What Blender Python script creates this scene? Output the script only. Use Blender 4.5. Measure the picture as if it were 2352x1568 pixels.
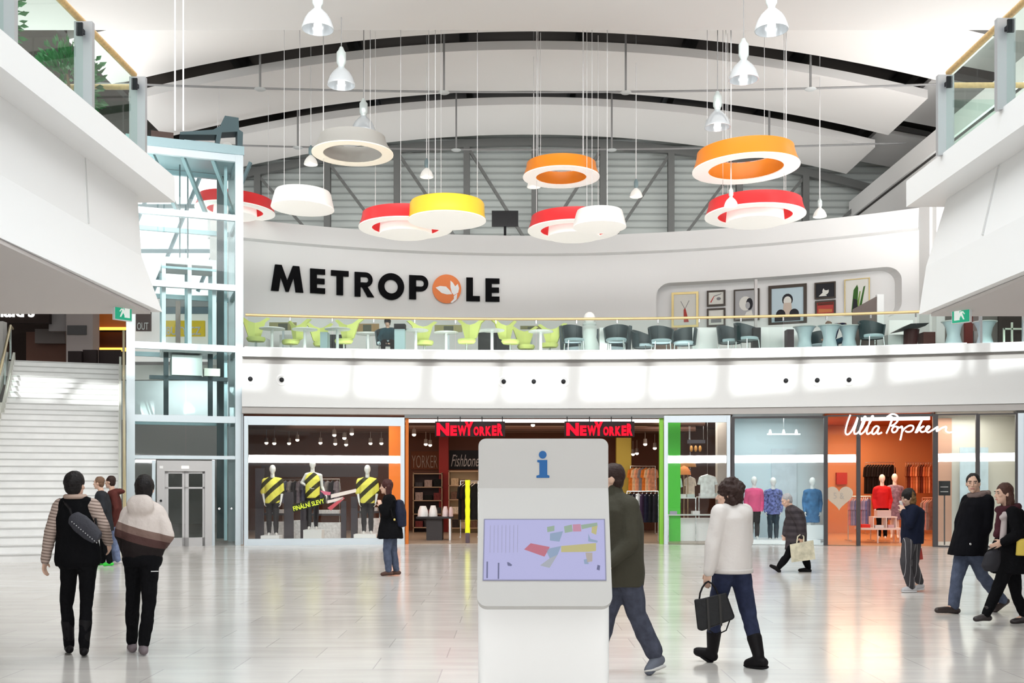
import bpy, bmesh, math, random
from mathutils import Vector, Matrix, noise

random.seed(7)
for _o in list(bpy.data.objects):
    bpy.data.objects.remove(_o)
SC = bpy.context.scene
TMP = bpy.data.scenes.new('workbench')     # small empty scene in which modifiers and letters are turned into plain meshes
def plain_mesh(ob):
    TMP.collection.objects.link(ob)
    vl = TMP.view_layers[0]
    vl.update()
    me = bpy.data.meshes.new_from_object(ob.evaluated_get(vl.depsgraph))
    return me
COL = SC.collection
PI = math.pi

# ------------------------------------------------------------------ camera
F = 2400.0            # focal length in pixels of the 2352 wide frame
VH = 1110.0           # horizon row
CH = 1.6              # eye height
cam_d = bpy.data.cameras.new('camera')
cam_d.sensor_fit = 'HORIZONTAL'
cam_d.sensor_width = 36.0
cam_d.lens = 36.0 * F / 2352.0
cam_d.shift_y = (VH - 784.0) / 2352.0
cam_d.clip_end = 300
cam = bpy.data.objects.new('camera', cam_d)
COL.objects.link(cam)
cam.location = (0, 0, CH)
cam.rotation_euler = (PI / 2, 0, 0)
SC.camera = cam

# ------------------------------------------------------------------ light
w = bpy.data.worlds.new('world')
SC.world = w
w.use_nodes = True
bg = w.node_tree.nodes['Background']
bg.inputs[0].default_value = (0.86, 0.93, 1.0, 1)
bg.inputs[1].default_value = 3.2

def light(name, kind, loc, rot, energy, color=(1, 1, 1), size=1.0, size_y=None, spread=None):
    d = bpy.data.lights.new(name, kind)
    d.energy = energy
    d.color = color
    if kind == 'AREA':
        d.shape = 'RECTANGLE'
        d.size = size
        d.size_y = size_y or size
        if spread:
            d.spread = spread
    elif kind == 'SUN':
        d.angle = size
    elif kind in ('POINT', 'SPOT'):
        d.shadow_soft_size = size
    o = bpy.data.objects.new(name, d)
    COL.objects.link(o)
    o.location = loc
    o.rotation_euler = rot
    return o

SUN_EL = math.radians(20.5)
# daylight: the low sun comes in over the camera through an assumed glazed strip of the roof
light('sun', 'SUN', (0, -20, 30), (PI / 2 - SUN_EL, 0, math.radians(1.5)), 5.0, (1.0, 0.98, 0.95), math.radians(0.9))
# added lamp for sky light at the assumed glazing, then a corridor fill lamp
light('skylight_fill', 'AREA', (-2.0, 6.4, 12.3), (math.radians(25), 0, 0), 850, (0.97, 0.985, 1.0), 24, 4.6)
light('corridor_fill', 'AREA', (0.3, -5.0, 10.4), (math.radians(38), 0, 0), 300, (1.0, 0.99, 0.97), 9, 9)  # added fill under the closed roof slab, no glazing above it
# added fill lamps below the flat ceiling, out of view, without any fittings
light('hall_fill_down', 'AREA', (-1.5, 13.5, 11.75), (0, 0, 0), 740, (1.0, 0.985, 0.96), 16, 4)
light('hall_fill_far', 'AREA', (0.5, 16.0, 10.7), (math.radians(72), 0, 0), 930, (1.0, 0.995, 0.985), 22, 2.4)
# added front fill at the glowing strip behind the camera, mirrored in shop glass
light('reflection_strip_fill', 'AREA', (0.5, -13.9, 3.18), (PI / 2, 0, 0), 1300, (0.98, 0.99, 1.0), 22, 0.5)
# added upward fill lamps, hidden beside the hall and behind the curved wall
light('gallery_fill_left', 'AREA', (-9.5, 8.0, 5.4), (math.radians(180 - 40), 0, math.radians(-24)), 400, (1, 0.985, 0.965), 6, 5)
light('gallery_fill_right', 'AREA', (10.5, 8.0, 5.4), (math.radians(180 - 40), 0, math.radians(24)), 400, (1, 0.985, 0.965), 6, 5)
def aim(a, b):
    return (Vector(b) - Vector(a)).to_track_quat('-Z', 'Y').to_euler()
light('side_fill_left', 'AREA', (-11.2, 25.4, 7.4), aim((-11.2, 25.4, 7.4), (-10.2, 26.0, 13.2)), 380, (1, 0.985, 0.965), 3, 3)  # added pair of unseen fill lamps to lift the vault panels
light('side_fill_right', 'AREA', (11.2, 25.4, 7.4), aim((11.2, 25.4, 7.4), (10.2, 26.0, 13.2)), 380, (1, 0.985, 0.965), 3, 3)
light('gallery_curb_fill', 'AREA', (-0.5, 28.35, 5.13), aim((-0.5, 28.35, 5.13), (-0.5, 31.0, 6.6)), 45, (1, 1, 0.98), 11, 0.12)  # added fill behind the curb for the furniture and lower wall
light('lift_recess_fill', 'AREA', (-9.2, 29.5, 4.55), (math.radians(25), 0, 0), 30, (0.95, 1, 1), 2, 0.5)  # added fill to brighten the pale wall behind the lift
light('wall_top_fill', 'AREA', (0.6, 34.3, 8.9), (math.radians(180 - 6), 0, 0), 205, (1, 0.99, 0.97), 19, 1.6)  # added fill hidden behind the wall top, brightens the rear vault

SC.view_settings.view_transform = 'Standard'
SC.view_settings.look = 'None'
SC.view_settings.exposure = 0.14
SC.view_settings.gamma = 1.0
SC.view_settings.use_curve_mapping = False
SC.cycles.max_bounces = 7
SC.cycles.diffuse_bounces = 4
SC.cycles.glossy_bounces = 3
SC.cycles.transmission_bounces = 4
SC.cycles.transparent_max_bounces = 24
SC.cycles.caustics_reflective = False
SC.cycles.caustics_refractive = False
SC.cycles.sample_clamp_indirect = 6.0

# ------------------------------------------------------------------ coordinates
def P(u, v, Y):
    """point at depth Y that the pixel (u, v) of the photograph looks at"""
    return Vector(((u - 1176.0) * Y / F, Y, CH + (VH - v) * Y / F))

def arc_f(x):           # front edge of the upper gallery (plan curve)
    return 27.6 - 0.0125 * (x - 0.6) ** 2

def arc_w(x):           # curved wall behind the gallery
    return 33.0 - 0.0285 * (x - 0.7) ** 2

def on(fn, u, off=0.0):
    """x, y where the sight line of column u meets the plan curve fn (+off metres behind it)"""
    x = 0.0
    for _ in range(30):
        x = (u - 1176.0) / F * (fn(x) + off)
    return x, fn(x) + off

def vault(x):           # underside of the arched ceiling panels
    return 13.6 - 0.0114 * (x - 0.6) ** 2

# ------------------------------------------------------------------ materials
MATS = {}

def mat(name, col, rough=0.5, metal=0.0, emit=None, es=1.0, spec=None, noise_amt=0.0, noise_scale=4.0, bump=0.0, bump_scale=40.0, coat=0.0):
    if name in MATS:
        return MATS[name]
    m = bpy.data.materials.new(name)
    m.use_nodes = True
    nt = m.node_tree
    b = nt.nodes['Principled BSDF']
    b.inputs['Base Color'].default_value = (*col, 1)
    b.inputs['Roughness'].default_value = rough
    b.inputs['Metallic'].default_value = metal
    b.inputs['Specular IOR Level'].default_value = (0.5 if rough < 0.5 else 0.14 if rough >= 0.7 else 0.22) if spec is None else spec
    b.inputs['Coat Weight'].default_value = coat
    if emit:
        b.inputs['Emission Color'].default_value = (*emit, 1)
        b.inputs['Emission Strength'].default_value = es
    if noise_amt or bump:
        tc = nt.nodes.new('ShaderNodeTexCoord')
    if noise_amt:
        n = nt.nodes.new('ShaderNodeTexNoise')
        n.inputs['Scale'].default_value = noise_scale
        n.inputs['Detail'].default_value = 5
        nt.links.new(tc.outputs['Object'], n.inputs['Vector'])
        r = nt.nodes.new('ShaderNodeMapRange')
        r.inputs['From Min'].default_value = 0.3
        r.inputs['From Max'].default_value = 0.7
        r.inputs['To Min'].default_value = 1.0 - noise_amt
        r.inputs['To Max'].default_value = 1.0 + noise_amt
        nt.links.new(n.outputs['Fac'], r.inputs['Value'])
        mx = nt.nodes.new('ShaderNodeVectorMath')
        mx.operation = 'SCALE'
        mx.inputs[0].default_value = col
        nt.links.new(r.outputs['Result'], mx.inputs['Scale'])
        nt.links.new(mx.outputs['Vector'], b.inputs['Base Color'])
    if bump:
        n2 = nt.nodes.new('ShaderNodeTexNoise')
        n2.inputs['Scale'].default_value = bump_scale
        n2.inputs['Detail'].default_value = 4
        nt.links.new(tc.outputs['Object'], n2.inputs['Vector'])
        bp = nt.nodes.new('ShaderNodeBump')
        bp.inputs['Strength'].default_value = bump
        bp.inputs['Distance'].default_value = 0.02
        nt.links.new(n2.outputs['Fac'], bp.inputs['Height'])
        nt.links.new(bp.outputs['Normal'], b.inputs['Normal'])
    MATS[name] = m
    return m

def glass(name, tint=(0.93, 0.97, 0.95), rough=0.02, ior=1.45, refl=(1, 1, 1)):
    if name in MATS:
        return MATS[name]
    m = bpy.data.materials.new(name)
    m.use_nodes = True
    nt = m.node_tree
    nt.nodes.clear()
    out = nt.nodes.new('ShaderNodeOutputMaterial')
    tr = nt.nodes.new('ShaderNodeBsdfTransparent')
    tr.inputs[0].default_value = (*tint, 1)
    gl = nt.nodes.new('ShaderNodeBsdfGlossy')
    gl.inputs['Color'].default_value = (*refl, 1)
    gl.inputs['Roughness'].default_value = rough
    fr = nt.nodes.new('ShaderNodeFresnel')
    fr.inputs['IOR'].default_value = ior
    mx = nt.nodes.new('ShaderNodeMixShader')
    # only the side that faces the viewer mirrors; the far side of a pane lets everything through
    ge = nt.nodes.new('ShaderNodeNewGeometry')
    fm = nt.nodes.new('ShaderNodeMath')
    fm.operation = 'MULTIPLY'
    iv = nt.nodes.new('ShaderNodeMath')
    iv.operation = 'SUBTRACT'
    iv.inputs[0].default_value = 1.0
    nt.links.new(ge.outputs['Backfacing'], iv.inputs[1])
    nt.links.new(fr.outputs[0], fm.inputs[0])
    nt.links.new(iv.outputs[0], fm.inputs[1])
    nt.links.new(fm.outputs[0], mx.inputs[0])
    nt.links.new(tr.outputs[0], mx.inputs[1])
    nt.links.new(gl.outputs[0], mx.inputs[2])
    nt.links.new(mx.outputs[0], out.inputs[0])
    MATS[name] = m
    return m

def stripe_mat(name, c1, c2, scale=(0, 0, 40), duty=0.5, rough=0.7, rot=(0, 0, 0), metal=0.0, bump=0.0):
    """two colours in bands across the given object-space direction (cycles per metre along xyz)"""
    if name in MATS:
        return MATS[name]
    m = mat(name, c1, rough, metal)
    nt = m.node_tree
    b = nt.nodes['Principled BSDF']
    tc = nt.nodes.new('ShaderNodeTexCoord')
    dt = nt.nodes.new('ShaderNodeVectorMath')
    dt.operation = 'DOT_PRODUCT'
    dt.inputs[1].default_value = scale
    nt.links.new(tc.outputs['Object'], dt.inputs[0])
    fr = nt.nodes.new('ShaderNodeMath')
    fr.operation = 'FRACT'
    nt.links.new(dt.outputs['Value'], fr.inputs[0])
    gt = nt.nodes.new('ShaderNodeMath')
    gt.operation = 'GREATER_THAN'
    gt.inputs[1].default_value = duty
    nt.links.new(fr.outputs[0], gt.inputs[0])
    mx = nt.nodes.new('ShaderNodeMix')
    mx.data_type = 'RGBA'
    mx.inputs[6].default_value = (*c1, 1)
    mx.inputs[7].default_value = (*c2, 1)
    nt.links.new(gt.outputs[0], mx.inputs[0])
    nt.links.new(mx.outputs[2], b.inputs['Base Color'])
    return m

def band_mat(name, stops, axis=2, rough=0.75, slope=(0, 0), wob=0.0, base=None):
    """flat colour areas stacked along one object axis: stops = [(upto, colour), ...]"""
    m = mat(name, stops[0][1], rough, bump=0.35, bump_scale=30)
    nt = m.node_tree
    b = nt.nodes['Principled BSDF']
    tc = nt.nodes.new('ShaderNodeTexCoord')
    dt = nt.nodes.new('ShaderNodeVectorMath')
    dt.operation = 'DOT_PRODUCT'
    vec = [slope[0], slope[1], 0]
    vec[axis] = 1.0
    dt.inputs[1].default_value = vec
    nt.links.new(tc.outputs['Object'], dt.inputs[0])
    prev = None
    for k, (z, c) in enumerate(stops):
        if k == 0:
            prev = None
            last = c
            lastz = z
            continue
        gt = nt.nodes.new('ShaderNodeMath')
        gt.operation = 'GREATER_THAN'
        gt.inputs[1].default_value = stops[k - 1][0]
        nt.links.new(dt.outputs['Value'], gt.inputs[0])
        mx = nt.nodes.new('ShaderNodeMix')
        mx.data_type = 'RGBA'
        if prev is None:
            mx.inputs[6].default_value = (*stops[0][1], 1)
        else:
            nt.links.new(prev, mx.inputs[6])
        mx.inputs[7].default_value = (*c, 1)
        nt.links.new(gt.outputs[0], mx.inputs[0])
        prev = mx.outputs[2]
    if prev:
        nt.links.new(prev, b.inputs['Base Color'])
    return m

# ------------------------------------------------------------------ objects
WLOC = {}

def put(o, parent=None, loc=(0, 0, 0)):
    COL.objects.link(o)
    o.location = loc
    if parent is not None:
        o.parent = parent
    return o

def tag(o, label=None, cat=None, group=None, kind=None):
    if label:
        o['label'] = label
    if cat:
        o['category'] = cat
    if group:
        o['group'] = group
    if kind:
        o['kind'] = kind
    return o

def thing(name, label, cat, loc, group=None, rz=0.0):
    o = bpy.data.objects.new(name, None)
    o.empty_display_size = 0.1
    put(o, None, loc)
    o.rotation_euler = (0, 0, rz)
    WLOC[o.name] = Vector(loc)
    return tag(o, label, cat, group)

def wl(o):
    return WLOC.get(o.name, Vector((0, 0, 0)))

def copy_tree(o, loc, rz=None, label=None, group=None):
    r = o.copy()
    COL.objects.link(r)
    r.location = loc
    WLOC[r.name] = Vector(loc)
    if rz is not None:
        r.rotation_euler = (0, 0, rz)
    if label:
        r['label'] = label
    if group:
        r['group'] = group
    for ch in list(o.children):
        c = ch.copy()
        COL.objects.link(c)
        c.parent = r
        for g in list(ch.children):
            d = g.copy()
            COL.objects.link(d)
            d.parent = c
    return r

def perp(d):
    d = d.normalized()
    a = Vector((0, 0, 1)) if abs(d.z) < 0.9 else Vector((1, 0, 0))
    x = d.cross(a).normalized()
    y = x.cross(d).normalized()
    return x, y

class MB:
    """collects shapes in world coordinates and links them as one mesh object"""
    def __init__(s):
        s.v = []
        s.f = []
        s.m = []
        s.cur = 0

    def add(s, vs, fs):
        n = len(s.v)
        s.v += [Vector(p) for p in vs]
        s.f += [tuple(i + n for i in f) for f in fs]
        s.m += [s.cur] * len(fs)
        return s

    def box(s, x0, x1, y0, y1, z0, z1):
        vs = [(x, y, z) for z in (z0, z1) for y in (y0, y1) for x in (x0, x1)]
        return s.add(vs, [(0, 2, 3, 1), (4, 5, 7, 6), (0, 1, 5, 4), (2, 6, 7, 3), (0, 4, 6, 2), (1, 3, 7, 5)])

    def obox(s, c, ax, ay, az):
        """box round centre c with half-extent vectors"""
        c, ax, ay, az = map(Vector, (c, ax, ay, az))
        vs = [c + ax * i + ay * j + az * k for k in (-1, 1) for j in (-1, 1) for i in (-1, 1)]
        return s.add(vs, [(0, 2, 3, 1), (4, 5, 7, 6), (0, 1, 5, 4), (2, 6, 7, 3), (0, 4, 6, 2), (1, 3, 7, 5)])

    def bar(s, p0, p1, wx, wy=None, up=None):
        """square bar between two points, wx horizontal-ish width, wy the other"""
        p0, p1 = Vector(p0), Vector(p1)
        d = p1 - p0
        if up is None:
            x, y = perp(d)
        else:
            x = d.normalized().cross(Vector(up)).normalized()
            y = x.cross(d.normalized())
        wy = wx if wy is None else wy
        return s.obox((p0 + p1) / 2, x * wx / 2, y * wy / 2, d / 2)

    def tube(s, pts, r, n=8, closed=False, caps=True):
        pts = [Vector(p) for p in pts]
        rs = r if isinstance(r, (list, tuple)) else [r] * len(pts)
        vs, fs = [], []
        k = len(pts)
        px = None
        for i, p in enumerate(pts):
            if closed:
                d = pts[(i + 1) % k] - pts[i - 1]
            else:
                d = pts[min(i + 1, k - 1)] - pts[max(i - 1, 0)]
            if px is None:
                x, y = perp(d)
            else:
                d = d.normalized()
                x = (px - d * px.dot(d)).normalized()
                y = d.cross(x) * -1
                y = x.cross(d)
            px = x
            for j in range(n):
                a = 2 * PI * j / n
                vs.append(p + (x * math.cos(a) + y * math.sin(a)) * rs[i])
        rows = k if closed else k - 1
        for i in range(rows):
            a, b = i * n, ((i + 1) % k) * n
            for j in range(n):
                fs.append((a + j, a + (j + 1) % n, b + (j + 1) % n, b + j))
        if caps and not closed:
            fs.append(tuple(range(n))[::-1])
            fs.append(tuple((k - 1) * n + j for j in range(n)))
        return s.add(vs, fs)

    def lathe(s, c, prof, n=32, axis=(0, 0, 1), closed=False, arc=None):
        """revolve prof [(r, h), ...] about the axis through c"""
        c, ax = Vector(c), Vector(axis).normalized()
        x, y = perp(ax)
        if abs(ax.z) > 0.99:
            x, y = Vector((1, 0, 0)), Vector((0, 1, 0))
        vs, fs = [], []
        k = len(prof)
        for (r, h) in prof:
            for j in range(n):
                a = 2 * PI * j / n
                vs.append(c + ax * h + (x * math.cos(a) + y * math.sin(a)) * max(r, 1e-4))
        for i in range(k if closed else k - 1):
            a, b = i * n, ((i + 1) % k) * n
            for j in range(n):
                fs.append((a + j, a + (j + 1) % n, b + (j + 1) % n, b + j))
        if not closed:
            if prof[0][0] > 1e-3:
                fs.append(tuple(range(n))[::-1])
            if prof[-1][0] > 1e-3:
                fs.append(tuple((k - 1) * n + j for j in range(n)))
        return s.add(vs, fs)

    def ell(s, c, rx, ry, rz, R=None, n=14, m=9):
        c = Vector(c)
        R = R or (Vector((1, 0, 0)), Vector((0, 1, 0)), Vector((0, 0, 1)))
        vs, fs = [], []
        for i in range(m + 1):
            t = PI * i / m
            st = max(math.sin(t), 1e-3)
            for j in range(n):
                a = 2 * PI * j / n
                vs.append(c + R[0] * (rx * st * math.cos(a)) + R[1] * (ry * st * math.sin(a)) + R[2] * (-rz * math.cos(t)))
        for i in range(m):
            for j in range(n):
                fs.append((i * n + j, i * n + (j + 1) % n, (i + 1) * n + (j + 1) % n, (i + 1) * n + j))
        fs.append(tuple(range(n))[::-1])
        fs.append(tuple(m * n + j for j in range(n)))
        return s.add(vs, fs)

    def cap(s, p0, r0, p1, r1, n=12):
        """tapered capsule with round ends"""
        p0, p1 = Vector(p0), Vector(p1)
        d = p1 - p0
        if d.length < 1e-5:
            return s.ell(p0, r0, r0, r0)
        x, y = perp(d)
        dn = d.normalized()
        rings = []
        for k in range(0, 4):
            t = PI / 2 * k / 3.0
            rings.append((p0 - dn * r0 * math.cos(t), max(r0 * math.sin(t), 1e-3)))
        for k in range(0, 4):
            t = PI / 2 * k / 3.0
            rings.append((p1 + dn * r1 * math.sin(t), max(r1 * math.cos(t), 1e-3)))
        vs, fs = [], []
        for (c, r) in rings:
            for j in range(n):
                a = 2 * PI * j / n
                vs.append(c + (x * math.cos(a) + y * math.sin(a)) * r)
        for i in range(len(rings) - 1):
            for j in range(n):
                fs.append((i * n + j, i * n + (j + 1) % n, (i + 1) * n + (j + 1) % n, (i + 1) * n + j))
        fs.append(tuple(range(n))[::-1])
        fs.append(tuple((len(rings) - 1) * n + j for j in range(n)))
        return s.add(vs, fs)

    def rings(s, rr, n=20):
        """closed loft through elliptical rings (centre, ax, ay)"""
        vs, fs = [], []
        for (c, ax, ay) in rr:
            for j in range(n):
                a = 2 * PI * j / n
                vs.append(Vector(c) + Vector(ax) * math.cos(a) + Vector(ay) * math.sin(a))
        for i in range(len(rr) - 1):
            for j in range(n):
                fs.append((i * n + j, i * n + (j + 1) % n, (i + 1) * n + (j + 1) % n, (i + 1) * n + j))
        fs.append(tuple(range(n))[::-1])
        fs.append(tuple((len(rr) - 1) * n + j for j in range(n)))
        return s.add(vs, fs)

    def prism(s, poly, o, ax, ay, az):
        """polygon [(a, b)] in the plane o + a*ax + b*ay, extruded by the vector az"""
        o, ax, ay, az = map(Vector, (o, ax, ay, az))
        n = len(poly)
        vs = [o + ax * a + ay * b for a, b in poly] + [o + ax * a + ay * b + az for a, b in poly]
        fs = [tuple(range(n)), tuple(range(n, 2 * n))[::-1]]
        fs += [(i, i + n, (i + 1) % n + n, (i + 1) % n) for i in range(n)]
        return s.add(vs, fs)

    def sweep(s, prof, path, closed=True, ends=True):
        """profile [(d, z)] swept along path [(x, y, nx, ny)] ; d runs along the plan normal"""
        vs, fs = [], []
        k = len(prof)
        for (x, y, nx, ny) in path:
            for (d, z) in prof:
                vs.append((x + nx * d, y + ny * d, z))
        for i in range(len(path) - 1):
            for j in range(k if closed else k - 1):
                a, b = i * k, (i + 1) * k
                fs.append((a + j, a + (j + 1) % k, b + (j + 1) % k, b + j))
        if closed and ends:
            fs.append(tuple(range(k)))
            fs.append(tuple((len(path) - 1) * k + j for j in range(k))[::-1])
        return s.add(vs, fs)

    def build(s, name, m, parent=None, smooth=False, kind=None, label=None, cat=None, group=None, origin=None, fix=True):
        if parent is not None:
            o0 = wl(parent)
        elif origin is not None:
            o0 = Vector(origin)
        else:
            xs = [p.x for p in s.v]
            ys = [p.y for p in s.v]
            o0 = Vector(((min(xs) + max(xs)) / 2, (min(ys) + max(ys)) / 2, min(p.z for p in s.v)))
        me = bpy.data.meshes.new(name)
        me.from_pydata([tuple(p - o0) for p in s.v], [], s.f)
        ms = m if isinstance(m, (list, tuple)) else [m]
        for q in ms:
            me.materials.append(q)
        if len(ms) > 1:
            me.polygons.foreach_set('material_index', s.m)
        if fix:
            bm = bmesh.new()
            bm.from_mesh(me)
            bmesh.ops.recalc_face_normals(bm, faces=bm.faces)
            bm.to_mesh(me)
            bm.free()
        if smooth:
            me.polygons.foreach_set('use_smooth', [True] * len(me.polygons))
            if smooth != 'all':
                try:
                    me.set_sharp_from_angle(angle=math.radians(42))
                except Exception:
                    pass
        ob = bpy.data.objects.new(name, me)
        put(ob, parent, (0, 0, 0) if parent is not None else o0)
        WLOC[ob.name] = o0
        return tag(ob, label, cat, group, kind)

def struct(mb, name, m, **k):
    return mb.build(name, m, kind='structure', **k)

def path_of(fn, x0, x1, n=48, off=0.0):
    out = []
    for i in range(n + 1):
        x = x0 + (x1 - x0) * i / n
        e = 1e-3
        t = Vector((2 * e, fn(x + e) - fn(x - e))).normalized()
        nx, ny = t.y, -t.x            # towards the camera
        out.append((x + nx * off, fn(x) + ny * off, nx, ny))
    return out

def text_mesh(txt, size=1.0, extrude=0.02, bold=0.0, shear=0.0, space=1.0, align='LEFT'):
    """vertices and faces of built-in lettering in the local XY plane (x right, y up, z out)"""
    cu = bpy.data.curves.new('t', 'FONT')
    cu.body = txt
    cu.size = size
    cu.extrude = extrude
    cu.offset = bold
    cu.shear = shear
    cu.space_character = space
    cu.align_x = align
    cu.resolution_u = 3
    ob = bpy.data.objects.new('t', cu)
    me = plain_mesh(ob)
    vs = [v.co.copy() for v in me.vertices]
    fs = [tuple(p.vertices) for p in me.polygons]
    bpy.data.objects.remove(ob)
    bpy.data.curves.remove(cu)
    bpy.data.meshes.remove(me)
    return vs, fs

def add_text(mb, txt, o, ax, az, size, extrude=0.01, bold=0.0, shear=0.0, space=1.0, align='LEFT', fit=None, fith=None):
    vs, fs = text_mesh(txt, size, extrude, bold, shear, space, align)
    if not vs:
        return mb
    ax, az = Vector(ax).normalized(), Vector(az).normalized()
    out = ax.cross(az)
    x0 = min(v.x for v in vs)
    x1 = max(v.x for v in vs)
    y0 = min(v.y for v in vs)
    y1 = max(v.y for v in vs)
    sx = fit / (x1 - x0) if fit else 1.0
    sy = fith / (y1 - y0) if fith else sx
    bx = x0 if fit else 0.0
    by = y0 if fith else 0.0
    mb.add([Vector(o) + ax * ((v.x - bx) * sx) + az * ((v.y - by) * sy) + out * v.z for v in vs], fs)
    return mb

# ------------------------------------------------------------------ common materials
WHITE = mat('white_paint', (0.80, 0.80, 0.79), 0.55)
WHITE2 = mat('white_panel', (0.84, 0.84, 0.835), 0.45)
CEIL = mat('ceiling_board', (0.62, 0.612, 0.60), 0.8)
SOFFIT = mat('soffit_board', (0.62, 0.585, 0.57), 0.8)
DARK = mat('dark_steel', (0.055, 0.052, 0.05), 0.6)
ROOFD = mat('dark_roof_deck', (0.085, 0.075, 0.068), 0.8)
STEEL = mat('grey_steel', (0.42, 0.46, 0.50), 0.4, 0.4)
ALU = mat('pale_aluminium', (0.56, 0.62, 0.66), 0.38, 0.35)
CHROME = mat('brushed_chrome', (0.7, 0.71, 0.72), 0.22, 0.9)
WOOD = mat('oak_handrail', (0.62, 0.40, 0.17), 0.45, noise_amt=0.15, noise_scale=30)
BLACK = mat('black_matt', (0.012, 0.012, 0.014), 0.6)
CABLE = mat('white_cable', (0.78, 0.78, 0.78), 0.5)
GLASS = glass('clear_glass', (0.95, 0.975, 0.965))
GREEN = glass('green_glass', (0.88, 0.955, 0.925))
# ================================================================== SETTING
# ---- floor: polished stone slabs
def floor_mat():
    m = mat('polished_stone_floor', (0.7, 0.68, 0.65), 0.16)
    nt = m.node_tree
    b = nt.nodes['Principled BSDF']
    tc = nt.nodes.new('ShaderNodeTexCoord')
    mp = nt.nodes.new('ShaderNodeMapping')
    nt.links.new(tc.outputs['Object'], mp.inputs['Vector'])
    br = nt.nodes.new('ShaderNodeTexBrick')
    br.offset = 0.5
    br.inputs['Color1'].default_value = (0.64, 0.61, 0.575, 1)
    br.inputs['Color2'].default_value = (0.55, 0.52, 0.485, 1)
    br.inputs['Mortar'].default_value = (0.47, 0.45, 0.43, 1)
    br.inputs['Scale'].default_value = 1.0
    br.inputs['Mortar Size'].default_value = 0.006
    br.inputs['Bias'].default_value = -0.35
    br.inputs['Brick Width'].default_value = 1.2
    br.inputs['Row Height'].default_value = 0.6
    nt.links.new(mp.outputs['Vector'], br.inputs['Vector'])
    n = nt.nodes.new('ShaderNodeTexNoise')
    n.inputs['Scale'].default_value = 2.2
    n.inputs['Detail'].default_value = 6
    mp2 = nt.nodes.new('ShaderNodeMapping')
    mp2.inputs['Scale'].default_value = (0.5, 2.4, 1)
    nt.links.new(tc.outputs['Object'], mp2.inputs['Vector'])
    nt.links.new(mp2.outputs['Vector'], n.inputs['Vector'])
    r = nt.nodes.new('ShaderNodeMapRange')
    r.inputs['To Min'].default_value = 0.86
    r.inputs['To Max'].default_value = 1.12
    nt.links.new(n.outputs['Fac'], r.inputs['Value'])
    sc = nt.nodes.new('ShaderNodeVectorMath')
    sc.operation = 'SCALE'
    nt.links.new(br.outputs['Color'], sc.inputs[0])
    nt.links.new(r.outputs['Result'], sc.inputs['Scale'])
    nt.links.new(sc.outputs['Vector'], b.inputs['Base Color'])
    r2 = nt.nodes.new('ShaderNodeMapRange')
    r2.inputs['To Min'].default_value = 0.10
    r2.inputs['To Max'].default_value = 0.22
    nt.links.new(n.outputs['Fac'], r2.inputs['Value'])
    nt.links.new(r2.outputs['Result'], b.inputs['Roughness'])
    return m

FLOOR = floor_mat()
mb = MB()
mb.box(-24, 24, -14, 42, -0.3, 0.0)
struct(mb, 'floor', FLOOR, origin=(0, 0, 0))

# ---- gallery edge: sloped band, dark reveal, tall fascia, trim above the shops
PF = path_of(arc_f, -6.95, 16.0, 64)
mb = MB()
mb.sweep([(0.0, 4.69), (0.0, 3.58), (-0.25, 3.58), (-0.25, 4.69)], PF)
mb.sweep([(0.02, 5.10), (0.06, 4.87), (-0.12, 4.87), (-0.12, 4.69), (-0.3, 4.69), (-0.3, 5.10)], PF)
FASC = mat('white_fascia', (0.67, 0.675, 0.67), 0.5)
struct(mb, 'trim_1', FASC, smooth=True)
mb = MB()
mb.sweep([(-0.10, 4.86), (-0.10, 4.70), (-0.14, 4.70), (-0.14, 4.86)], PF)
struct(mb, 'trim_2', mat('grey_reveal', (0.36, 0.345, 0.33), 0.7), smooth=True)
mb = MB()
mb.sweep([(-0.04, 3.575), (-0.04, 3.41), (-0.42, 3.41), (-0.42, 3.575)], PF)
struct(mb, 'trim_3', mat('taupe_trim', (0.42, 0.40, 0.385), 0.6), smooth=True)

# upper floor slab of the gallery
mb = MB()
pl = [(x, y + 0.24) for (x, y, _, _) in PF] + [(16, 38), (-18, 38), (-18, 29.3), (-14.4, 29.36), (-11.6, 30.45), (-6.95, 30.45)]
mb.prism(pl, (0, 0, 4.62), (1, 0, 0), (0, 1, 0), (0, 0, 0.43))
GFLOOR = mat('gallery_floor', (0.62, 0.60, 0.57), 0.3)
struct(mb, 'floor_gallery', GFLOOR)

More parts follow.
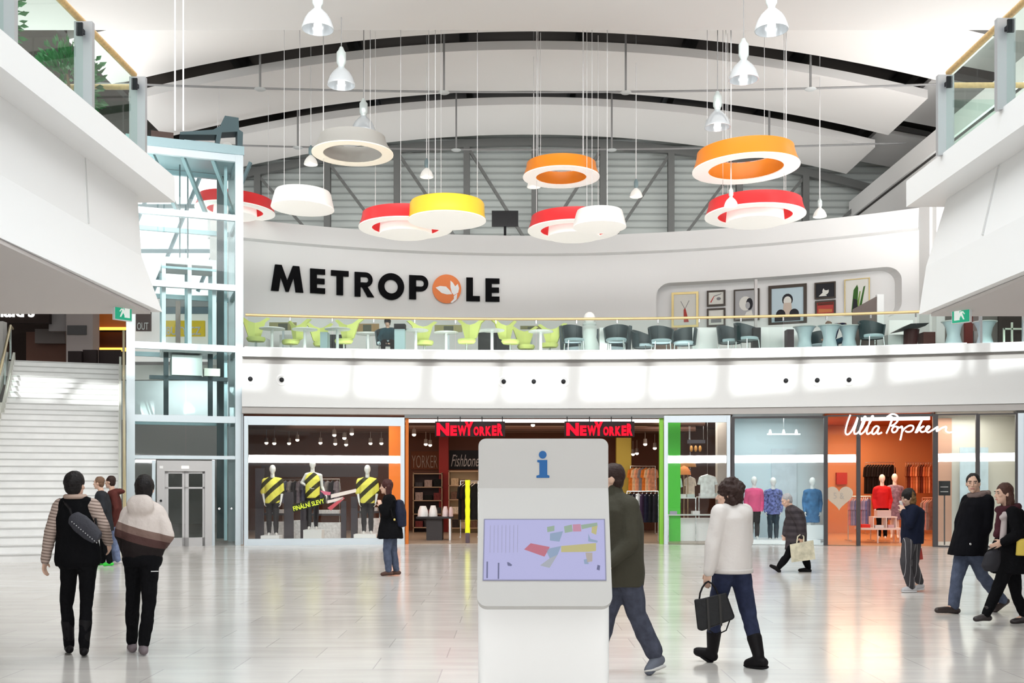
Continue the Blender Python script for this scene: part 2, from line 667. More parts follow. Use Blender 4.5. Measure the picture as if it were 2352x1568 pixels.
# ---- curved wall behind the gallery with its rounded niche
NX0, NX1, NZ0, NZ1, NR = 4.5, 11.15, 6.38, 7.84, 0.42
def hole(x):
    if x <= NX0 or x >= NX1:
        return None
    e = min(x - NX0, NX1 - x)
    c = 0.0
    if e < NR:
        c = NR - math.sqrt(max(NR * NR - (NR - e) ** 2, 0))
    return (NZ0 + c, NZ1 - c)
xs = [-8.8 + i * 0.3 for i in range(45)]
xs = [x for x in xs if x < NX0 - 0.05] + [NX0 + NR * (1 - math.cos(PI / 2 * i / 10)) for i in range(11)]
xs += [NX0 + NR + (NX1 - NX0 - 2 * NR) * i / 22 for i in range(1, 22)]
xs += [NX1 - NR * (1 - math.cos(PI / 2 * i / 10)) for i in range(10, -1, -1)] + [11.3, 11.55]
mb = MB()
ZB, ZT = 5.02, 8.80
for a, b in zip(xs[:-1], xs[1:]):
    ha, hb = hole(a), hole(b)
    if ha is None and hb is None and not (a >= NX0 and b <= NX1):
        mb.add([(a, arc_w(a), ZB), (b, arc_w(b), ZB), (b, arc_w(b), ZT), (a, arc_w(a), ZT)], [(0, 1, 2, 3)])
        continue
    mid = (NZ0 + NZ1) / 2
    ha = ha or (NZ0 + NR, NZ1 - NR)
    hb = hb or (NZ0 + NR, NZ1 - NR)
    mb.add([(a, arc_w(a), ZB), (b, arc_w(b), ZB), (b, arc_w(b), hb[0]), (a, arc_w(a), ha[0])], [(0, 1, 2, 3)])
    mb.add([(a, arc_w(a), ha[1]), (b, arc_w(b), hb[1]), (b, arc_w(b), ZT), (a, arc_w(a), ZT)], [(0, 1, 2, 3)])
    for (za, zb) in ((ha[0], hb[0]), (ha[1], hb[1])):     # reveal of the niche
        mb.add([(a, arc_w(a), za), (b, arc_w(b), zb), (b, arc_w(b) + 0.55, zb), (a, arc_w(a) + 0.55, za)], [(0, 1, 2, 3)])
for xx, z0, z1 in ((NX0, NZ0 + NR, NZ1 - NR), (NX1, NZ0 + NR, NZ1 - NR)):
    mb.add([(xx, arc_w(xx), z0), (xx, arc_w(xx) + 0.55, z0), (xx, arc_w(xx) + 0.55, z1), (xx, arc_w(xx), z1)], [(0, 1, 2, 3)])
xn = [NX0 - 0.1 + (NX1 - NX0 + 0.2) * i / 20 for i in range(21)]
for a, b in zip(xn[:-1], xn[1:]):
    mb.add([(a, arc_w(a) + 0.55, NZ0 - .1), (b, arc_w(b) + 0.55, NZ0 - .1), (b, arc_w(b) + 0.55, NZ1 + .1), (a, arc_w(a) + 0.55, NZ1 + .1)], [(0, 1, 2, 3)])
WALLW = mat('white_curved_wall', (0.80, 0.795, 0.79), 0.5)
struct(mb, 'wall_back', WALLW, smooth=True, fix=True)
PW = path_of(arc_w, -8.8, 11.55, 56)
mb = MB()
mb.sweep([(0.0, 9.42), (0.15, 8.83), (0.02, 8.78), (-0.3, 8.78), (-0.3, 9.42)], PW)
struct(mb, 'trim_4', WHITE2, smooth=True)
# short return walls closing the wall ends
mb = MB()
mb.box(11.55, 11.95, 28.9, 37.5, 5.02, 9.42)
mb.box(11.62, 11.85, 28.6, 29.2, 5.02, 9.6)
struct(mb, 'wall_right_return', WHITE)

# ---- side wall on the right carrying a sloping parapet line up to the roof
mb = MB()
mb.box(11.9, 12.1, 13.0, 36.6, 7.6, 10.8)
mb.box(11.8, 12.2, 13.0, 36.6, 10.87, 11.45)
struct(mb, 'wall_right', WHITE)
mb = MB()
mb.box(11.88, 12.1, 13.0, 36.6, 10.8, 10.87)
struct(mb, 'trim_5', DARK)
mb = MB()
mb.box(-12.0, -6.95, 30.5, 30.62, 3.45, 4.6)
struct(mb, 'wall_lift_back', mat('pale_lift_wall', (0.72, 0.80, 0.82), 0.5))
# added glowing panel with dark bars, imitating white reflections in the lift glass
mb = MB()
mb.box(-15.0, -8.3, 31.65, 31.70, 7.3, 11.35)
struct(mb, 'reflection_panel', mat('reflection_glow', (0.8, 0.84, 0.86), 0.4, emit=(0.97, 1.0, 1.0), es=0.85))
for k in range(5):
    x = -14.2 + k * 1.35
    mb = MB()
    mb.bar((x - 0.7, 31.58, 7.4), (x + 0.9, 31.58, 11.3), 0.12, 0.08)
    struct(mb, 'reflection_panel_bar', mat('panel_bar', (0.20, 0.30, 0.33), 0.5))
for z in (8.55, 9.9):
    mb = MB()
    mb.box(-15.0, -8.3, 31.50, 31.56, z, z + 0.12)
    struct(mb, 'reflection_panel_bar', mat('panel_bar', (0.20, 0.30, 0.33), 0.5))
# walls enclosing the ground floor and the hall outside the frame
mb = MB()
mb.box(-24, -23.8, -14, 42, 0, 13)
struct(mb, 'wall_left_outer', WHITE)
mb = MB()
mb.box(23.8, 24, -14, 42, 0, 13)
struct(mb, 'wall_right_outer', WHITE)
mb = MB()
mb.box(-24, 24, -14.2, -14, 0, 13)
struct(mb, 'wall_behind', WHITE)
mb = MB()
mb.box(-24, 24, 41.8, 42, 0, 14)
struct(mb, 'wall_far', WHITE)

# ---- far gable: ribbed sheet with steel frame in front
SHEET = stripe_mat('ribbed_sheet', (0.56, 0.60, 0.58), (0.42, 0.45, 0.44), (0, 0, 4.2), 0.82, 0.5)
mb = MB()
z = 9.0
prof = []
while z < 14.4:
    prof += [(0.0, z), (0.0, z + 0.16), (0.05, z + 0.19), (0.05, z + 0.21)]
    z += 0.24
mb.sweep(prof, [(-14, 37.0, 0, -1), (16, 37.0, 0, -1)], closed=False)
struct(mb, 'wall_gable', SHEET)

GIRD = mat('girder_steel', (0.17, 0.175, 0.17), 0.55, 0.2)
def gx(u):
    return (u - 1176.0) / F * 36.4
cols_u = [592, 752, 912, 1072, 1228, 1385, 1541, 1698, 1850, 2000]
t = thing('roof_girder', 'grey steel lattice girder of posts and diagonals before the ribbed end wall', 'girder', (0.6, 36.4, 9.4))
for k, u in enumerate(cols_u):
    zt = vault(gx(u)) - 0.05
    mb = MB()
    mb.box(gx(u) - 0.11, gx(u) + 0.11, 36.3, 36.33, 9.5, zt)
    mb.box(gx(u) - 0.02, gx(u) + 0.02, 36.33, 36.5, 9.5, zt)
    mb.box(gx(u) - 0.11, gx(u) + 0.11, 36.5, 36.53, 9.5, zt)
    mb.build('post', GIRD, t)
for k in range(len(cols_u) - 1):
    a, b = gx(cols_u[k]), gx(cols_u[k + 1])
    mb = MB()
    if k < 4:
        mb.bar((a + 0.1, 36.4, vault(a) - 0.35), (b - 0.12, 36.4, 9.75), 0.14, 0.1)
    else:
        mb.bar((b - 0.1, 36.4, vault(b) - 0.35), (a + 0.12, 36.4, 9.75), 0.14, 0.1)
    mb.build('diagonal', GIRD, t)
mb = MB()
pts = [(gx(500) + (gx(2060) - gx(500)) * i / 24) for i in range(25)]
for a, b in zip(pts[:-1], pts[1:]):
    mb.bar((a, 36.4, vault(a) - 0.12), (b, 36.4, vault(b) - 0.12), 0.2, 0.26)
mb.build('top_chord', GIRD, t)
mb = MB()
mb.box(gx(500), gx(2060), 36.28, 36.52, 9.42, 9.66)
mb.build('bottom_chord', GIRD, t)

# ---- ceiling
# flat board field over the near part of the hall
mb = MB()
mb.box(-18, 18, 9.2, 23.75, 11.9, 12.1)
for y in (22.06,):
    mb.cur = 1
    mb.box(-18, 18, y, y + 0.03, 11.885, 11.9)
mb.build('ceiling', [CEIL, mat('board_joint', (0.28, 0.27, 0.26), 0.8)], kind='structure')
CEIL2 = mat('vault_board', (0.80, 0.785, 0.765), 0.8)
# arched panels
for k, (ya, yb) in enumerate(((24.9, 27.75), (28.9, 31.95), (33.1, 35.95))):
    mb = MB()
    n = 40
    vs, fs = [], []
    for i in range(n + 1):
        x = -10.6 + (11.5 + 10.6) * i / n
        z = vault(x)
        vs += [(x, ya, z), (x, yb, z), (x, yb, z + 0.1), (x, ya, z + 0.24)]
    for i in range(n):
        a, b = i * 4, i * 4 + 4
        for j in range(4):
            fs.append((a + j, a + (j + 1) % 4, b + (j + 1) % 4, b + j))
    fs += [(0, 1, 2, 3), (n * 4 + 3, n * 4 + 2, n * 4 + 1, n * 4)]
    mb.add(vs, fs)
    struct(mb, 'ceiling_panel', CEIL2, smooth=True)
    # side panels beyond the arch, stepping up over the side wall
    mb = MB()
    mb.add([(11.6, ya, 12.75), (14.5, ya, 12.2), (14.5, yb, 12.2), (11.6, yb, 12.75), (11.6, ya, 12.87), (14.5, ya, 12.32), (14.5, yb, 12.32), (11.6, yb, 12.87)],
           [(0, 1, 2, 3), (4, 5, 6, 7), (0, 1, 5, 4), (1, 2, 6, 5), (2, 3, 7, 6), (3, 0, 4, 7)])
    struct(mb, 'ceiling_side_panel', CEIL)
# roof deck above
mb = MB()
n = 40
vs, fs = [], []
for i in range(n + 1):
    x = -20 + 40 * i / n
    z = 15.2 - 0.0114 * (x - 0.6) ** 2
    vs += [(x, 22.5, z), (x, 42, z), (x, 42, z + 0.1), (x, 22.5, z + 0.1)]
for i in range(n):
    a, b = i * 4, i * 4 + 4
    for j in range(4):
        fs.append((a + j, a + (j + 1) % 4, b + (j + 1) % 4, b + j))
mb.add(vs, fs)
mb.box(-20, 20, 22.3, 22.5, 12.1, 15.4)
struct(mb, 'roof_deck', ROOFD)
for k, x in enumerate((-11.2, -7.9, -4.6, -1.4, 2.0, 5.2, 8.4, 11.4)):
    zc = 14.75 - 0.0114 * (x - 0.6) ** 2
    mb = MB()
    mb.box(x - 0.1, x + 0.1, 23.8, 37, zc - 0.35, zc - 0.32)
    mb.box(x - 0.02, x + 0.02, 23.8, 37, zc - 0.32, zc + 0.25)
    mb.box(x - 0.1, x + 0.1, 23.8, 37, zc + 0.25, zc + 0.28)
    struct(mb, 'roof_beam', DARK)
for k, y in enumerate((28.35, 32.5)):
    for x0, x1 in ((-12.5, -6), (-6, 0.5), (0.5, 7), (7, 13)):
        mb = MB()
        za = 14.2 - 0.0114 * (x0 - 0.6) ** 2
        zb = 14.2 - 0.0114 * (x1 - 0.6) ** 2
        mb.bar((x0, y, za), (x1, y, zb), 0.12, 0.12)
        struct(mb, 'roof_purlin', DARK)
# roof over the corridor and the assumed glazed strip, inferred from the sun bars
mb = MB()
mb.box(-18, 18, -14, 3.9, 12.5, 12.7)
mb.box(-24, -18, -14, 42, 12.5, 12.7)
mb.box(18, 24, -14, 42, 12.5, 12.7)
struct(mb, 'roof_slab', WHITE)
mb = MB()
mb.box(-18, 18, 3.75, 3.95, 12.3, 12.7)
mb.box(-18, 18, 9.0, 9.2, 11.9, 12.9)
struct(mb, 'assumed_skylight_kerb', WHITE)
mb = MB()
mb.box(-18, 18, 3.95, 9.0, 12.62, 12.64)
struct(mb, 'assumed_skylight', glass('roof_glass', (0.93, 0.96, 0.97)))
for i in range(19):  # assumed bars, spaced to cast the shadow stripes on the fascia
    x = -17.2 + i * 1.94
    wdt = 0.28 if i % 2 else 0.5
    mb = MB()
    mb.box(x - wdt / 2, x + wdt / 2, 3.95, 9.0, 12.42, 12.62)
    struct(mb, 'assumed_skylight_bar', ALU)

# ---- near galleries on both sides of the camera
def near_gallery(side, prof, slope, yend, seam_y):
    """prof = [(x, z)] at the end section; the edge runs towards the camera and turns away at its end"""
    x0 = prof[0][0]
    ys = 3.0
    xs_ = x0 - slope * (yend - ys)
    s = 1 if side == 'left' else -1
    pr = [((p[0] - x0) * s, p[1]) for p in prof]
    pr += [(-3.0, prof[-1][1]), (-3.0, prof[0][1])]
    path = [(xs_, ys, s, 0), (x0, yend, s, 1), (-18 if s > 0 else 18, yend, 0, 1)]
    mb = MB()
    mb.sweep(pr, path)
    o = mb.build('trim_gallery_' + side, [WHITE2], kind='structure')
    mb = MB()
    xa, xb = sorted((x0 - 2.6 * s, s * -18))
    mb.box(xa, xb, ys, yend - 2.6, prof[0][1] - 0.12, prof[0][1] - 0.06)
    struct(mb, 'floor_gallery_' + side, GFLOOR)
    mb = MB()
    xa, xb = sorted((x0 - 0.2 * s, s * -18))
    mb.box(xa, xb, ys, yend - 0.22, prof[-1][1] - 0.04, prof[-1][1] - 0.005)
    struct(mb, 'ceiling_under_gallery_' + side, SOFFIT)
    dx = slope * (yend - seam_y)
    mb = MB()
    mb.bar((prof[2][0] - dx + 0.003 * s, seam_y, prof[2][1] - 0.01), (prof[3][0] - dx + 0.003 * s, seam_y, prof[3][1] + 0.02), 0.02, 0.02, up=(0, 1, 0))
    struct(mb, 'trim_seam_' + side, mat('panel_seam', (0.66, 0.66, 0.65), 0.7))
    return xs_, x0

LPROF = [(-3.875, 5.12), (-3.87, 4.825), (-4.19, 4.825), (-4.155, 4.15), (-3.98, 3.55)]
RPROF = [(4.565, 5.10), (4.565, 4.80), (4.897, 4.80), (4.73, 4.077), (4.67, 3.54)]
near_gallery('left', LPROF, 0.0225, 12.0, 10.33)
near_gallery('right', RPROF, -0.001, 12.1, 10.5)
# ================================================================== RAILINGS
def rail_mat_post():
    return mat('railing_steel', (0.52, 0.53, 0.55), 0.35, 0.55)
POST = rail_mat_post()

def near_railing(side, xf, ys, ye, zf, label, xend):
    s = 1 if side == 'left' else -1
    root = thing('glass_railing', label, 'railing', (xf(ye), ye, zf), 'glass railings of the near galleries')
    posts = ys
    for y in posts:
        x = xf(y)
        mb = MB()
        mb.box(x - 0.085, x + 0.085, y - 0.03, y + 0.03, zf - 0.02, 5.93)
        mb.box(x - 0.012, x + 0.012, y + 0.03, y + 0.16, zf - 0.02, 5.93)
        mb.build('post', POST, root)
        mb = MB()
        mb.box(x - 0.02, x + 0.02, y - 0.10, y - 0.03, 5.80, 5.84)
        mb.box(x - 0.03, x + 0.03, y - 0.12, y - 0.10, 5.76, 5.88)
        mb.build('clamp', BLACK, root)
    for a, b in zip(posts[:-1], posts[1:]):
        mb = MB()
        mb.bar((xf(a) , a - (0.05 if b < a else -0.05), (zf + 5.88) / 2), (xf(b), b + (0.18 if b < a else -0.18), (zf + 5.88) / 2), 0.016, 5.88 - zf, up=(0, 0, 1))
        mb.build('glass_pane', GREEN, root)
    y0, y1 = posts[0], posts[-1]
    mb = MB()
    mb.tube([(xf(y1) - 0.08 * s, y1, 6.0), (xf(y0) - 0.08 * s, y0 + 0.1, 6.0)], 0.034, 10)
    mb.build('handrail', WOOD, root, smooth=True)
    # the length that turns the corner and runs away from the hall
    mb = MB()
    mb.box(*sorted((xf(y0) - 0.2 * s, xend)), y0 + 0.55, y0 + 0.566, zf, 5.88)
    mb.build('glass_pane', GREEN, root)
    mb = MB()
    mb.tube([(xf(y0) - 0.15 * s, y0 + 0.45, 6.0), (xend, y0 + 0.45, 6.0)], 0.03, 10)
    mb.build('handrail', WOOD, root, smooth=True)
    x = xf(y0) - 1.6 * s
    mb = MB()
    mb.box(x - 0.05, x + 0.05, y0 + 0.42, y0 + 0.54, zf - 0.02, 5.9)
    mb.build('post', POST, root)
    return root

near_railing('left', lambda y: -3.97 + 0.0225 * (y - 12), [11.15, 9.82, 8.36, 6.9], 12.0, 5.12,
             'glass railing with oak handrail on the left gallery above the stairs', -9.5)
near_railing('right', lambda y: 4.60, [11.1, 9.75, 8.4, 7.0], 12.1, 5.10,
             'glass railing with oak handrail on the right gallery above the passing couple', 9.5)

# balustrade of the far gallery
root = thing('glass_balustrade', 'curved glass balustrade with slim gold handrail on the far gallery edge', 'railing', (0.6, 27.7, 5.1))
def inset(x):
    return arc_f(x) + 0.16
NB = 17
bx = [-6.85 + (11.35 + 6.85) * i / NB for i in range(NB + 1)]
for a, b in zip(bx[:-1], bx[1:]):
    mb = MB()
    mb.bar((a + 0.008, inset(a), 5.5), (b - 0.008, inset(b), 5.5), 0.02, 0.82, up=(0, 0, 1))
    mb.build('glass_pane', glass('balustrade_glass', (0.91, 0.965, 0.945), 0.01, 1.4), root)
for x in bx[1:-1]:
    mb = MB()
    mb.box(x - 0.015, x + 0.015, inset(x) - 0.03, inset(x) + 0.02, 5.84, 5.93)
    mb.build('rail_bracket', CHROME, root)
mb = MB()
mb.tube([(-6.9 + (11.4 + 6.9) * i / 40, inset(-6.9 + (11.4 + 6.9) * i / 40), 5.965) for i in range(41)], 0.036, 10)
mb.build('handrail', mat('gold_handrail', (0.78, 0.60, 0.30), 0.3, 0.4), root, smooth=True)
mb = MB()
mb.sweep([(-0.12, 5.10), (-0.12, 5.14), (-0.21, 5.14), (-0.21, 5.10)], path_of(arc_f, -6.9, 11.4, 40))
mb.build('base_channel', CHROME, root)
# end of the balustrade: glass screen with post at the right
root2 = thing('glass_balustrade', 'short straight glass balustrade with steel posts right of the niche, under the right gallery', 'railing', (12.6, 26.0, 5.1))
xs_ = [11.75, 12.7, 13.7, 14.7]
for x in xs_:
    mb = MB()
    mb.box(x - 0.03, x + 0.03, arc_f(x) + 0.12, arc_f(x) + 0.2, 5.1, 5.98)
    mb.build('post', CHROME, root2)
for a, b in zip(xs_[:-1], xs_[1:]):
    mb = MB()
    mb.bar((a + 0.05, arc_f(a) + 0.16, 5.5), (b - 0.05, arc_f(b) + 0.16, 5.5), 0.016, 0.72, up=(0, 0, 1))
    mb.build('glass_pane', GREEN, root2)
mb = MB()
mb.tube([(x, arc_f(x) + 0.16, 6.0) for x in xs_], 0.02, 8)
mb.build('handrail', CHROME, root2)

# ================================================================== EXIT SIGNS
EXG = mat('exit_green', (0.03, 0.42, 0.24), 0.5, emit=(0.03, 0.45, 0.26), es=0.25)
EXW = mat('exit_white', (0.86, 0.92, 0.88), 0.5, emit=(0.8, 0.9, 0.85), es=0.25)
def exit_sign(u, v, Y, flip, label):
    c = P(u, v, Y)
    root = thing('exit_sign', label, 'sign', (c.x, c.y, c.z), 'green exit signs under the galleries')
    s = -1 if flip else 1
    d = Vector((0.62 * s, 0.78, 0)).normalized()      # along the plate, turned to the middle of the hall
    n = Vector((d.y, -d.x, 0))
    if n.y > 0:
        n = -n
    mb = MB()
    mb.obox(c, d * 0.105, n * 0.02, (0, 0, 0.095))
    mb.build('case', mat('sign_case', (0.75, 0.78, 0.78), 0.4), root)
    mb = MB()
    mb.obox(c + n * 0.0215, d * 0.098, n * 0.001, (0, 0, 0.088))
    mb.build('face', EXG, root)
    mb = MB()
    f = c + n * 0.0235
    m = n * 0.002
    k = 1
    mb.prism([(0.012, -0.062), (0.075, -0.062), (0.075, 0.06), (0.012, 0.06)], f, d * k, (0, 0, 1), m)          # door
    mb.build('door_mark', EXW, root)
    mb = MB()
    f2 = f + n * 0.002
    mb.prism([(-0.045, -0.06), (-0.03, -0.06), (-0.005, -0.012), (0.015, -0.05), (0.028, -0.045), (0.012, 0.005), (0.0, 0.03), (-0.03, 0.03), (-0.05, 0.0), (-0.04, -0.005), (-0.026, 0.016), (-0.018, 0.012), (-0.03, -0.02)], f2, d * k, (0, 0, 1), m)
    mb.lathe(f2 + Vector((0, 0, 0.048)) + d * 0.0, [(0.0, 0.0), (0.013, 0.0), (0.013, 0.002), (0, 0.002)], 12, axis=n)
    mb.build('running_mark', EXW, root)
    for k in (-0.07, 0.07):
        mb = MB()
        mb.tube([c + d * k + Vector((0, 0, 0.095)), c + d * k + Vector((0, 0, 3.545 + 0.0 - c.z))], 0.005, 6)
        mb.build('hanger', CHROME, root)
exit_sign(281, 716, 11.4, False, 'green exit sign hanging under the left gallery beside the stairs')
exit_sign(2209, 722, 11.5, True, 'green exit sign hanging under the right gallery near its corner')

# ================================================================== INFO KIOSK
KW = mat('kiosk_white', (0.80, 0.795, 0.785), 0.35)
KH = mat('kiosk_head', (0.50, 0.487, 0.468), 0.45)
KY = 7.8
def kx(u, Y=KY):
    return (u - 1176.0) / F * Y
root = thing('information_kiosk', 'white freestanding information kiosk with blue i and tilted screen', 'kiosk', (kx(1247), KY + 0.2, 0))
def rrect(x0, x1, y0, y1, r, corners=(1, 1, 1, 1), n=7):
    """corners: bl, br, tr, tl"""
    out = []
    for k, (cx, cy, a0) in enumerate(((x0 + r, y0 + r, PI), (x1 - r, y0 + r, 1.5 * PI), (x1 - r, y1 - r, 0), (x0 + r, y1 - r, 0.5 * PI))):
        if corners[k]:
            for i in range(n):
                a = a0 + PI / 2 * i / (n - 1)
                out.append((cx + r * math.cos(a), cy + r * math.sin(a)))
        else:
            out.append(((x0, y0), (x1, y0), (x1, y1), (x0, y1))[k])
    return out
X0, X1 = kx(1099), kx(1397)
mb = MB()
mb.prism(rrect(X0 + 0.0, X1, 7.68, 8.1, 0.06), (0, 0, 0), (1, 0, 0), (0, 1, 0), (0, 0, 0.80))
mb.build('pillar', mat('kiosk_pillar', (0.90, 0.895, 0.885), 0.35), root, smooth=True)
ZT_, ZF_ = 1.935, 1.565
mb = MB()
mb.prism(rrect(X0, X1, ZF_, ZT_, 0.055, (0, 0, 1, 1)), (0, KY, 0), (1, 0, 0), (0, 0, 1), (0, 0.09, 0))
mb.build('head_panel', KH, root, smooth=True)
dn = Vector((0, 7.46 - KY, 0.725 - ZF_))
L_ = dn.length
dn.normalize()
nn = Vector((0, dn.z, -dn.y))       # outward (towards the viewer, up)
if nn.y > 0:
    nn = -nn
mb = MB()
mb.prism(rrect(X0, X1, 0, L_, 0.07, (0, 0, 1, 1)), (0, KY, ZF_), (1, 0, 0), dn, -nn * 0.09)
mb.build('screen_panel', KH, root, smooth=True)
# lavender touch screen
def on_panel(u, v):
    """point on the tilted panel under pixel (u, v)"""
    d = Vector(((u - 1176) / F, 1, (VH - v) / F))
    o = Vector((0, 0, CH))
    q = Vector((0, KY, ZF_))
    t = (q - o).dot(nn) / d.dot(nn)
    return o + d * t
a, b, c_, d_ = on_panel(1114, 1194), on_panel(1387, 1194), on_panel(1389, 1331), on_panel(1111, 1331)
SCR = mat('screen_lavender', (0.05, 0.05, 0.08), 0.15, emit=(0.42, 0.42, 0.70), es=0.72)
sx = (b - a).normalized()
sy = (a - d_).normalized()
wS, hS = (b - a).length, (a - d_).length
mb = MB()
mb.prism([(-0.008, -0.008), (wS + 0.008, -0.008), (wS + 0.008, hS + 0.008), (-0.008, hS + 0.008)], d_ + nn * 0.001, sx, sy, nn * 0.003)
scr = mb.build('screen', mat('screen_bezel', (0.20, 0.20, 0.30), 0.3), root)
mb = MB()
mb.prism([(0, 0), (wS, 0), (wS, hS), (0, hS)], d_ + nn * 0.004, sx, sy, nn * 0.002)
mb.build('display', SCR, scr)
def emis(name, c, s=0.62):
    return mat(name, (0.02, 0.02, 0.02), 0.3, emit=c, es=s)
pieces = [
    ('map_red', (0.62, 0.14, 0.22), [(1203, 1263), (1218, 1249), (1262, 1258), (1250, 1280)]),
    ('map_slate', (0.30, 0.42, 0.62), [(1262, 1227), (1292, 1222), (1284, 1246), (1262, 1243)]),
    ('map_green', (0.34, 0.48, 0.36), [(1255, 1212), (1272, 1209), (1272, 1221), (1256, 1224)]),
    ('map_green', (0.34, 0.48, 0.36), [(1294, 1211), (1312, 1207), (1314, 1223), (1296, 1226)]),
    ('map_rose', (0.66, 0.28, 0.42), [(1314, 1207), (1332, 1206), (1334, 1223), (1315, 1223)]),
    ('map_green', (0.34, 0.48, 0.36), [(1333, 1208), (1370, 1203), (1371, 1210), (1335, 1218)]),
    ('map_yellow', (0.62, 0.56, 0.22), [(1358, 1211), (1371, 1210), (1368, 1231), (1357, 1226)]),
    ('map_slate', (0.30, 0.42, 0.62), [(1350, 1228), (1355, 1240), (1372, 1245), (1371, 1249), (1350, 1246)]),
    ('map_slate', (0.30, 0.42, 0.62), [(1252, 1263), (1288, 1256), (1280, 1276), (1262, 1284)]),
    ('map_yellow', (0.62, 0.56, 0.22), [(1288, 1256), (1368, 1250), (1368, 1268), (1352, 1270), (1288, 1270)]),
    ('map_grey', (0.45, 0.48, 0.55), [(1262, 1284), (1280, 1276), (1262, 1306), (1240, 1300)]),
    ('map_tan', (0.52, 0.45, 0.40), [(1344, 1272), (1360, 1272), (1360, 1292), (1348, 1294)]),
    ('map_slate', (0.30, 0.42, 0.62), [(1340, 1288), (1348, 1286), (1352, 1298), (1342, 1298)]),
    ('map_dark', (0.12, 0.13, 0.30), [(1164, 1292), (1168, 1292), (1176, 1298), (1174, 1301), (1166, 1300)]),
    ('map_dark', (0.12, 0.13, 0.30), [(1372, 1300), (1378, 1302), (1377, 1313), (1370, 1311)]),
]
mb = MB()
names = []
for (nm, col, poly) in pieces:
    if nm not in names:
        names.append(nm)
    mb.cur = names.index(nm)
    q = [on_panel(u, v) for u, v in poly]
    mb.prism([((p - d_).dot(sx), (p - d_).dot(sy)) for p in q], d_ + nn * 0.0062, sx, sy, nn * 0.001)
for u in range(1124, 1192, 9):
    if 'map_line' not in names:
        names.append('map_line')
    mb.cur = names.index('map_line')
    for v0, v1 in ((1207, 1270),):
        q = [on_panel(u, v0), on_panel(u + 1.4, v0), on_panel(u + 1.4, v1), on_panel(u, v1)]
        mb.prism([((p - d_).dot(sx), (p - d_).dot(sy)) for p in q], d_ + nn * 0.0062, sx, sy, nn * 0.001)
for (u, v0, v1) in ((1117, 1290, 1328), (1143, 1293, 1330)):
    mb.cur = names.index('map_dark')
    q = [on_panel(u, v0), on_panel(u + 3.5, v0), on_panel(u + 3.5, v1), on_panel(u, v1)]
    mb.prism([((p - d_).dot(sx), (p - d_).dot(sy)) for p in q], d_ + nn * 0.0062, sx, sy, nn * 0.001)
cols = {nm: c for nm, c, _ in pieces}
cols['map_line'] = (0.42, 0.42, 0.66)
mb.build('map_graphic', [emis(k, cols[k]) for k in names], scr)
# blue i
BLUEI = mat('blue_letter', (0.025, 0.12, 0.33), 0.6)
def ik(u, v):
    return ((u - 1176) / F * KY, CH + (VH - v) / F * KY)
mb = MB()
o_ = (0, KY - 0.004, 0)
i_pts = [(1234, 1056), (1257, 1056), (1257, 1090), (1262, 1092), (1262, 1097), (1232, 1097), (1232, 1092), (1239, 1090), (1239, 1062), (1234, 1061)]
mb.prism([ik(u, v) for u, v in i_pts], o_, (1, 0, 0), (0, 0, 1), (0, 0.004, 0))
mb.build('letter', BLUEI, root)
mb = MB()
cx_, cz_ = ik(1246.5, 1044)
mb.lathe((cx_, KY, cz_), [(0.0, 0.0), (0.029, 0.0), (0.029, 0.004), (0.0, 0.004)], 28, axis=(0, -1, 0))
mb.build('letter', BLUEI, root)

# ================================================================== POTTED PLANTS on the left near gallery
def potted_plant(name, c, h, r, label, colr, seed, group=None, leaf=0.09, n=420):
    rnd = random.Random(seed)
    root = thing(name, label, 'plant', c, group)
    c = Vector(c)
    mb = MB()
    mb.lathe(c, [(0.0, 0), (0.2, 0), (0.26, 0.42), (0.22, 0.42), (0.2, 0.36), (0, 0.36)], 20)
    mb.build('pot', mat('plant_pot', (0.10, 0.11, 0.12), 0.5), root, smooth=True)
    mb = MB()
    mb.tube([c + Vector((0, 0, 0.35)), c + Vector((0.03, 0.02, h * 0.45)), c + Vector((-0.02, 0, h * 0.75))], [0.03, 0.025, 0.012], 7)
    mb.build('stem', mat('bark', (0.16, 0.11, 0.07), 0.8), root)
    mb = MB()
    for _ in range(n):
        while True:
            q = Vector((rnd.uniform(-1, 1), rnd.uniform(-1, 1), rnd.uniform(-1, 1)))
            if 0.3 < q.length < 1:
                break
        p = c + Vector((q.x * r, q.y * r, h * 0.68 + q.z * h * 0.34))
        d = (q + Vector((0, 0, 0.3))).normalized()
        x, y = perp(d)
        a = rnd.uniform(0, PI)
        x = x * math.cos(a) + y * math.sin(a)
        l = leaf * rnd.uniform(0.7, 1.4)
        nrm = d.cross(x) * 0.012
        mb.add([p, p + d * l * .5 + x * l * .28 + nrm, p + d * l, p + d * l * .5 - x * l * .28 + nrm], [(0, 1, 2, 3)])
    mb.build('foliage', mat(name + '_leaf', colr, 0.5, noise_amt=0.3, noise_scale=6), root, fix=False)
    return root
potted_plant('potted_shrub', (-5.15, 10.1, 5.06), 1.7, 0.40, 'dense green shrub in a dark pot behind the middle pane of the left gallery railing', (0.05, 0.17, 0.06), 3)
potted_plant('potted_shrub', (-4.75, 11.2, 5.06), 1.25, 0.33, 'smaller green shrub in a dark pot nearest the corner post of the left gallery railing', (0.045, 0.20, 0.09), 4)
potted_plant('potted_shrub', (-5.25, 8.9, 5.06), 1.9, 0.5, 'tall dark green shrub in a pot behind the nearest pane of the left gallery railing', (0.03, 0.12, 0.05), 5)
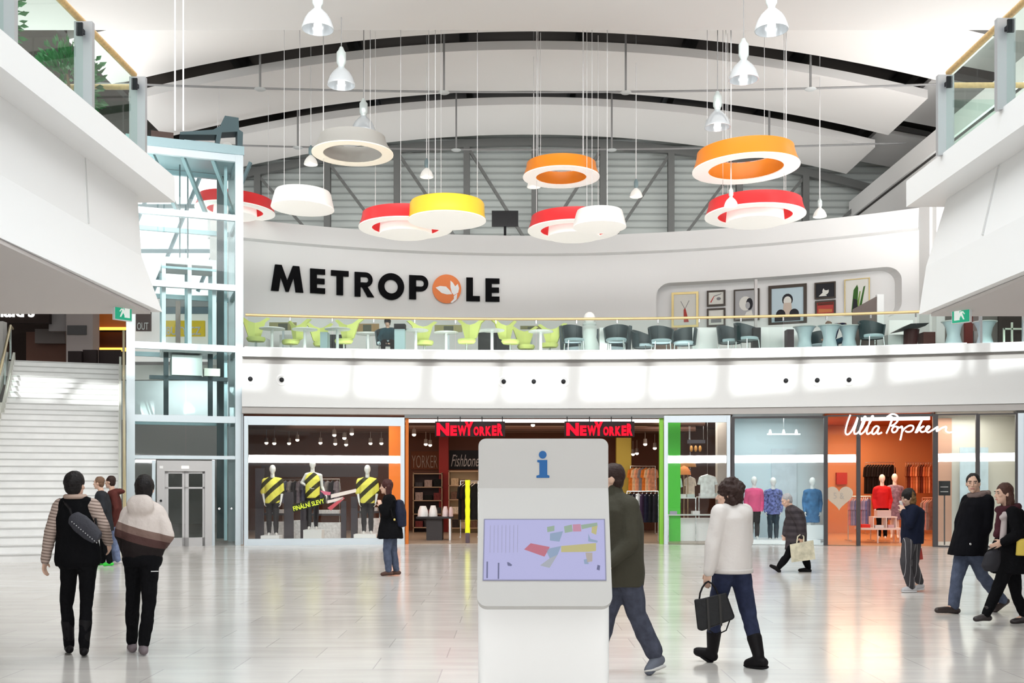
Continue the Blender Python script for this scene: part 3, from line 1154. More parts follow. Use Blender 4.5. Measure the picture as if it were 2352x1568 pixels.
# ================================================================== RING LAMPS
def gloss(name, c, e=0.0, rough=0.35):
    return mat(name, c, rough, emit=c if e else None, es=e)
RED = gloss('red_acrylic', (0.80, 0.035, 0.04), 0.12)
ORANGE = gloss('orange_acrylic', (0.90, 0.27, 0.02), 0.12)
YELLOW = gloss('yellow_acrylic', (0.95, 0.60, 0.04), 0.12)
GREYL = mat('grey_felt', (0.52, 0.51, 0.48), 0.7)
LWHITE = mat('lamp_white', (0.86, 0.855, 0.83), 0.5, emit=(1, 0.97, 0.9), es=0.10)
LGLOW = mat('lamp_diffuser', (0.86, 0.85, 0.82), 0.5, emit=(1.0, 0.96, 0.89), es=0.38)

def wires(root, c, r, ztop, n, ph=0.3, rad=0.008):
    for k in range(n):
        a = ph + 2 * PI * k / n
        x, y = c.x + r * math.cos(a), c.y + r * math.sin(a)
        zt = (11.9 if y < 23.75 else vault(x)) if ztop is None else ztop
        mb = MB()
        mb.tube([(x, y, c.z), (x, y, zt)], rad, 5)
        mb.build('suspension_wire', CABLE, root)

RG = 'coloured drum and ring lamps hanging in the hall'
def lamp_at(u, v_under, Y):
    return P(u, v_under, Y)

def tilted(mb, c, tilt):
    """lean everything collected so far about the x and y axes through c"""
    if tilt:
        R = Matrix.Rotation(tilt[0], 3, 'X') @ Matrix.Rotation(tilt[1], 3, 'Y')
        mb.v = [c + R @ (p - c) for p in mb.v]
    return mb

def ring_lamp(u, v, Y, wpx, h, side, label, inner=0.70, taper=0.9, under=LGLOW, drum=False, nw=3, ph=0.4, tilt=None, ztop=None, inside=None):
    c = lamp_at(u, v, Y)
    r = wpx / 2 / F * Y
    root = thing('ring_lamp', label, 'lamp', c, RG)
    ri = r * inner
    rt = r * taper
    mb = MB()
    mb.lathe(c, [(r, 0.02), (r * 0.985, 0.0)] + [(rt + (r - rt) * (1 - k / 6.0) ** 1.6 if k else r, 0.02 + (h - 0.02) * k / 6.0) for k in range(0, 7)] + [(rt - 0.03, h)], 56)
    mb.f = mb.f[:-2]
    mb.m = mb.m[:-2]
    tilted(mb, c, tilt).build('outer_band', side, root, smooth=True, fix=False)
    mb = MB()
    mb.lathe(c, [(r, 0.0), (r, 0.025), (ri, 0.025), (ri, 0.0)], 56, closed=True)
    tilted(mb, c, tilt).build('light_diffuser', under, root, smooth=True)
    rit = ri * 1.0
    mb = MB()
    mb.lathe(c, [(ri, 0.02), (rit, h), (rit + 0.02, h), (ri + 0.02, 0.02)], 56, closed=True)
    tilted(mb, c, tilt).build('inner_band', inside or side, root, smooth=True)
    mb = MB()
    mb.lathe(c, [(rit, h - 0.02), (rt, h - 0.02), (rt, h), (rit, h)], 56, closed=True)
    tilted(mb, c, tilt).build('top_cover', LWHITE, root, smooth=True)
    if drum:
        rd = ri * 0.78
        cd = c + Vector((0, 0.0, -0.16))
        mb = MB()
        mb.lathe(cd, [(0.0, 0.0), (rd, 0.0), (rd * 1.0, 0.03), (rd * 0.95, 0.42), (0.0, 0.42)], 48)
        mb.build('inner_drum', LGLOW, root, smooth=True)
    wires(root, c + Vector((0, 0, h)), rt * 0.9, ztop, nw, ph)
    return root

def drum_lamp(u, v, Y, wpx, h, side, label, taper=0.85, nw=3, ph=0.4, tilt=None, ztop=None):
    c = lamp_at(u, v, Y)
    r = wpx / 2 / F * Y
    root = thing('drum_lamp', label, 'lamp', c, RG)
    mb = MB()
    mb.lathe(c, [(r, 0.02), (r * 0.97, h * 0.3), (r * (taper + .03), h * 0.9), (r * taper, h), (0.0, h + 0.02)], 56)
    tilted(mb, c, tilt).build('shade', side, root, smooth=True)
    mb = MB()
    mb.lathe(c, [(0.0, -0.03), (r * 0.5, -0.026), (r * 0.95, -0.008), (r * 1.005, 0.0), (r, 0.022), (0.0, 0.022)], 56)
    tilted(mb, c, tilt).build('light_diffuser', LGLOW, root, smooth=True)
    wires(root, c + Vector((0, 0, h)), r * taper * 0.85, ztop, nw, ph)
    return root

ring_lamp(1713, 389, 25.0, 243, 0.44, ORANGE, 'largest ring lamp, orange, hanging upper right above a red ring', 0.70, 0.90, nw=4, ph=0.9, tilt=(0.0, -0.035))
ring_lamp(1289, 408, 27.2, 176, 0.36, ORANGE, 'smaller orange ring lamp hanging near the middle of the hall', 0.66, 0.90, nw=4, ph=0.7)
ring_lamp(810, 354, 26.0, 186, 0.42, GREYL, 'grey ring lamp hanging upper left behind a glass bell lamp', 0.72, 0.80, under=mat('warm_diffuser', (0.86, 0.82, 0.70), 0.5, emit=(1, .93, .75), es=0.35), nw=3, ph=1.3)
ring_lamp(1734, 497, 26.3, 228, 0.36, RED, 'red ring lamp with white inner drum below the largest orange ring', 0.74, 0.92, drum=True, nw=4, ph=0.5)
ring_lamp(932, 525, 26.8, 215, 0.36, RED, 'red ring lamp with white inner drum partly behind the yellow drum lamp', 0.72, 0.92, drum=True, nw=3, ph=0.5)
ring_lamp(1318, 531, 27.2, 212, 0.36, RED, 'red ring lamp with white inner drum partly behind a white drum lamp', 0.72, 0.92, drum=True, nw=3, ph=0.8)
ring_lamp(540, 485, 30.2, 180, 0.36, RED, 'red ring lamp seen half through the glass lift shaft', 0.70, 0.92, drum=True, nw=3, ph=0.3, tilt=(0, 0.05))
drum_lamp(1027, 507, 25.4, 178, 0.44, YELLOW, 'yellow drum lamp with white glowing underside in front of a red ring', 0.93, nw=3, ph=0.2)
drum_lamp(1377, 522, 25.6, 122, 0.40, LWHITE, 'small white drum lamp overlapping the middle red ring', 0.84, nw=2, ph=1.9)
drum_lamp(695, 479, 26.0, 143, 0.42, LWHITE, 'white drum lamp hanging beside the lift shaft', 0.86, nw=3, ph=0.6, tilt=(0, 0.03))

# ================================================================== BELL LAMPS
PRISM = mat('prismatic_glass', (0.62, 0.66, 0.69), 0.16, metal=0.35, emit=(0.95, 0.98, 1.0), es=0.08, spec=0.8)
CAN = mat('lamp_canister', (0.70, 0.78, 0.77), 0.3, 0.3)
BULB = mat('lamp_bulb', (0.9, 0.9, 0.9), 0.4, emit=(1, 0.99, 0.96), es=2.2)
def bell(root, c, R, ztop, canmat, shademat, big=True):
    """c = centre of the mouth"""
    H = R * 1.35
    prof = [(R, 0.0), (R * 1.02, 0.012), (R * 0.97, H * 0.18), (R * 0.86, H * 0.42), (R * 0.68, H * 0.66), (R * 0.42, H * 0.86), (R * 0.22, H), (R * 0.20, H),
            (R * 0.38, H * 0.83), (R * 0.64, H * 0.63), (R * 0.82, H * 0.40), (R * 0.93, H * 0.17), (R * 0.96, 0.0)]
    mb = MB()
    mb.lathe(c, prof, 36, closed=True)
    mb.build('shade', shademat, root, smooth=True)
    mb = MB()
    mb.ell(c + Vector((0, 0, R * 0.25)), R * 0.26, R * 0.26, R * 0.40)
    mb.build('bulb', BULB, root, smooth=True)
    mb = MB()
    mb.lathe(c + Vector((0, 0, H)), [(R * 0.2, -0.02), (R * 0.24, R * 0.15), (R * 0.34, R * 0.32), (R * 0.34, R * 1.05), (R * 0.22, R * 1.2), (R * 0.12, R * 1.45), (0, R * 1.45)], 20)
    mb.build('canister', canmat, root, smooth=True)
    zc = c.z + H + R * 1.4
    mb = MB()
    mb.tube([(c.x, c.y, zc), (c.x, c.y, ztop)], 0.011 if big else 0.014, 6)
    mb.build('cord', mat('lamp_cord', (0.30, 0.30, 0.30), 0.6) if big else CABLE, root)

BG = 'large glass bell lamps in two receding rows'
for (u, v, Y, R, lab) in (
        (730, 68, 20.3, 0.305, 'glass bell lamp cut by the top of the picture, nearest of the left row'),
        (784, 197, 23.1, 0.305, 'glass bell lamp in the middle of the left row of three'),
        (835, 304, 26.5, 0.305, 'glass bell lamp hanging in front of the grey ring, farthest of the left row'),
        (1772, 70, 19.3, 0.305, 'glass bell lamp cut by the top of the picture, nearest of the right row'),
        (1708, 184, 21.6, 0.305, 'glass bell lamp in the middle of the right row of three'),
        (1648, 293, 24.3, 0.300, 'glass bell lamp just above the largest orange ring, farthest of the right row')):
    c = P(u, v, Y)
    root = thing('bell_lamp', lab, 'lamp', c, BG)
    bell(root, c, R, 11.9 if Y < 23.75 else vault(c.x) + (0.0 if 24.9 < Y < 27.75 else 0.9), CAN, PRISM)
SG = 'small white bell lamps hanging far back'
WSH = mat('white_lamp_shade', (0.84, 0.83, 0.80), 0.4, emit=(1, .95, .85), es=0.25)
DCAN = mat('dark_canister', (0.22, 0.30, 0.32), 0.5)
for (u, v, Y, R, lab, cm) in (
        (980, 407, 29.6, 0.19, 'small white bell lamp above the yellow drum lamp', DCAN),
        (1461, 452, 29.6, 0.18, 'small white bell lamp right of the small white drum lamp', DCAN),
        (1883, 498, 29.0, 0.185, 'small white bell lamp right of the rings, above the niche', CAN),
        (1679, 474, 24.6, 0.16, 'small white bell lamp just in front of the right red ring', CAN),
        (714, 378, 29.0, 0.19, 'small white bell lamp half behind the grey ring lamp', DCAN),
        (1226, 430, 29.4, 0.19, 'small white bell lamp peeping out below the middle orange ring', DCAN)):
    c = P(u, v, Y)
    root = thing('bell_lamp', lab, 'lamp', c, SG)
    bell(root, c, R, vault(c.x) + (1.3 if Y > 28 else 0.0), cm, WSH, False)

# ================================================================== SPRINKLER PIPES with drop rods
PIPE = mat('grey_pipe', (0.27, 0.27, 0.27), 0.5, 0.2)
for (Y, z, us, lab) in ((28.32, 12.2, (603, 1020, 1437, 1855), 'front grey pipe run slung below the roof on thin rods'),
                   (32.5, 11.98, (688, 1048, 1405, 1762), 'rear grey pipe run slung below the roof on thin rods')):
    root = thing('pipe_run', lab, 'pipe', (0.5, Y, z), 'pipe runs under the roof')
    mb = MB()
    pts = []
    for i in range(41):
        x = -11 + 23 * i / 40
        pts.append((x, Y - 0.0042 * (x - 0.6) ** 2 * 1.2, z))
    mb.tube(pts, 0.028, 7)
    mb.build('pipe', PIPE, root, smooth=True)
    for u in us:
        x = (u - 1176) / F * Y
        yy = Y - 0.0042 * (x - 0.6) ** 2 * 1.2
        mb = MB()
        mb.bar((x, yy, z + 0.03), (x, yy, 14.1 - 0.0114 * (x - .6) ** 2), 0.05)
        mb.build('drop_rod', PIPE, root)
        mb = MB()
        mb.lathe((x, yy, z - 0.05), [(0, 0), (0.11, 0.0), (0.16, 0.03), (0.04, 0.07), (0, 0.07)], 14)
        mb.build('pipe_saddle', mat('pale_saddle', (0.55, 0.58, 0.58), 0.4), root, smooth=True)

# thin wires in front of the left side: two light tubes hanging beside the gallery
for k, (u, v0, v1, Y) in enumerate(((402, 68, 300, 21.5), (421, 70, 300, 21.7))):
    a, b = P(u, v1, Y), P(u, v0, Y)
    mb = MB()
    mb.tube([a, (a.x, a.y, 11.9)], 0.016, 7)
    mb.build('light_tube', mat('white_tube', (0.8, 0.8, 0.8), 0.4, emit=(1, 1, 1), es=0.3), label=('left' if k == 0 else 'right') + ' one of two thin white tubes hanging above the lift shaft', cat='tube', group='thin white hanging tubes')
# monitor standing on the curved wall
c = P(1160, 521, 33.2)
root = thing('monitor', 'black monitor standing on top of the curved white wall', 'monitor', (c.x, c.y, 9.42))
mb = MB()
mb.box(c.x - 0.42, c.x + 0.42, 33.1, 33.18, 9.74, 10.24)
mb.build('screen', mat('monitor_black', (0.012, 0.012, 0.014), 0.25), root)
mb = MB()
mb.box(c.x - 0.04, c.x + 0.04, 33.14, 33.2, 9.42, 9.76)
mb.box(c.x - 0.2, c.x + 0.2, 33.08, 33.25, 9.42, 9.45)
mb.build('stand', BLACK, root)
# ================================================================== LIFT
LF = mat('lift_frame', (0.60, 0.68, 0.72), 0.35, 0.3)
LF2 = mat('lift_frame_teal', (0.34, 0.48, 0.52), 0.4, 0.3)
YL = 27.2
LANG = math.radians(20.5)                  # the shaft stands parallel to the stairs
lx1 = (549 - 1176) / F * YL
lx0 = lx1 - 2.65
YB = YL + 1.9
YM = 26.75
LPIV = (lx1, YL, 0)
def lu(u):
    """unrotated x on the shaft front seen in column u"""
    r = (u - 1176.0) / F
    return lx1 - (lx1 - YL * r) / (math.cos(LANG) - r * math.sin(LANG))
lift = thing('glass_lift_shaft', 'tall glass lift shaft with pale steel frame between the stairs and the shop windows', 'lift', LPIV, rz=LANG)
ZL = 1.6 + (1110 - 345) / F * YM
pw = 0.10
for (x, y) in ((lx0, YL), (lx1, YL), (lx0, YB), (lx1, YB)):
    mb = MB()
    mb.box(x - pw, x + pw, y - 0.08, y + 0.08, 0, ZL)
    mb.build('post', LF, lift)
mid = []
def zl(v):
    return 1.6 + (1110 - v) / F * YM
for v, h in ((1050, 0.09), (962, 0.17), (797, 0.17), (655, 0.16), (492, 0.16), (352, 0.2)):
    z = zl(v)
    mb = MB()
    mb.box(lx0 + pw, lx1 - pw, YL - 0.06, YL + 0.06, z - h / 2, z + h / 2)
    mb.build('front_transom', LF, lift)
    if v != 1050:
        mb = MB()
        mb.box(lx0 + pw, lx1 - pw, YB - 0.05, YB + 0.05, z - 0.06, z + 0.06)
        mb.build('rear_transom', LF2, lift)
        for x in (lx0, lx1):
            mb = MB()
            mb.box(x - 0.05, x + 0.05, YL + 0.08, YB - 0.08, z - 0.06, z + 0.06)
            mb.build('side_transom', LF2, lift)
LGL = glass('lift_glass', (0.945, 0.985, 0.978), 0.02, 1.38)
zz = [0.05, 2.27, 3.3, 5.09, 6.67, 8.49, 10.05]
for a, b in zip(zz[:-1], zz[1:]):
    for (x0, x1) in ((lx0 + pw, (lx0 + lx1) / 2 - 0.01), ((lx0 + lx1) / 2 + 0.01, lx1 - pw)) if a > 0.1 else ((lx0 + pw, lu(358)), (lu(487), lx1 - pw)):
        mb = MB()
        mb.box(x0, x1, YL - 0.012, YL + 0.012, a + 0.06, b - 0.06)
        mb.build('glass_pane', LGL, lift)
    for x in (lx0, lx1):
        mb = MB()
        mb.box(x - 0.012, x + 0.012, YL + 0.09, YB - 0.09, a + 0.06, b - 0.06)
        mb.build('glass_pane', LGL, lift)
# glass roof structure with angled bars and head beam
mb = MB()
mb.box(lx0 - 0.12, lx1 + 0.12, YL - 0.12, YB + 0.12, ZL, ZL + 0.22)
mb.build('head_beam', LF2, lift)
mb = MB()
for k in range(3):
    x = lx0 + 0.5 + k * 0.75
    mb.bar((x, YL + 0.1, 10.0), (x + 0.7, YB - 0.1, 9.0), 0.09, 0.12)
mb.build('brace', LF2, lift)
# hoist frame on the roof
HO = mat('hoist_dark', (0.10, 0.15, 0.165), 0.5, 0.2)
hoist = thing('lift_hoist', 'dark hoist machine standing on the lift shaft roof', 'hoist', LPIV, rz=LANG)
def lz(u, v, dy=0.5):
    return Vector((lu(u), YL + dy, 1.6 + (1110 - v) / F * YM))
mb = MB()
mb.prism([(lu(u), 1.6 + (1110 - v + 10) / F * YM) for u, v in ((548, 330), (560, 330), (561, 290), (552, 285), (551, 257), (519, 256), (508, 281), (492, 292), (415, 306), (415, 312), (500, 303), (496, 330), (506, 330), (512, 296), (548, 290))],
         (0, YL + 0.3, 0), (1, 0, 0), (0, 0, 1), (0, 0.5, 0))
mb.build('hoist_frame', HO, hoist)
mb = MB()
mb.lathe(lz(525, 318, 0.3), [(0, 0), (0.13, 0), (0.13, 0.4), (0, 0.4)], 18, axis=(0, 1, 0))
mb.build('pulley', mat('pulley_steel', (0.5, 0.5, 0.48), 0.4, 0.6), hoist, smooth=True)
mb = MB()
mb.box(lz(425, 0).x, lz(500, 0).x, YL + 0.35, YL + 0.75, ZL + 0.22, ZL + 0.38)
mb.build('motor', LF2, hoist)
mb = MB()
mb.box(lz(348, 0).x, lz(400, 0).x, YL + 0.35, YL + 0.9, ZL + 0.22, ZL + 0.52)
mb.build('control_box', mat('hoist_brown', (0.12, 0.08, 0.07), 0.6), hoist)

# ground-floor portal with the two glass doors
portal = thing('lift_door', 'grey lift portal with two sliding glass doors at the foot of the shaft', 'door', LPIV, rz=LANG)
def px_(u):
    return lu(u)
def pz_(v):
    return 1.6 + (1110 - v) / F * YM
PG = mat('portal_grey', (0.50, 0.49, 0.49), 0.45, 0.2)
y0, y1 = YL - 0.16, YL + 0.05
mb = MB()
mb.box(px_(360), px_(378), y0, y1, 0, pz_(1058))
mb.box(px_(470), px_(486), y0, y1, 0, pz_(1058))
mb.box(px_(378), px_(470), y0, y1, pz_(1082), pz_(1058))
mb.build('portal_frame', PG, portal)
for a, b in ((378, 423.5), (424.5, 470)):
    mb = MB()
    x0, x1 = px_(a), px_(b)
    z1 = pz_(1082)
    for bx_ in ((x0, x0 + 0.09, 0, z1), (x1 - 0.06, x1, 0, z1), (x0, x1, 0, 0.22), (x0, x1, z1 - 0.06, z1), (x0, x1, pz_(1122), pz_(1118))):
        mb.box(bx_[0], bx_[1], YL - 0.10, YL - 0.06, bx_[2], bx_[3])
    d = mb.build('door_leaf', PG, portal)
    mb = MB()
    mb.box(x0 + 0.09, x1 - 0.06, YL - 0.085, YL - 0.075, 0.22, z1 - 0.06)
    mb.build('door_glass', glass('door_glass', (0.62, 0.66, 0.65), 0.02, 1.5), d)
mb = MB()
mb.box(px_(416), px_(433), y0 - 0.01, y0, pz_(1076), pz_(1070))
mb.build('floor_display', mat('lift_display', (0.8, 0.75, 0.7), 0.4, emit=(1, .85, .7), es=1.0), portal)
mb = MB()
mb.box(px_(366), px_(374), y0 - 0.01, y0, pz_(1076), pz_(1070))
mb.build('sign_plate', mat('white_plate', (0.85, 0.85, 0.85), 0.4), portal)
mb = MB()
mb.lathe((px_(369), y0, pz_(1149)), [(0, 0), (0.03, 0), (0.03, 0.02), (0, 0.02)], 14, axis=(0, -1, 0))
mb.build('call_button', BLACK, portal)
for u, lab in ((489, 'post'), (353, 'post')):
    mb = MB()
    mb.box(px_(u - 4), px_(u + 4), YL - 0.05, YL + 0.05, 0, pz_(1058))
    mb.build('side_post', LF, portal)
for u in (503, 531):
    mb = MB()
    mb.tube([(px_(u), YL - 0.07, 0.95), (px_(u), YL - 0.03, 0.95)], 0.03, 10)
    mb.build('glass_clamp', CHROME, portal)

# lift car parked at the upper floor
car = thing('lift_car', 'glass lift car parked in the shaft at the upper floor above its dark undercarriage', 'lift', LPIV, rz=LANG)
cx0, cx1, cy0, cy1 = lx0 + 0.75, lx1 - 0.55, YL + 0.25, YB - 0.25
CW = mat('car_white', (0.72, 0.76, 0.77), 0.4)
mb = MB()
mb.box(cx0, cx1, cy0, cy1, 4.98, 5.16)
mb.build('car_floor', CW, car)
mb = MB()
mb.box(cx0, cx1, cy0, cy1, 7.25, 7.42)
mb.build('car_roof', CW, car)
for x in (cx0, cx1 - 0.1, (cx0 + cx1) / 2 - 0.04):
    mb = MB()
    mb.box(x, x + 0.1, cy0, cy0 + 0.08, 5.16, 7.25)
    mb.build('car_post', LF, car)
    mb = MB()
    mb.box(x, x + 0.1, cy1 - 0.08, cy1, 5.16, 7.25)
    mb.build('car_post', LF2, car)
for z in (6.72, 7.12):
    mb = MB()
    mb.box(cx0, cx1, cy0 - 0.01, cy0 + 0.05, z, z + 0.06)
    mb.build('car_rail', LF2, car)
mb = MB()
mb.box((cx0 + cx1) / 2 - 0.32, (cx0 + cx1) / 2 - 0.2, cy0 + 0.3, cy0 + 0.4, 5.16, 6.35)
mb.build('control_panel', mat('panel_brown', (0.32, 0.22, 0.2), 0.5), car)
mb = MB()
mb.box(cx0 + 0.1, cx1 - 0.1, cy0 + 0.02, cy0 + 0.035, 5.16, 6.72)
mb.build('car_glass', LGL, car)
UND = mat('undercarriage_black', (0.03, 0.045, 0.05), 0.5)
mb = MB()
mb.box(cx0 - 0.3, cx1 + 0.3, cy0 + 0.1, cy0 + 0.22, 4.28, 4.38)
for x in (cx0 + 0.05, cx1 - 0.2):
    mb.box(x, x + 0.12, cy0 + 0.1, cy0 + 0.22, 3.35, 4.98)
mb.build('sling', UND, car)
mb = MB()
mb.box(cx0 + 0.25, cx1 - 0.35, cy0 + 0.05, cy1 - 0.1, 4.40, 4.92)
mb.build('machine_box', mat('machine_box_grey', (0.62, 0.70, 0.68), 0.5), car)
mb = MB()
mb.box(cx1 - 0.3, cx1 + 0.1, cy0 + 0.05, cy0 + 0.5, 4.40, 4.6)
mb.build('guide_shoe', mat('shoe_cream', (0.65, 0.68, 0.6), 0.5), car)
# counterweight rails at the rear right of the shaft
mb = MB()
mb.box(lx1 - 0.42, lx1 - 0.16, YB - 0.35, YB - 0.2, 0.1, 10.0)
mb.build('guide_rail', mat('guide_dark', (0.09, 0.12, 0.13), 0.5), lift)
mb = MB()
mb.box(lx1 - 0.33, lx1 - 0.25, YL + 0.5, YL + 0.58, 0.1, 10.0)
mb.build('guide_rail', LF2, lift)
mb = MB()
mb.tube([((lx0 + lx1) / 2 - .1, YL + 0.9, 7.42), ((lx0 + lx1) / 2 - .1, YL + 0.9, 10.0)], 0.02, 6)
mb.tube([((lx0 + lx1) / 2 + .1, YL + 0.9, 7.42), ((lx0 + lx1) / 2 + .1, YL + 0.9, 10.0)], 0.02, 6)
mb.build('hoist_rope', HO, car)

# ================================================================== STAIRS
TH = math.radians(20.5)
dirs = Vector((-math.sin(TH), math.cos(TH), 0))
side = Vector((math.cos(TH), math.sin(TH), 0))
R0 = Vector((-8.25, 21.9, 0))
SW = 2.75
NS = 30
RISE = 5.05 / NS
TREAD = 0.29
def sp(i, lat, z=0.0):
    """point at step i (fractional), lat metres left of the right edge"""
    d = i * TREAD + (0.45 if i > 20 else 0.0)
    return R0 + dirs * d - side * lat + Vector((0, 0, z))
STONE = mat('pale_stair_stone', (0.74, 0.735, 0.72), 0.4, noise_amt=0.05, noise_scale=3)
NOSE = mat('step_nosing', (0.50, 0.495, 0.48), 0.6)
stair = thing('staircase', 'wide pale stone staircase climbing beside the lift', 'stairs', R0 - side * SW / 2)
mb = MB()
for fl, (i0, i1) in enumerate(((0, 20), (20, 30))):
    poly = []
    for i in range(i0, i1):
        d0 = i * TREAD + (0.45 if i >= 20 else 0)
        d1 = (i + 1) * TREAD + (0.45 if i >= 20 else 0)
        if i == 19:
            d1 += 0.45
        poly += [(d0, i * RISE), (d0, (i + 1) * RISE)]
        if i == i1 - 1:
            poly += [(d1, (i + 1) * RISE), (d1, (i + 1) * RISE - 0.35)]
    z0 = i0 * RISE
    d00 = i0 * TREAD + (0.45 if i0 >= 20 else 0)
    if fl == 0:
        poly += [(d00 + 0.8, 0)]
    else:
        poly += [(d00 + 0.3, z0 - 0.25), (d00, z0 - 0.1)]
    mb = MB()
    mb.prism(poly, R0, dirs, (0, 0, 1), -side * SW)
    mb.build('flight', STONE, stair)
mb = MB()
for i in range(NS):
    d = i * TREAD + (0.45 if i >= 20 else 0)
    p = R0 + dirs * (d - 0.003) + Vector((0, 0, (i + 1) * RISE - 0.022))
    mb.obox(p - side * SW / 2, side * (SW / 2 - 0.02), dirs * 0.006, (0, 0, 0.014))
nos = mb.build('step_nosing', NOSE, stair)
nos['kind'] = 'stuff'
# stringers
for lat, nm in ((0.0, 'stringer'), (SW, 'stringer')):
    mb = MB()
    off = side * (0.06 if lat == 0 else -0.06)
    mb.prism([(-0.1, -0.0), (-0.1, 0.3), (20 * TREAD, 20 * RISE + 0.28), (20 * TREAD + 0.45, 20 * RISE + 0.28), (30 * TREAD + 0.45, 30 * RISE + 0.25), (30 * TREAD + 0.6, 30 * RISE - 0.2), (0.7, 0)],
             R0 - side * lat + (Vector((0, 0, 0))), dirs, (0, 0, 1), off)
    mb.build(nm, mat('stringer_cream', (0.66, 0.65, 0.58), 0.5), stair)
# railings: right with gilt rail, left with steel double rail
def rail_line(lat, h, i0=-0.5, i1=31):
    return [sp(i0, lat, h + 0.05)] + [sp(20, lat, 20 * RISE + h), sp(20.01, lat, 20 * RISE + h)] + [sp(30, lat, 30 * RISE + h), sp(i1 + 1.2, lat, 30 * RISE + h)]
for lat, lab, gm in ((-0.12, 'right-hand glass stair railing with gilt handrail beside the lift post', mat('gilt_rail', (0.60, 0.49, 0.28), 0.35, 0.5)),
                     (SW + 0.12, 'left-hand glass stair railing with gilt handrail at the picture edge', mat('gilt_rail', (0.60, 0.49, 0.28), 0.35, 0.5))):
    rr = thing('stair_railing', lab, 'railing', sp(0, lat), 'stair railings')
    mb = MB()
    mb.tube(rail_line(lat, 1.0), 0.035, 8)
    mb.build('handrail', gm, rr, smooth=True)
    mb = MB()
    mb.tube(rail_line(lat + (0.08 if lat > 1 else -0.0), 0.72), 0.022, 8)
    mb.build('lower_rail', mat('dark_rail', (0.10, 0.10, 0.10), 0.4, 0.3), rr, smooth=True)
    for i in (0.4, 5, 10, 15, 20, 25, 30):
        p = sp(i, lat, i * RISE + 0.05)
        mb = MB()
        mb.bar(p, p + Vector((0, 0, 0.93)), 0.045)
        mb.build('post', CHROME, rr)
    for a, b in ((0.4, 5), (5, 10), (10, 15), (15, 20), (20, 25), (25, 30)):
        mb = MB()
        pa, pb = sp(a, lat, a * RISE + 0.24), sp(b, lat, b * RISE + 0.24)
        n = side * 0.006
        u_ = Vector((0, 0, 0.62))
        mb.add([pa - n, pb - n, pb - n + u_, pa - n + u_, pa + n, pb + n, pb + n + u_, pa + n + u_],
               [(0, 1, 2, 3), (4, 5, 6, 7), (0, 1, 5, 4), (1, 2, 6, 5), (2, 3, 7, 6), (3, 0, 4, 7)])
        mb.build('glass_pane', GREEN, rr)
# escalator balustrade left of the stairs
esc = thing('escalator', 'escalator balustrade with brown skirt at the left picture edge', 'escalator', sp(0, SW + 0.9))
mb = MB()
mb.tube(rail_line(SW + 0.55, 1.05, 0, 31), 0.05, 8)
mb.build('handrail', mat('rubber_black', (0.03, 0.03, 0.03), 0.5), esc, smooth=True)
mb = MB()
pa, pb = sp(0, SW + 0.55, 0.2), sp(30, SW + 0.55, 30 * RISE + 0.2)
u_ = Vector((0, 0, 0.8))
n = side * 0.01
mb.add([pa - n, pb - n, pb - n + u_, pa - n + u_, pa + n, pb + n, pb + n + u_, pa + n + u_],
       [(0, 1, 2, 3), (4, 5, 6, 7), (0, 1, 5, 4), (1, 2, 6, 5), (2, 3, 7, 6), (3, 0, 4, 7)])
mb.build('glass_balustrade', GREEN, esc)
mb = MB()
mb.prism([(0, 0), (0, 0.25), (30 * TREAD + .45, 30 * RISE + 0.25), (30 * TREAD + .45, 30 * RISE - 0.5), (0.9, 0)], sp(0, SW + 0.5), dirs, (0, 0, 1), -side * 1.5)
mb.build('truss', mat('escalator_taupe', (0.40, 0.37, 0.35), 0.5), esc)
# pillar at the top left of the stairs
mb = MB()
q = sp(31.6, SW + 0.45, 0)
mb.prism([(-.16, -.12), (.16, -.12), (.16, .12), (-.16, .12)], (q.x, q.y, 5.055), (1, 0, 0), (0, 1, 0), (0, 0, 1.15))
mb.build('newel_post', mat('newel_taupe', (0.50, 0.47, 0.45), 0.5), label='taupe newel block at the top left of the stairs', cat='post')

# ================================================================== UPPER FLOOR behind the stairs: restaurant front
YR = 36.5
def rp(u, v, Y=YR):
    return P(u, v, Y)
def panel(name, u0, u1, v0, v1, Y, m, d=0.1, **k):
    mb = MB()
    a, b = P(u0, v1, Y), P(u1, v0, Y)
    mb.box(a.x, b.x, Y, Y + d, a.z, b.z)
    return mb.build(name, m, **k)
REST = mat('restaurant_taupe', (0.42, 0.36, 0.34), 0.6)
DBR = mat('dark_brown_board', (0.028, 0.016, 0.013), 0.5)
front = thing('restaurant_front', 'restaurant front on the upper floor behind the stairs with dark sign board', 'shop front', (P(150, 0, YR).x, YR, 5.05))
def fpart(name, u0, u1, v0, v1, Y, m, d=0.1):
    mb = MB()
    a, b = P(u0, v1, Y), P(u1, v0, Y)
    mb.box(a.x, b.x, Y, Y + d, max(a.z, 5.05), b.z)
    return mb.build(name, m, front)
fpart('sign_board', -60, 113, 700, 742, YR - 0.2, DBR, 0.2)
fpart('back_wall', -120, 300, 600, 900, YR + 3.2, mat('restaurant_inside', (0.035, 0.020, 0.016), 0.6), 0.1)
fpart('counter', 60, 153, 762, 860, YR + 1.5, mat('counter_brown', (0.16, 0.075, 0.055), 0.5), 0.4)
fpart('counter', 80, 150, 755, 788, YR + 1.0, mat('menu_taupe', (0.20, 0.17, 0.16), 0.5), 0.2)
fpart('pilaster', 112, 152, 600, 760, YR + 0.2, mat('pilaster_taupe', (0.30, 0.27, 0.265), 0.6), 0.3)
fpart('pillar', 152, 213, 600, 860, YR, REST, 0.6)
fpart('sign_plate', 154, 198, 747, 768, YR - 0.06, mat('plate_grey', (0.10, 0.095, 0.095), 0.5), 0.05)
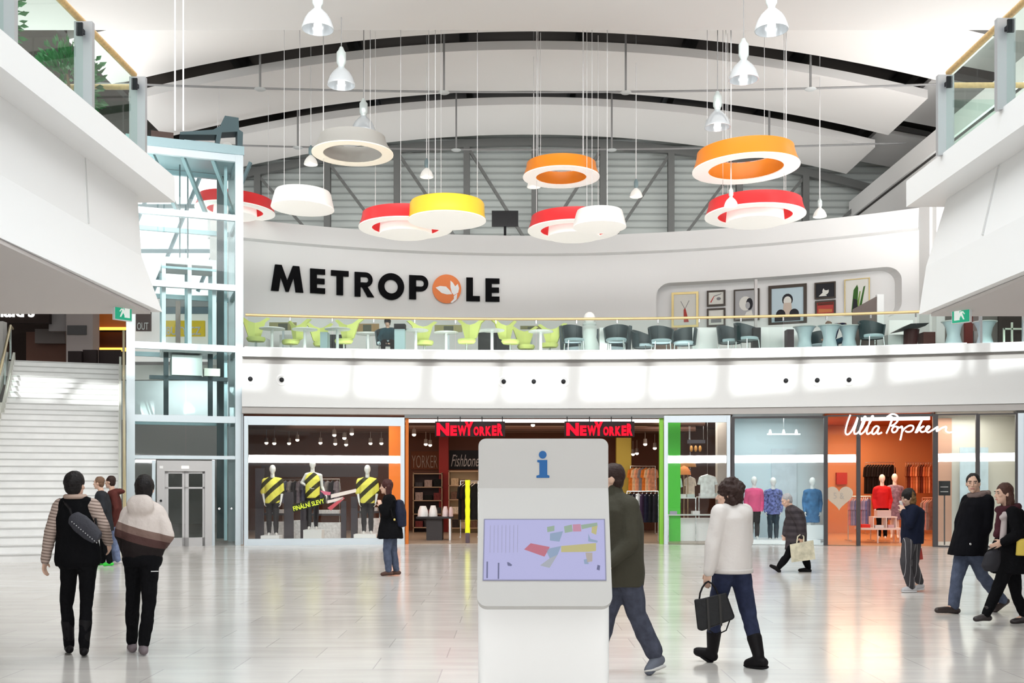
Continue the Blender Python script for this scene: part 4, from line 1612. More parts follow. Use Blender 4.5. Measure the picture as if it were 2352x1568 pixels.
fpart('amber_panel', 213, 290, 600, 752, YR + 1.2, mat('amber_board', (0.20, 0.055, 0.012), 0.4, emit=(0.5, 0.13, 0.02), es=0.25), 0.1)
fpart('light_strip', 213, 290, 751, 757, YR + 1.1, mat('amber_light', (0.9, 0.5, 0.1), 0.4, emit=(1.0, 0.42, 0.06), es=2.0), 0.1)
fpart('serving_shelf', 213, 290, 762, 800, YR + 1.4, mat('amber_dark', (0.06, 0.018, 0.008), 0.5), 0.1)  # one even dark brown
fpart('light_strip', 213, 290, 798, 806, YR + 1.3, mat('amber_light', (0.9, 0.5, 0.1), 0.4), 0.1)
mb = MB()
e = P(79, 727, YR - 0.22)
vs, fs = text_mesh("McDonald's", 0.62, 0.02, 0.012)
xr = max(v.x for v in vs)
mb.add([Vector((e.x + (v.x - xr) * 1.0, e.y - v.z, e.z + v.y)) for v in vs], fs)
mb.build('lettering', mat('sign_letter_white', (0.9, 0.9, 0.88), 0.4, emit=(1, 1, 0.98), es=1.0), front)
# dark seats in front of the restaurant
for k, (u0, u1, v0) in enumerate(((156, 187, 806), (190, 222, 803), (226, 276, 803))):
    a, b = P(u0, 0, 33.6 + 0.2 * k), P(u1, v0, 33.6 + 0.2 * k)
    root = thing('bench_seat', ['leftmost', 'middle', 'rightmost'][k] + ' dark padded bench at the top of the stairs', 'bench', ((a.x + b.x) / 2, a.y, 5.05), 'dark benches at the top of the stairs')
    mb = MB()
    mb.box(a.x, b.x, a.y, a.y + 0.12, 5.05, b.z)
    mb.build('backrest', mat('bench_black', (0.02, 0.012, 0.012), 0.5), root)
    mb = MB()
    mb.box(a.x, b.x, a.y + 0.12, a.y + 0.6, 5.05, 5.5)
    mb.build('seat', mat('bench_black', (0.02, 0.012, 0.012), 0.5), root)

# shop seen through the lift on the upper floor: white front with a yellow band
shop2 = thing('upper_shop_front', 'bright shop front with yellow lettered band seen through the lift', 'shop front', (P(410, 0, 37).x, 37, 5.05))
def spart(name, u0, u1, v0, v1, Y, m, d=0.1):
    mb = MB()
    a, b = P(u0, v1, Y), P(u1, v0, Y)
    mb.box(a.x, b.x, Y, Y + d, max(a.z, 5.05), b.z)
    return mb.build(name, m, shop2)
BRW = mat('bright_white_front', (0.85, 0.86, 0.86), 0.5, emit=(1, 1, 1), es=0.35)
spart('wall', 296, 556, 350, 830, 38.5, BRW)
spart('grey_band', 380, 480, 705, 720, 37.6, mat('slate_band', (0.22, 0.33, 0.40), 0.5))
spart('pale_band', 380, 480, 640, 704, 37.6, mat('pale_grey_band', (0.55, 0.57, 0.58), 0.5))
spart('yellow_band', 378, 470, 736, 772, 37.6, mat('shop_yellow', (0.85, 0.60, 0.03), 0.5, emit=(0.85, 0.6, 0.03), es=0.2))
spart('dark_opening', 482, 536, 620, 790, 37.7, mat('shop_dark', (0.05, 0.07, 0.075), 0.5))
spart('dark_opening', 312, 346, 715, 760, 37.7, mat('shop_wine', (0.10, 0.05, 0.04), 0.5))
mb = MB()
e = P(382, 769, 37.57)
add_text(mb, 'BUTY.CZ', e, (1, 0, 0), (0, 0, 1), 0.5, 0.01, 0.008, fit=1.24, fith=0.30)
mb.build('lettering', mat('letter_white', (0.88, 0.88, 0.86), 0.4), shop2)
mb = MB()
e = P(315, 757, 37.57)
add_text(mb, 'OUT', e, (1, 0, 0), (0, 0, 1), 0.5, 0.01, 0.0, fit=0.40, fith=0.26)
mb.build('lettering', mat('letter_white', (0.88, 0.88, 0.86), 0.4), shop2)
# ================================================================== SHOP FRONTS
def sx(u, off=0.12):
    return on(arc_f, u, off)
def sz(v, y):
    return CH + (VH - v) / F * y

FR = mat('shop_frame', (0.58, 0.65, 0.70), 0.38, 0.3)
FRD = mat('dark_frame', (0.035, 0.03, 0.032), 0.45)
SHG = glass('shop_glass', (0.95, 0.97, 0.965), 0.01, 1.5)

# added unseen glowing strip behind the camera for the mirrored band in shop glass
mb = MB()
mb.box(-12, 12, -13.99, -13.95, 2.75, 3.4)
struct(mb, 'reflection_strip', mat('reflection_strip_glow', (0.8, 0.85, 0.9), 0.3, emit=(0.95, 0.98, 1.0), es=0.6))

def seg(u0, u1, off=0.12):
    """straight front between two columns: origin, unit along, outward normal, length, mean depth"""
    a = Vector((*sx(u0, off), 0))
    b = Vector((*sx(u1, off), 0))
    d = b - a
    L = d.length
    d.normalize()
    return a, d, Vector((d.y, -d.x, 0)), L, (a.y + b.y) / 2

class Front:
    def __init__(s, u0, u1, off=0.12):
        s.a, s.d, s.n, s.L, s.y = seg(u0, u1, off)
        s.u0, s.u1 = u0, u1
    def t(s, u):
        r = (u - 1176.0) / F
        return (r * s.a.y - s.a.x) / (s.d.x - r * s.d.y)
    def z(s, v):
        return sz(v, s.y)
    def slab(s, mb, u0, u1, v0, v1, d0, d1):
        """d measured towards the camera"""
        t0, t1 = s.t(u0), s.t(u1)
        return s.slabt(mb, t0, t1, max(s.z(v1), 0.0), s.z(v0), d0, d1)
    def slabt(s, mb, t0, t1, z0, z1, d0, d1):
        p = s.a + s.d * ((t0 + t1) / 2) + s.n * ((d0 + d1) / 2)
        return mb.obox((p.x, p.y, (z0 + z1) / 2), s.d * abs(t1 - t0) / 2, s.n * abs(d1 - d0) / 2, (0, 0, (z1 - z0) / 2))
    def pt(s, u, v, d=0.0):
        p = s.a + s.d * s.t(u) + s.n * d
        return Vector((p.x, p.y, s.z(v)))

def shop_window(name, label, u0, u1, v_head, v_sill, fw_l, fw_r, hd, sill, frm, panes=1, off=0.12):
    f = Front(u0, u1, off)
    root = thing(name, label, 'shop window', ((f.a + f.d * f.L / 2).x, f.y, 0))
    mb = MB(); f.slab(mb, u0, u0 + fw_l, v_head, 1300, -0.06, 0.06); mb.build('jamb', frm, root)
    mb = MB(); f.slab(mb, u1 - fw_r, u1, v_head, 1300, -0.06, 0.06); mb.build('jamb', frm, root)
    if hd:
        mb = MB(); f.slab(mb, u0 + fw_l, u1 - fw_r, v_head, v_head + hd, -0.06, 0.05); mb.build('head', frm, root)
    if sill:
        mb = MB(); f.slab(mb, u0 + fw_l, u1 - fw_r, v_sill, 1300, -0.06, 0.05); mb.build('sill', frm, root)
    for k in range(panes):
        a = u0 + fw_l + (u1 - fw_r - u0 - fw_l) * k / panes
        b = u0 + fw_l + (u1 - fw_r - u0 - fw_l) * (k + 1) / panes
        mb = MB(); f.slab(mb, a + 0.3, b - 0.3, v_head + hd, v_sill, -0.006, 0.006); mb.build('glass_pane', SHG, root)
    return f, root

W1, w1 = shop_window('shop_window', 'wide shop window with three striped-shirt mannequins right of the lift', 561, 929, 957, 1236, 9, 9, 20, 1, FR)
W2, w2 = shop_window('shop_window', 'narrow shop window with a bright green inner wall strip', 1525, 1677, 954, 1251, 9, 8, 16, 1, FR)
W3, w3 = shop_window('shop_window', 'bright white shop window with pink and blue dressed mannequins', 1679, 1897, 956, 1251, 8, 5, 4, 1, FRD)
for _o in w3.children:
    if _o.name.startswith('jamb') and _o.name.endswith('5'):
        pass
W4, w4 = shop_window('shop_window', 'tall shop window with a heart sticker left of the second entrance', 1897, 1976, 953, 1253, 4, 9, 3, 1, FRD)
W5, w5 = shop_window('shop_window', 'pale shop window with a light blue poster behind the man in the black jacket', 2142, 2246, 950, 1253, 12, 5, 3, 1, FRD)
W6, w6 = shop_window('shop_window', 'pale cream shop window nearest the right picture edge', 2246, 2337, 949, 1253, 4, 5, 3, 1, FRD)
# entrances: head pieces
E1 = Front(929, 1525)
ent = thing('shop_entrance', 'wide open shop entrance under two red letter signs', 'entrance', ((E1.a + E1.d * E1.L / 2).x, E1.y, 0))
mb = MB(); E1.slab(mb, 930, 1524, 953, 960, -0.05, 0.08); mb.build('head', mat('entrance_head', (0.20, 0.21, 0.21), 0.5), ent)
mb = MB(); E1.slab(mb, 930, 1524, 962, 969, -0.25, -0.1); mb.build('light_strip', mat('entrance_light', (0.9, 0.9, 0.88), 0.4, emit=(1, 1, 0.97), es=1.5), ent)
mb = MB(); E1.slab(mb, 931, 938, 960, 1300, -0.10, 0.0); mb.build('jamb', mat('orange_wall', (0.62, 0.17, 0.03), 0.5), ent)
mb = MB(); E1.slab(mb, 1515, 1524, 960, 1300, -0.12, 0.0); mb.build('jamb', mat('lime_wall', (0.22, 0.52, 0.06), 0.5), ent)
E2 = Front(1976, 2142)
ent2 = thing('shop_entrance', 'narrow shop entrance between dark posts under the white script sign', 'entrance', ((E2.a + E2.d * E2.L / 2).x, E2.y, 0))
mb = MB(); E2.slab(mb, 1977, 2141, 951, 957, -0.05, 0.06); mb.build('head', FRD, ent2)
mb = MB(); E2.slab(mb, 1980, 2138, 956, 964, -0.3, -0.12); mb.build('light_strip', mat('entrance_light', (0.9, 0.9, 0.88), 0.4), ent2)
# blue-grey end post and dark unit at the right picture edge
mb = MB()
e = Front(2337, 2420)
e.slab(mb, 2337, 2351, 948, 1300, -0.1, 0.06)
mb.build('end_post', FR, label='blue-grey steel post closing the shop row at the right picture edge', cat='post')
mb = MB()
e.slab(mb, 2352, 2420, 948, 1300, -0.2, -0.1)
mb.build('shop_fascia_block', mat('panel_wine', (0.06, 0.03, 0.04), 0.5), label='dark shop panel beyond the blue-grey end post', cat='panel')

# ---- shop shells
def shell(name, u0, u1, depth, wallm, floorm, ceilm, back=None, ctop=3.44):
    a = Vector((*sx(u0), 0)); b = Vector((*sx(u1), 0))
    ya = max(a.y, b.y) + depth
    k = ya / ((a.y + b.y) / 2)
    xa, xb = a.x, b.x
    qa, qb = a.x * ya / a.y, b.x * ya / b.y      # the side walls splay outwards
    mb = MB()
    mb.add([(xa, a.y + 0.1, 0), (qa, ya, 0), (qa, ya, ctop), (xa, a.y + 0.1, ctop)], [(0, 1, 2, 3)])
    struct(mb, 'wall_side', wallm)
    mb = MB()
    mb.add([(xb, b.y + 0.1, 0), (qb, ya, 0), (qb, ya, ctop), (xb, b.y + 0.1, ctop)], [(0, 1, 2, 3)])
    struct(mb, 'wall_side', wallm)
    mb = MB()
    mb.add([(qa, ya, 0), (qb, ya, 0), (qb, ya, ctop), (qa, ya, ctop)], [(0, 1, 2, 3)])
    struct(mb, 'wall_back_shop', back or wallm)
    mb = MB()
    fr = [xa + (xb - xa) * i / 16 for i in range(17)]      # the front edge follows the curve of the fascia
    mb.prism([(x, arc_f(x) + 0.44) for x in fr] + [(qb, ya), (qa, ya)], (0, 0, ctop), (1, 0, 0), (0, 1, 0), (0, 0, 0.04))
    struct(mb, 'ceiling_shop', ceilm)
    mb = MB()
    mb.prism([(x, arc_f(x) + 0.16) for x in fr] + [(qb, ya), (qa, ya)], (0, 0, 0.001), (1, 0, 0), (0, 1, 0), (0, 0, 0.012))
    struct(mb, 'floor_shop', floorm)
    return xa, xb, ya

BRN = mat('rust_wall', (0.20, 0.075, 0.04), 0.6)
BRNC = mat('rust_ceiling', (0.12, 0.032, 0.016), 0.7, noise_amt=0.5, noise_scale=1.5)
TANF = mat('tan_shop_floor', (0.36, 0.27, 0.20), 0.3)
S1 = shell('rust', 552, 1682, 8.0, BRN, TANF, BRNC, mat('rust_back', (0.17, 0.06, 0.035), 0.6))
# side panel colours inside the right window belong to the shop's right wall
ORW = mat('terracotta_wall', (0.55, 0.19, 0.075), 0.6)
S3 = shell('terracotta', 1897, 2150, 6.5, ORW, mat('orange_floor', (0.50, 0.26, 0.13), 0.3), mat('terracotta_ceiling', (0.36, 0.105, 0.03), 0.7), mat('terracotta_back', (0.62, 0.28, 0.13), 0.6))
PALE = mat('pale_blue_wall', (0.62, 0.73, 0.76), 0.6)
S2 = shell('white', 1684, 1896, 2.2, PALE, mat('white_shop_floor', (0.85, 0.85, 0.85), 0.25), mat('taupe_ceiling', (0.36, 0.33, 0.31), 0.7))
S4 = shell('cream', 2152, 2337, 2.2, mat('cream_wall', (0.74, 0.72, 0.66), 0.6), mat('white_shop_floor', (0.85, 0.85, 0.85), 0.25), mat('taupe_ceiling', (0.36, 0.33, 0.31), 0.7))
# lamps inside the shops
light('shop_glow_a', 'AREA', (-4.0, 31.0, 3.38), (0, 0, 0), 90, (1.0, 0.80, 0.62), 5, 4)
light('shop_glow_b', 'AREA', (1.5, 31.0, 3.38), (0, 0, 0), 100, (1.0, 0.74, 0.52), 5, 4)
light('shop_glow_c', 'AREA', (5.0, 29.6, 3.38), (0, 0, 0), 70, (1.0, 0.92, 0.82), 2, 2)
light('shop_glow_d', 'AREA', (6.95, 28.2, 3.38), (0, 0, 0), 38, (0.93, 0.98, 1.0), 2.2, 1.4)
light('shop_glow_e', 'AREA', (10.2, 30.4, 3.38), (0, 0, 0), 230, (1.0, 0.68, 0.42), 2.6, 4.4)
light('shop_glow_f', 'AREA', (12.0, 27.7, 3.38), (0, 0, 0), 40, (1.0, 0.96, 0.88), 1.8, 1.4)
light('window_glow', 'AREA', (-5.0, 28.2, 3.38), (0, 0, 0), 60, (1.0, 0.97, 0.92), 3.6, 0.8)

# ---- things inside the first shop
def tp(u, v, Y):
    return P(u, v, Y)
def flat(name, u0, u1, v0, v1, Y, m, d=0.06, label=None, cat=None, group=None):
    a, b = P(u0, v1, Y), P(u1, v0, Y)
    mb = MB()
    mb.box(a.x, b.x, Y, Y + d, max(a.z, 0.0), b.z)
    return mb.build(name, m, label=label, cat=cat, group=group)

# orange pillar and green wall strip
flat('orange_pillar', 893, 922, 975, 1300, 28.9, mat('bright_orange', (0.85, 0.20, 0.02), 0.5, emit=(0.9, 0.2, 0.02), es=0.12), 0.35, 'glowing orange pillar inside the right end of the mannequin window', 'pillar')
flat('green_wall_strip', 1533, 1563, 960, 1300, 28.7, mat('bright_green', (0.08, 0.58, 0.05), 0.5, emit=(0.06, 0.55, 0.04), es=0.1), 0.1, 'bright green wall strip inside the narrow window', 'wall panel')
flat('dark_board', 600, 868, 1068, 1095, 31.5, mat('plum_board', (0.075, 0.06, 0.068), 0.6), 0.05, 'long dark plum board behind the window mannequins', 'board')
PLUM = mat('plum_panel', (0.055, 0.045, 0.055), 0.6)
for k, (u0, u1, v0, lab) in enumerate(((586, 606, 1075, 'leftmost'), (652, 674, 1130, 'second'), (690, 706, 1150, 'third'), (783, 795, 1150, 'fourth'), (806, 821, 1140, 'rightmost'))):
    flat('display_screen', u0, u1, v0, 1245, 28.9, PLUM, 0.04, lab + ' of five narrow dark display panels in the mannequin window', 'panel', 'dark window panels')
for k, (u0, u1, v0, v1) in enumerate(((606, 652, 1198, 1245), (674, 690, 1195, 1245), (712, 782, 1200, 1245), (822, 872, 1190, 1245))):
    flat('display_plinth', u0, u1, v0, v1, 29.4, mat('white_base', (0.80, 0.80, 0.81), 0.5, noise_amt=0.2, noise_scale=14), 0.3, ('leftmost', 'second', 'third', 'rightmost')[k] + ' of four white display bases along the mannequin window', 'display base', 'white display bases')
    root = None
for k, (u0, u1, v) in enumerate(((606, 655, 1183), (715, 784, 1184), (822, 872, 1178))):
    a, b = P(u0, v, 29.5), P(u1, v, 29.5)
    root = thing('display_rail', ('left', 'middle', 'right')[k] + ' low display rail with folded clothes above a white base', 'display rail', ((a.x + b.x) / 2, 29.5, 0), 'low display rails')
    mb = MB(); mb.box(a.x, b.x, 29.45, 29.75, a.z, a.z + 0.06); mb.build('shelf', mat('shelf_dark', (0.06, 0.05, 0.055), 0.5), root)
    for x in (a.x + .03, b.x - .03):
        mb = MB(); mb.box(x - 0.015, x + 0.015, 29.72, 29.75, 0.012, a.z); mb.build('leg', CHROME, root)
    mb = MB(); mb.box(a.x + .06, b.x - .06, 29.5, 29.72, a.z + .06, a.z + .16); mb.build('folded_clothes', mat('folded_grey', (0.62, 0.58, 0.58), 0.8, noise_amt=0.25, noise_scale=25), root)

# ---- garments on rails
def garment(name, c, w_, h, m, label, group, rz=0.0, kind='shirt'):
    """hanging garment, c = hook point"""
    root = thing(name, label, 'garment', c, group, rz)
    c = Vector(c)
    prof = {'shirt': [(-0.06, -0.07), (-0.5, -0.16), (-0.62, -0.45), (-0.46, -0.47), (-0.42, -0.30), (-0.45, -1.0), (0.45, -1.0), (0.42, -0.30), (0.46, -0.47), (0.62, -0.45), (0.5, -0.16), (0.06, -0.07)],
            'trousers': [(-0.32, -0.08), (-0.40, -1.0), (-0.08, -1.0), (0, -0.35), (0.08, -1.0), (0.40, -1.0), (0.32, -0.08)]}[kind]
    mb = MB()
    mb.prism([(x * w_, z * h) for x, z in prof], c - Vector((0, 0.03, 0)), (1, 0, 0), (0, 0, 1), (0, 0.06, 0))
    mb.build('cloth', m, root)
    mb = MB()
    mb.tube([c + Vector((-0.42 * w_, 0, -0.14 * h)), c + Vector((0, 0, -0.06 * h)), c + Vector((0.42 * w_, 0, -0.14 * h))], 0.012, 5)
    mb.tube([c + Vector((0, 0, -0.06 * h)), c + Vector((0, 0, -0.01))], 0.006, 5)
    mb.build('hanger', CHROME, root)
    return root

def rail(name, u0, u1, v, Y, label, cols, gl, group, w_=0.30, h=0.8, n=8, rz=1.2, kind='shirt', legs=True):
    a, b = P(u0, v, Y), P(u1, v, Y)
    root = thing(name, label, 'clothes rail', ((a.x + b.x) / 2, Y, 0), 'clothes rails')
    mb = MB(); mb.tube([a, b], 0.016, 8); mb.build('bar', CHROME, root)
    for p in (a, b):
        mb = MB(); mb.tube([(p.x, p.y, 0.02), p], 0.014, 7); mb.build('leg', CHROME, root)
        mb = MB(); mb.box(p.x - .02, p.x + .02, p.y - .25, p.y + .25, 0.013, 0.04); mb.build('foot', CHROME, root)
    first = {}
    ords = ['first', 'second', 'third', 'fourth', 'fifth', 'sixth', 'seventh', 'eighth', 'ninth', 'tenth', 'eleventh', 'twelfth', 'thirteenth', 'fourteenth']
    for k in range(n):
        x = a.x + 0.08 + (b.x - a.x - 0.16) * k / max(n - 1, 1)
        cn, cc = cols[k % len(cols)]
        lab = '%s garment, %s, from the left %s' % (ords[k], cn, gl)
        c = (x, Y, a.z)
        if cn in first:
            copy_tree(first[cn], c, rz, lab, group)
        else:
            first[cn] = garment('hanging_garment', c, w_, h, mat('cloth_' + cn.replace(' ', '_'), cc, 0.8, noise_amt=0.25, noise_scale=9), lab, group, rz, kind)

rail('clothes_rail', 650, 780, 1100, 32.6, 'long clothes rail of blue grey clothes behind the window mannequins', [('slate blue', (0.20, 0.23, 0.36)), ('pale grey', (0.55, 0.55, 0.62)), ('charcoal', (0.06, 0.06, 0.08)), ('lilac grey', (0.38, 0.36, 0.46))],
     'on the rail behind the window mannequins', 'clothes behind the window mannequins', n=12, h=0.75)
rail('clothes_rail', 1440, 1512, 1128, 28.6, 'chrome clothes rail with dark trousers beside the lime entrance edge', [('black', (0.012, 0.012, 0.015)), ('near black', (0.02, 0.018, 0.024)), ('white', (0.8, 0.8, 0.8)), ('dark plum', (0.04, 0.02, 0.045)), ('ink', (0.015, 0.015, 0.03))],
     'on the rail by the lime entrance edge', 'clothes by the lime entrance edge', n=7, h=0.85, w_=0.26, rz=0.9, kind='trousers')
rail('clothes_rail', 1448, 1505, 1070, 33.0, 'high clothes rail of orange and cream tops under the shop spots', [('orange', (0.75, 0.22, 0.04)), ('cream', (0.78, 0.58, 0.38)), ('salmon', (0.8, 0.36, 0.22)), ('grey', (0.25, 0.24, 0.26))],
     'on the high rail of orange tops', 'orange tops at the back of the shop', n=7, h=0.8, w_=0.34, rz=0.5)
rail('clothes_rail', 1058, 1098, 1104, 31.0, 'clothes rail of black coats behind the yellow gate', [('black coat', (0.012, 0.012, 0.013)), ('dark brown coat', (0.03, 0.018, 0.016))],
     'on the rail behind the yellow gate', 'black coats behind the yellow gate', n=5, h=1.15, w_=0.4, rz=0.8)
# olive-yellow pillar and board at the right of the entrance
flat('olive_pillar', 1416, 1450, 1005, 1300, 33.4, mat('olive_yellow', (0.52, 0.40, 0.08), 0.6), 0.3, 'olive yellow pillar behind the man in the olive jacket', 'pillar')
# sign boards on the back wall
b1 = flat('brand_board', 944, 1008, 1036, 1078, S1[2] - 0.07, mat('rust_board', (0.20, 0.055, 0.02), 0.6), 0.06, 'rust board with pale thin capitals above the dark shelf left in the shop', 'sign')
mb = MB()
e_ = P(946, 1074, S1[2] - 0.09)
add_text(mb, 'YORKER', e_, (1, 0, 0), (0, 0, 1), 0.4, 0.008, -0.004, fit=0.86, fith=0.42)
mb.build('lettering', mat('pale_rust_letter', (0.50, 0.34, 0.26), 0.5), b1)
b2 = flat('brand_board', 1032, 1104, 1034, 1077, S1[2] - 0.07, mat('black_board', (0.012, 0.008, 0.008), 0.5), 0.06, 'black board with pale handwritten lettering left of the kiosk top', 'sign')
mb = MB()
e_ = P(1036, 1071, S1[2] - 0.09)
add_text(mb, 'Fishbone', e_, (1, 0, 0), (0, 0, 1), 0.4, 0.008, 0.0, shear=0.4, fit=0.95, fith=0.40)
mb.build('lettering', mat('pale_letter', (0.62, 0.56, 0.52), 0.5), b2)
flat('red_pillar', 1008, 1030, 1000, 1300, 34.2, mat('deep_red', (0.30, 0.02, 0.015), 0.5), 0.2, 'deep red pillar between the two brand boards', 'pillar')
def shelf_unit(u0, u1, v0, v1, Y, label, rows, backm, items):
    a, b = P(u0, v1, Y), P(u1, v0, Y)
    root = thing('shelf_unit', label, 'shelf', ((a.x + b.x) / 2, Y, 0), 'wall shelves in the shop')
    mb = MB(); mb.box(a.x, b.x, Y + 0.35, Y + 0.4, 0.012, b.z); mb.build('back_panel', backm, root)
    for k in range(rows):
        z = 0.15 + (b.z - 0.2) * k / (rows - 1)
        mb = MB(); mb.box(a.x, b.x, Y, Y + 0.35, z, z + 0.03); mb.build('board', mat('shelf_tan', (0.40, 0.27, 0.18), 0.6), root)
    for x in (a.x, b.x - 0.03):
        mb = MB(); mb.box(x, x + 0.03, Y, Y + 0.35, 0.012, b.z); mb.build('upright', mat('shelf_tan', (0.40, 0.27, 0.18), 0.6), root)
    g = 'folded clothes on the shop shelves'
    rnd = random.Random(int(u0))
    n = 0
    for k in range(rows - 1):
        z = 0.15 + (b.z - 0.2) * k / (rows - 1) + 0.03
        x = a.x + 0.08
        while x < b.x - 0.25:
            cn, cc = items[n % len(items)]
            h = rnd.uniform(0.12, 0.26)
            mb = MB()
            mb.box(x, x + 0.24, Y + 0.03, Y + 0.3, z, z + h)
            n += 1
            mb.build('folded_stack', mat('folded_' + cn, cc, 0.8, noise_amt=0.3, noise_scale=20),
                     label='%s folded stack, %s from the left, shelf level %d of the %s' % (cn, ['first', 'second', 'third', 'fourth', 'fifth'][int((x - a.x) / 0.3)], k + 1, label.split(' at ')[0].split(' left')[0].split(' behind')[0]), cat='clothes', group=g)
            x += 0.30
shelf_unit(948, 1016, 1085, 1250, 34.0, 'dark shelf unit at the back left of the shop', 5, mat('shelf_back_dark', (0.05, 0.03, 0.03), 0.6), [('maroon', (0.14, 0.03, 0.03)), ('charcoal', (0.05, 0.045, 0.05)), ('taupe', (0.30, 0.22, 0.2)), ('black', (0.012, 0.012, 0.012))])  # back panel in one even dark brown
shelf_unit(1030, 1100, 1080, 1250, 33.6, 'tan shelf unit left of the kiosk', 5, mat('shelf_back_tan', (0.60, 0.42, 0.24), 0.6), [('dark', (0.03, 0.02, 0.02)), ('tan', (0.45, 0.32, 0.2)), ('brown', (0.13, 0.07, 0.05)), ('cream', (0.6, 0.5, 0.4))])  # back panel in one even light tan
shelf_unit(1398, 1416, 1085, 1250, 34.0, 'narrow salmon shelf behind the olive pillar', 4, mat('shelf_salmon', (0.62, 0.26, 0.14), 0.6), [('rust', (0.4, 0.12, 0.05)), ('brown', (0.13, 0.07, 0.05))])
# table with white folded shirts
a, b = P(957, 1186, 29.3), P(1040, 1186, 29.3)
tb = thing('display_table', 'dark display table stacked with white shirts in the shop entrance', 'table', ((a.x + b.x) / 2, 29.4, 0))
mb = MB(); mb.box(a.x, b.x, 29.1, 29.9, a.z - 0.05, a.z); mb.build('tabletop', mat('table_dark', (0.03, 0.028, 0.03), 0.5), tb)
mb = MB(); mb.box(a.x + 0.28, a.x + 0.72, 29.2, 29.8, 0.013, a.z - 0.05); mb.build('pedestal', mat('pedestal_grey', (0.055, 0.05, 0.052), 0.6), tb)
mb = MB(); mb.box(b.x - 0.1, b.x - 0.05, 29.2, 29.8, 0.013, a.z - 0.05); mb.build('leg', CHROME, tb)
for k, (u0, u1, v0, cn, cc) in enumerate(((958, 983, 1162, 'white', (0.84, 0.83, 0.82)), (984, 1004, 1161, 'white', (0.84, 0.83, 0.82)), (1015, 1029, 1163, 'pinkish white', (0.75, 0.62, 0.62)), (1030, 1040, 1164, 'blush', (0.72, 0.55, 0.56)))):
    p0, p1 = P(u0, 1186, 29.3), P(u1, v0, 29.3)
    mb = MB()
    mb.rings([((p0.x + (p1.x - p0.x) / 2, 29.45, p0.z + 0.002), ((p1.x - p0.x) / 2, 0, 0), (0, 0.25, 0)), ((p0.x + (p1.x - p0.x) / 2, 29.45, p0.z + 0.16), ((p1.x - p0.x) / 2.2, 0, 0), (0, 0.24, 0)), ((p0.x + (p1.x - p0.x) / 2, 29.45, p1.z), ((p1.x - p0.x) / 3.6, 0, 0), (0, 0.17, 0))], 16)
    mb.build('shirt_pile', mat('pile_' + cn.replace(' ', '_'), cc, 0.8, bump=0.6, bump_scale=25), smooth=True, label=('leftmost white', 'second white', 'pinkish third', 'blush rightmost')[k] + ' pile of shirts on the dark display table', cat='clothes', group='piles of shirts on the table')
# yellow security gate
c0 = P(1074, 1225, 27.9)
g = thing('security_gate', 'bright yellow padded security gate post on a dark foot left of the kiosk', 'gate', (c0.x, 27.9, 0))
mb = MB(); mb.rings([((c0.x, 27.9, z), (0.065 + 0.006 * math.sin(k * 2.1), 0, 0), (0, 0.05, 0)) for k, z in enumerate([c0.z + (P(0, 1102, 27.9).z - c0.z) * i / 16 for i in range(17)])], 14)
mb.build('sleeve', mat('neon_yellow', (0.78, 0.80, 0.02), 0.5, emit=(0.8, 0.82, 0.02), es=0.15), g, smooth=True)
mb = MB(); mb.box(c0.x - 0.055, c0.x + 0.055, 27.85, 27.95, 0.0, c0.z + 0.02); mb.build('foot', mat('gate_foot', (0.10, 0.07, 0.09), 0.5), g)
# ceiling spots of the first shop
SPOT = mat('spot_glow', (0.9, 0.8, 0.7), 0.4, emit=(1.0, 0.88, 0.72), es=5.0)
SPC = mat('spot_case', (0.12, 0.09, 0.08), 0.5)
spots = [(630, 1018, 31), (612, 1017, 32), (664, 1018, 32), (736, 1017, 32), (768, 999, 30), (791, 1006, 30.5), (808, 996, 29.5), (770, 1019, 32), (795, 1021, 32.2), (851, 1018, 32), (876, 1018, 32), (951, 998, 30), (978, 1020, 32), (988, 1022, 32.4), (1224, 976, 28.6), (1482, 1020, 30.8), (1504, 1029, 31.6), (1454, 1043, 33), (1463, 1041, 33), (683, 1010, 31.5)]
first = None
for k, (u, v, Y) in enumerate(spots):
    c = P(u, v, Y)
    lab = 'small shop ceiling spot %s' % (['far left, biggest of its cluster', 'leftmost over the mannequin window', 'left of the middle mannequin', 'above the middle mannequin', 'upper left of the chandelier cluster', 'middle of the chandelier cluster', 'top of the chandelier cluster', 'lower left of the chandelier cluster', 'lower right of the chandelier cluster', 'above the right mannequin', 'beside the orange pillar', 'at the left of the entrance', 'left above the rust board', 'right above the rust board', 'between the two red signs', 'brightest above the orange tops', 'nearest the lime entrance edge', 'left over the olive pillar', 'right over the olive pillar', 'just left of the plum board middle'][k])
    if first is None:
        root = thing('ceiling_spot', lab, 'lamp', c, 'ceiling spots in the shops')
        mb = MB(); mb.ell(c, 0.055, 0.055, 0.045); mb.build('lamp_face', SPOT, root, smooth=True)
        mb = MB(); mb.lathe(c, [(0.06, 0.02), (0.05, 0.16), (0.0, 0.16)], 14); mb.tube([c + Vector((0, 0, .15)), c + Vector((0, 0, .42))], 0.01, 5); mb.build('case', SPC, root, smooth=True)
        first = root
    else:
        copy_tree(first, c, None, lab)
# dark pipes and ducts under the rust ceiling
for k, (y, z, r) in enumerate(((28.9, 3.28, 0.07), (30.4, 3.2, 0.09), (32.2, 3.22, 0.06))):
    mb = MB(); mb.tube([(-6.9, y, z), (5.4, y + 0.4, z)], r, 8)
    mb.build('ceiling_duct', mat('duct_rust', (0.07, 0.03, 0.02), 0.6), smooth=True, label=('front', 'middle', 'rear')[k] + ' dark duct under the rust shop ceiling', cat='duct', group='ducts in the shop')

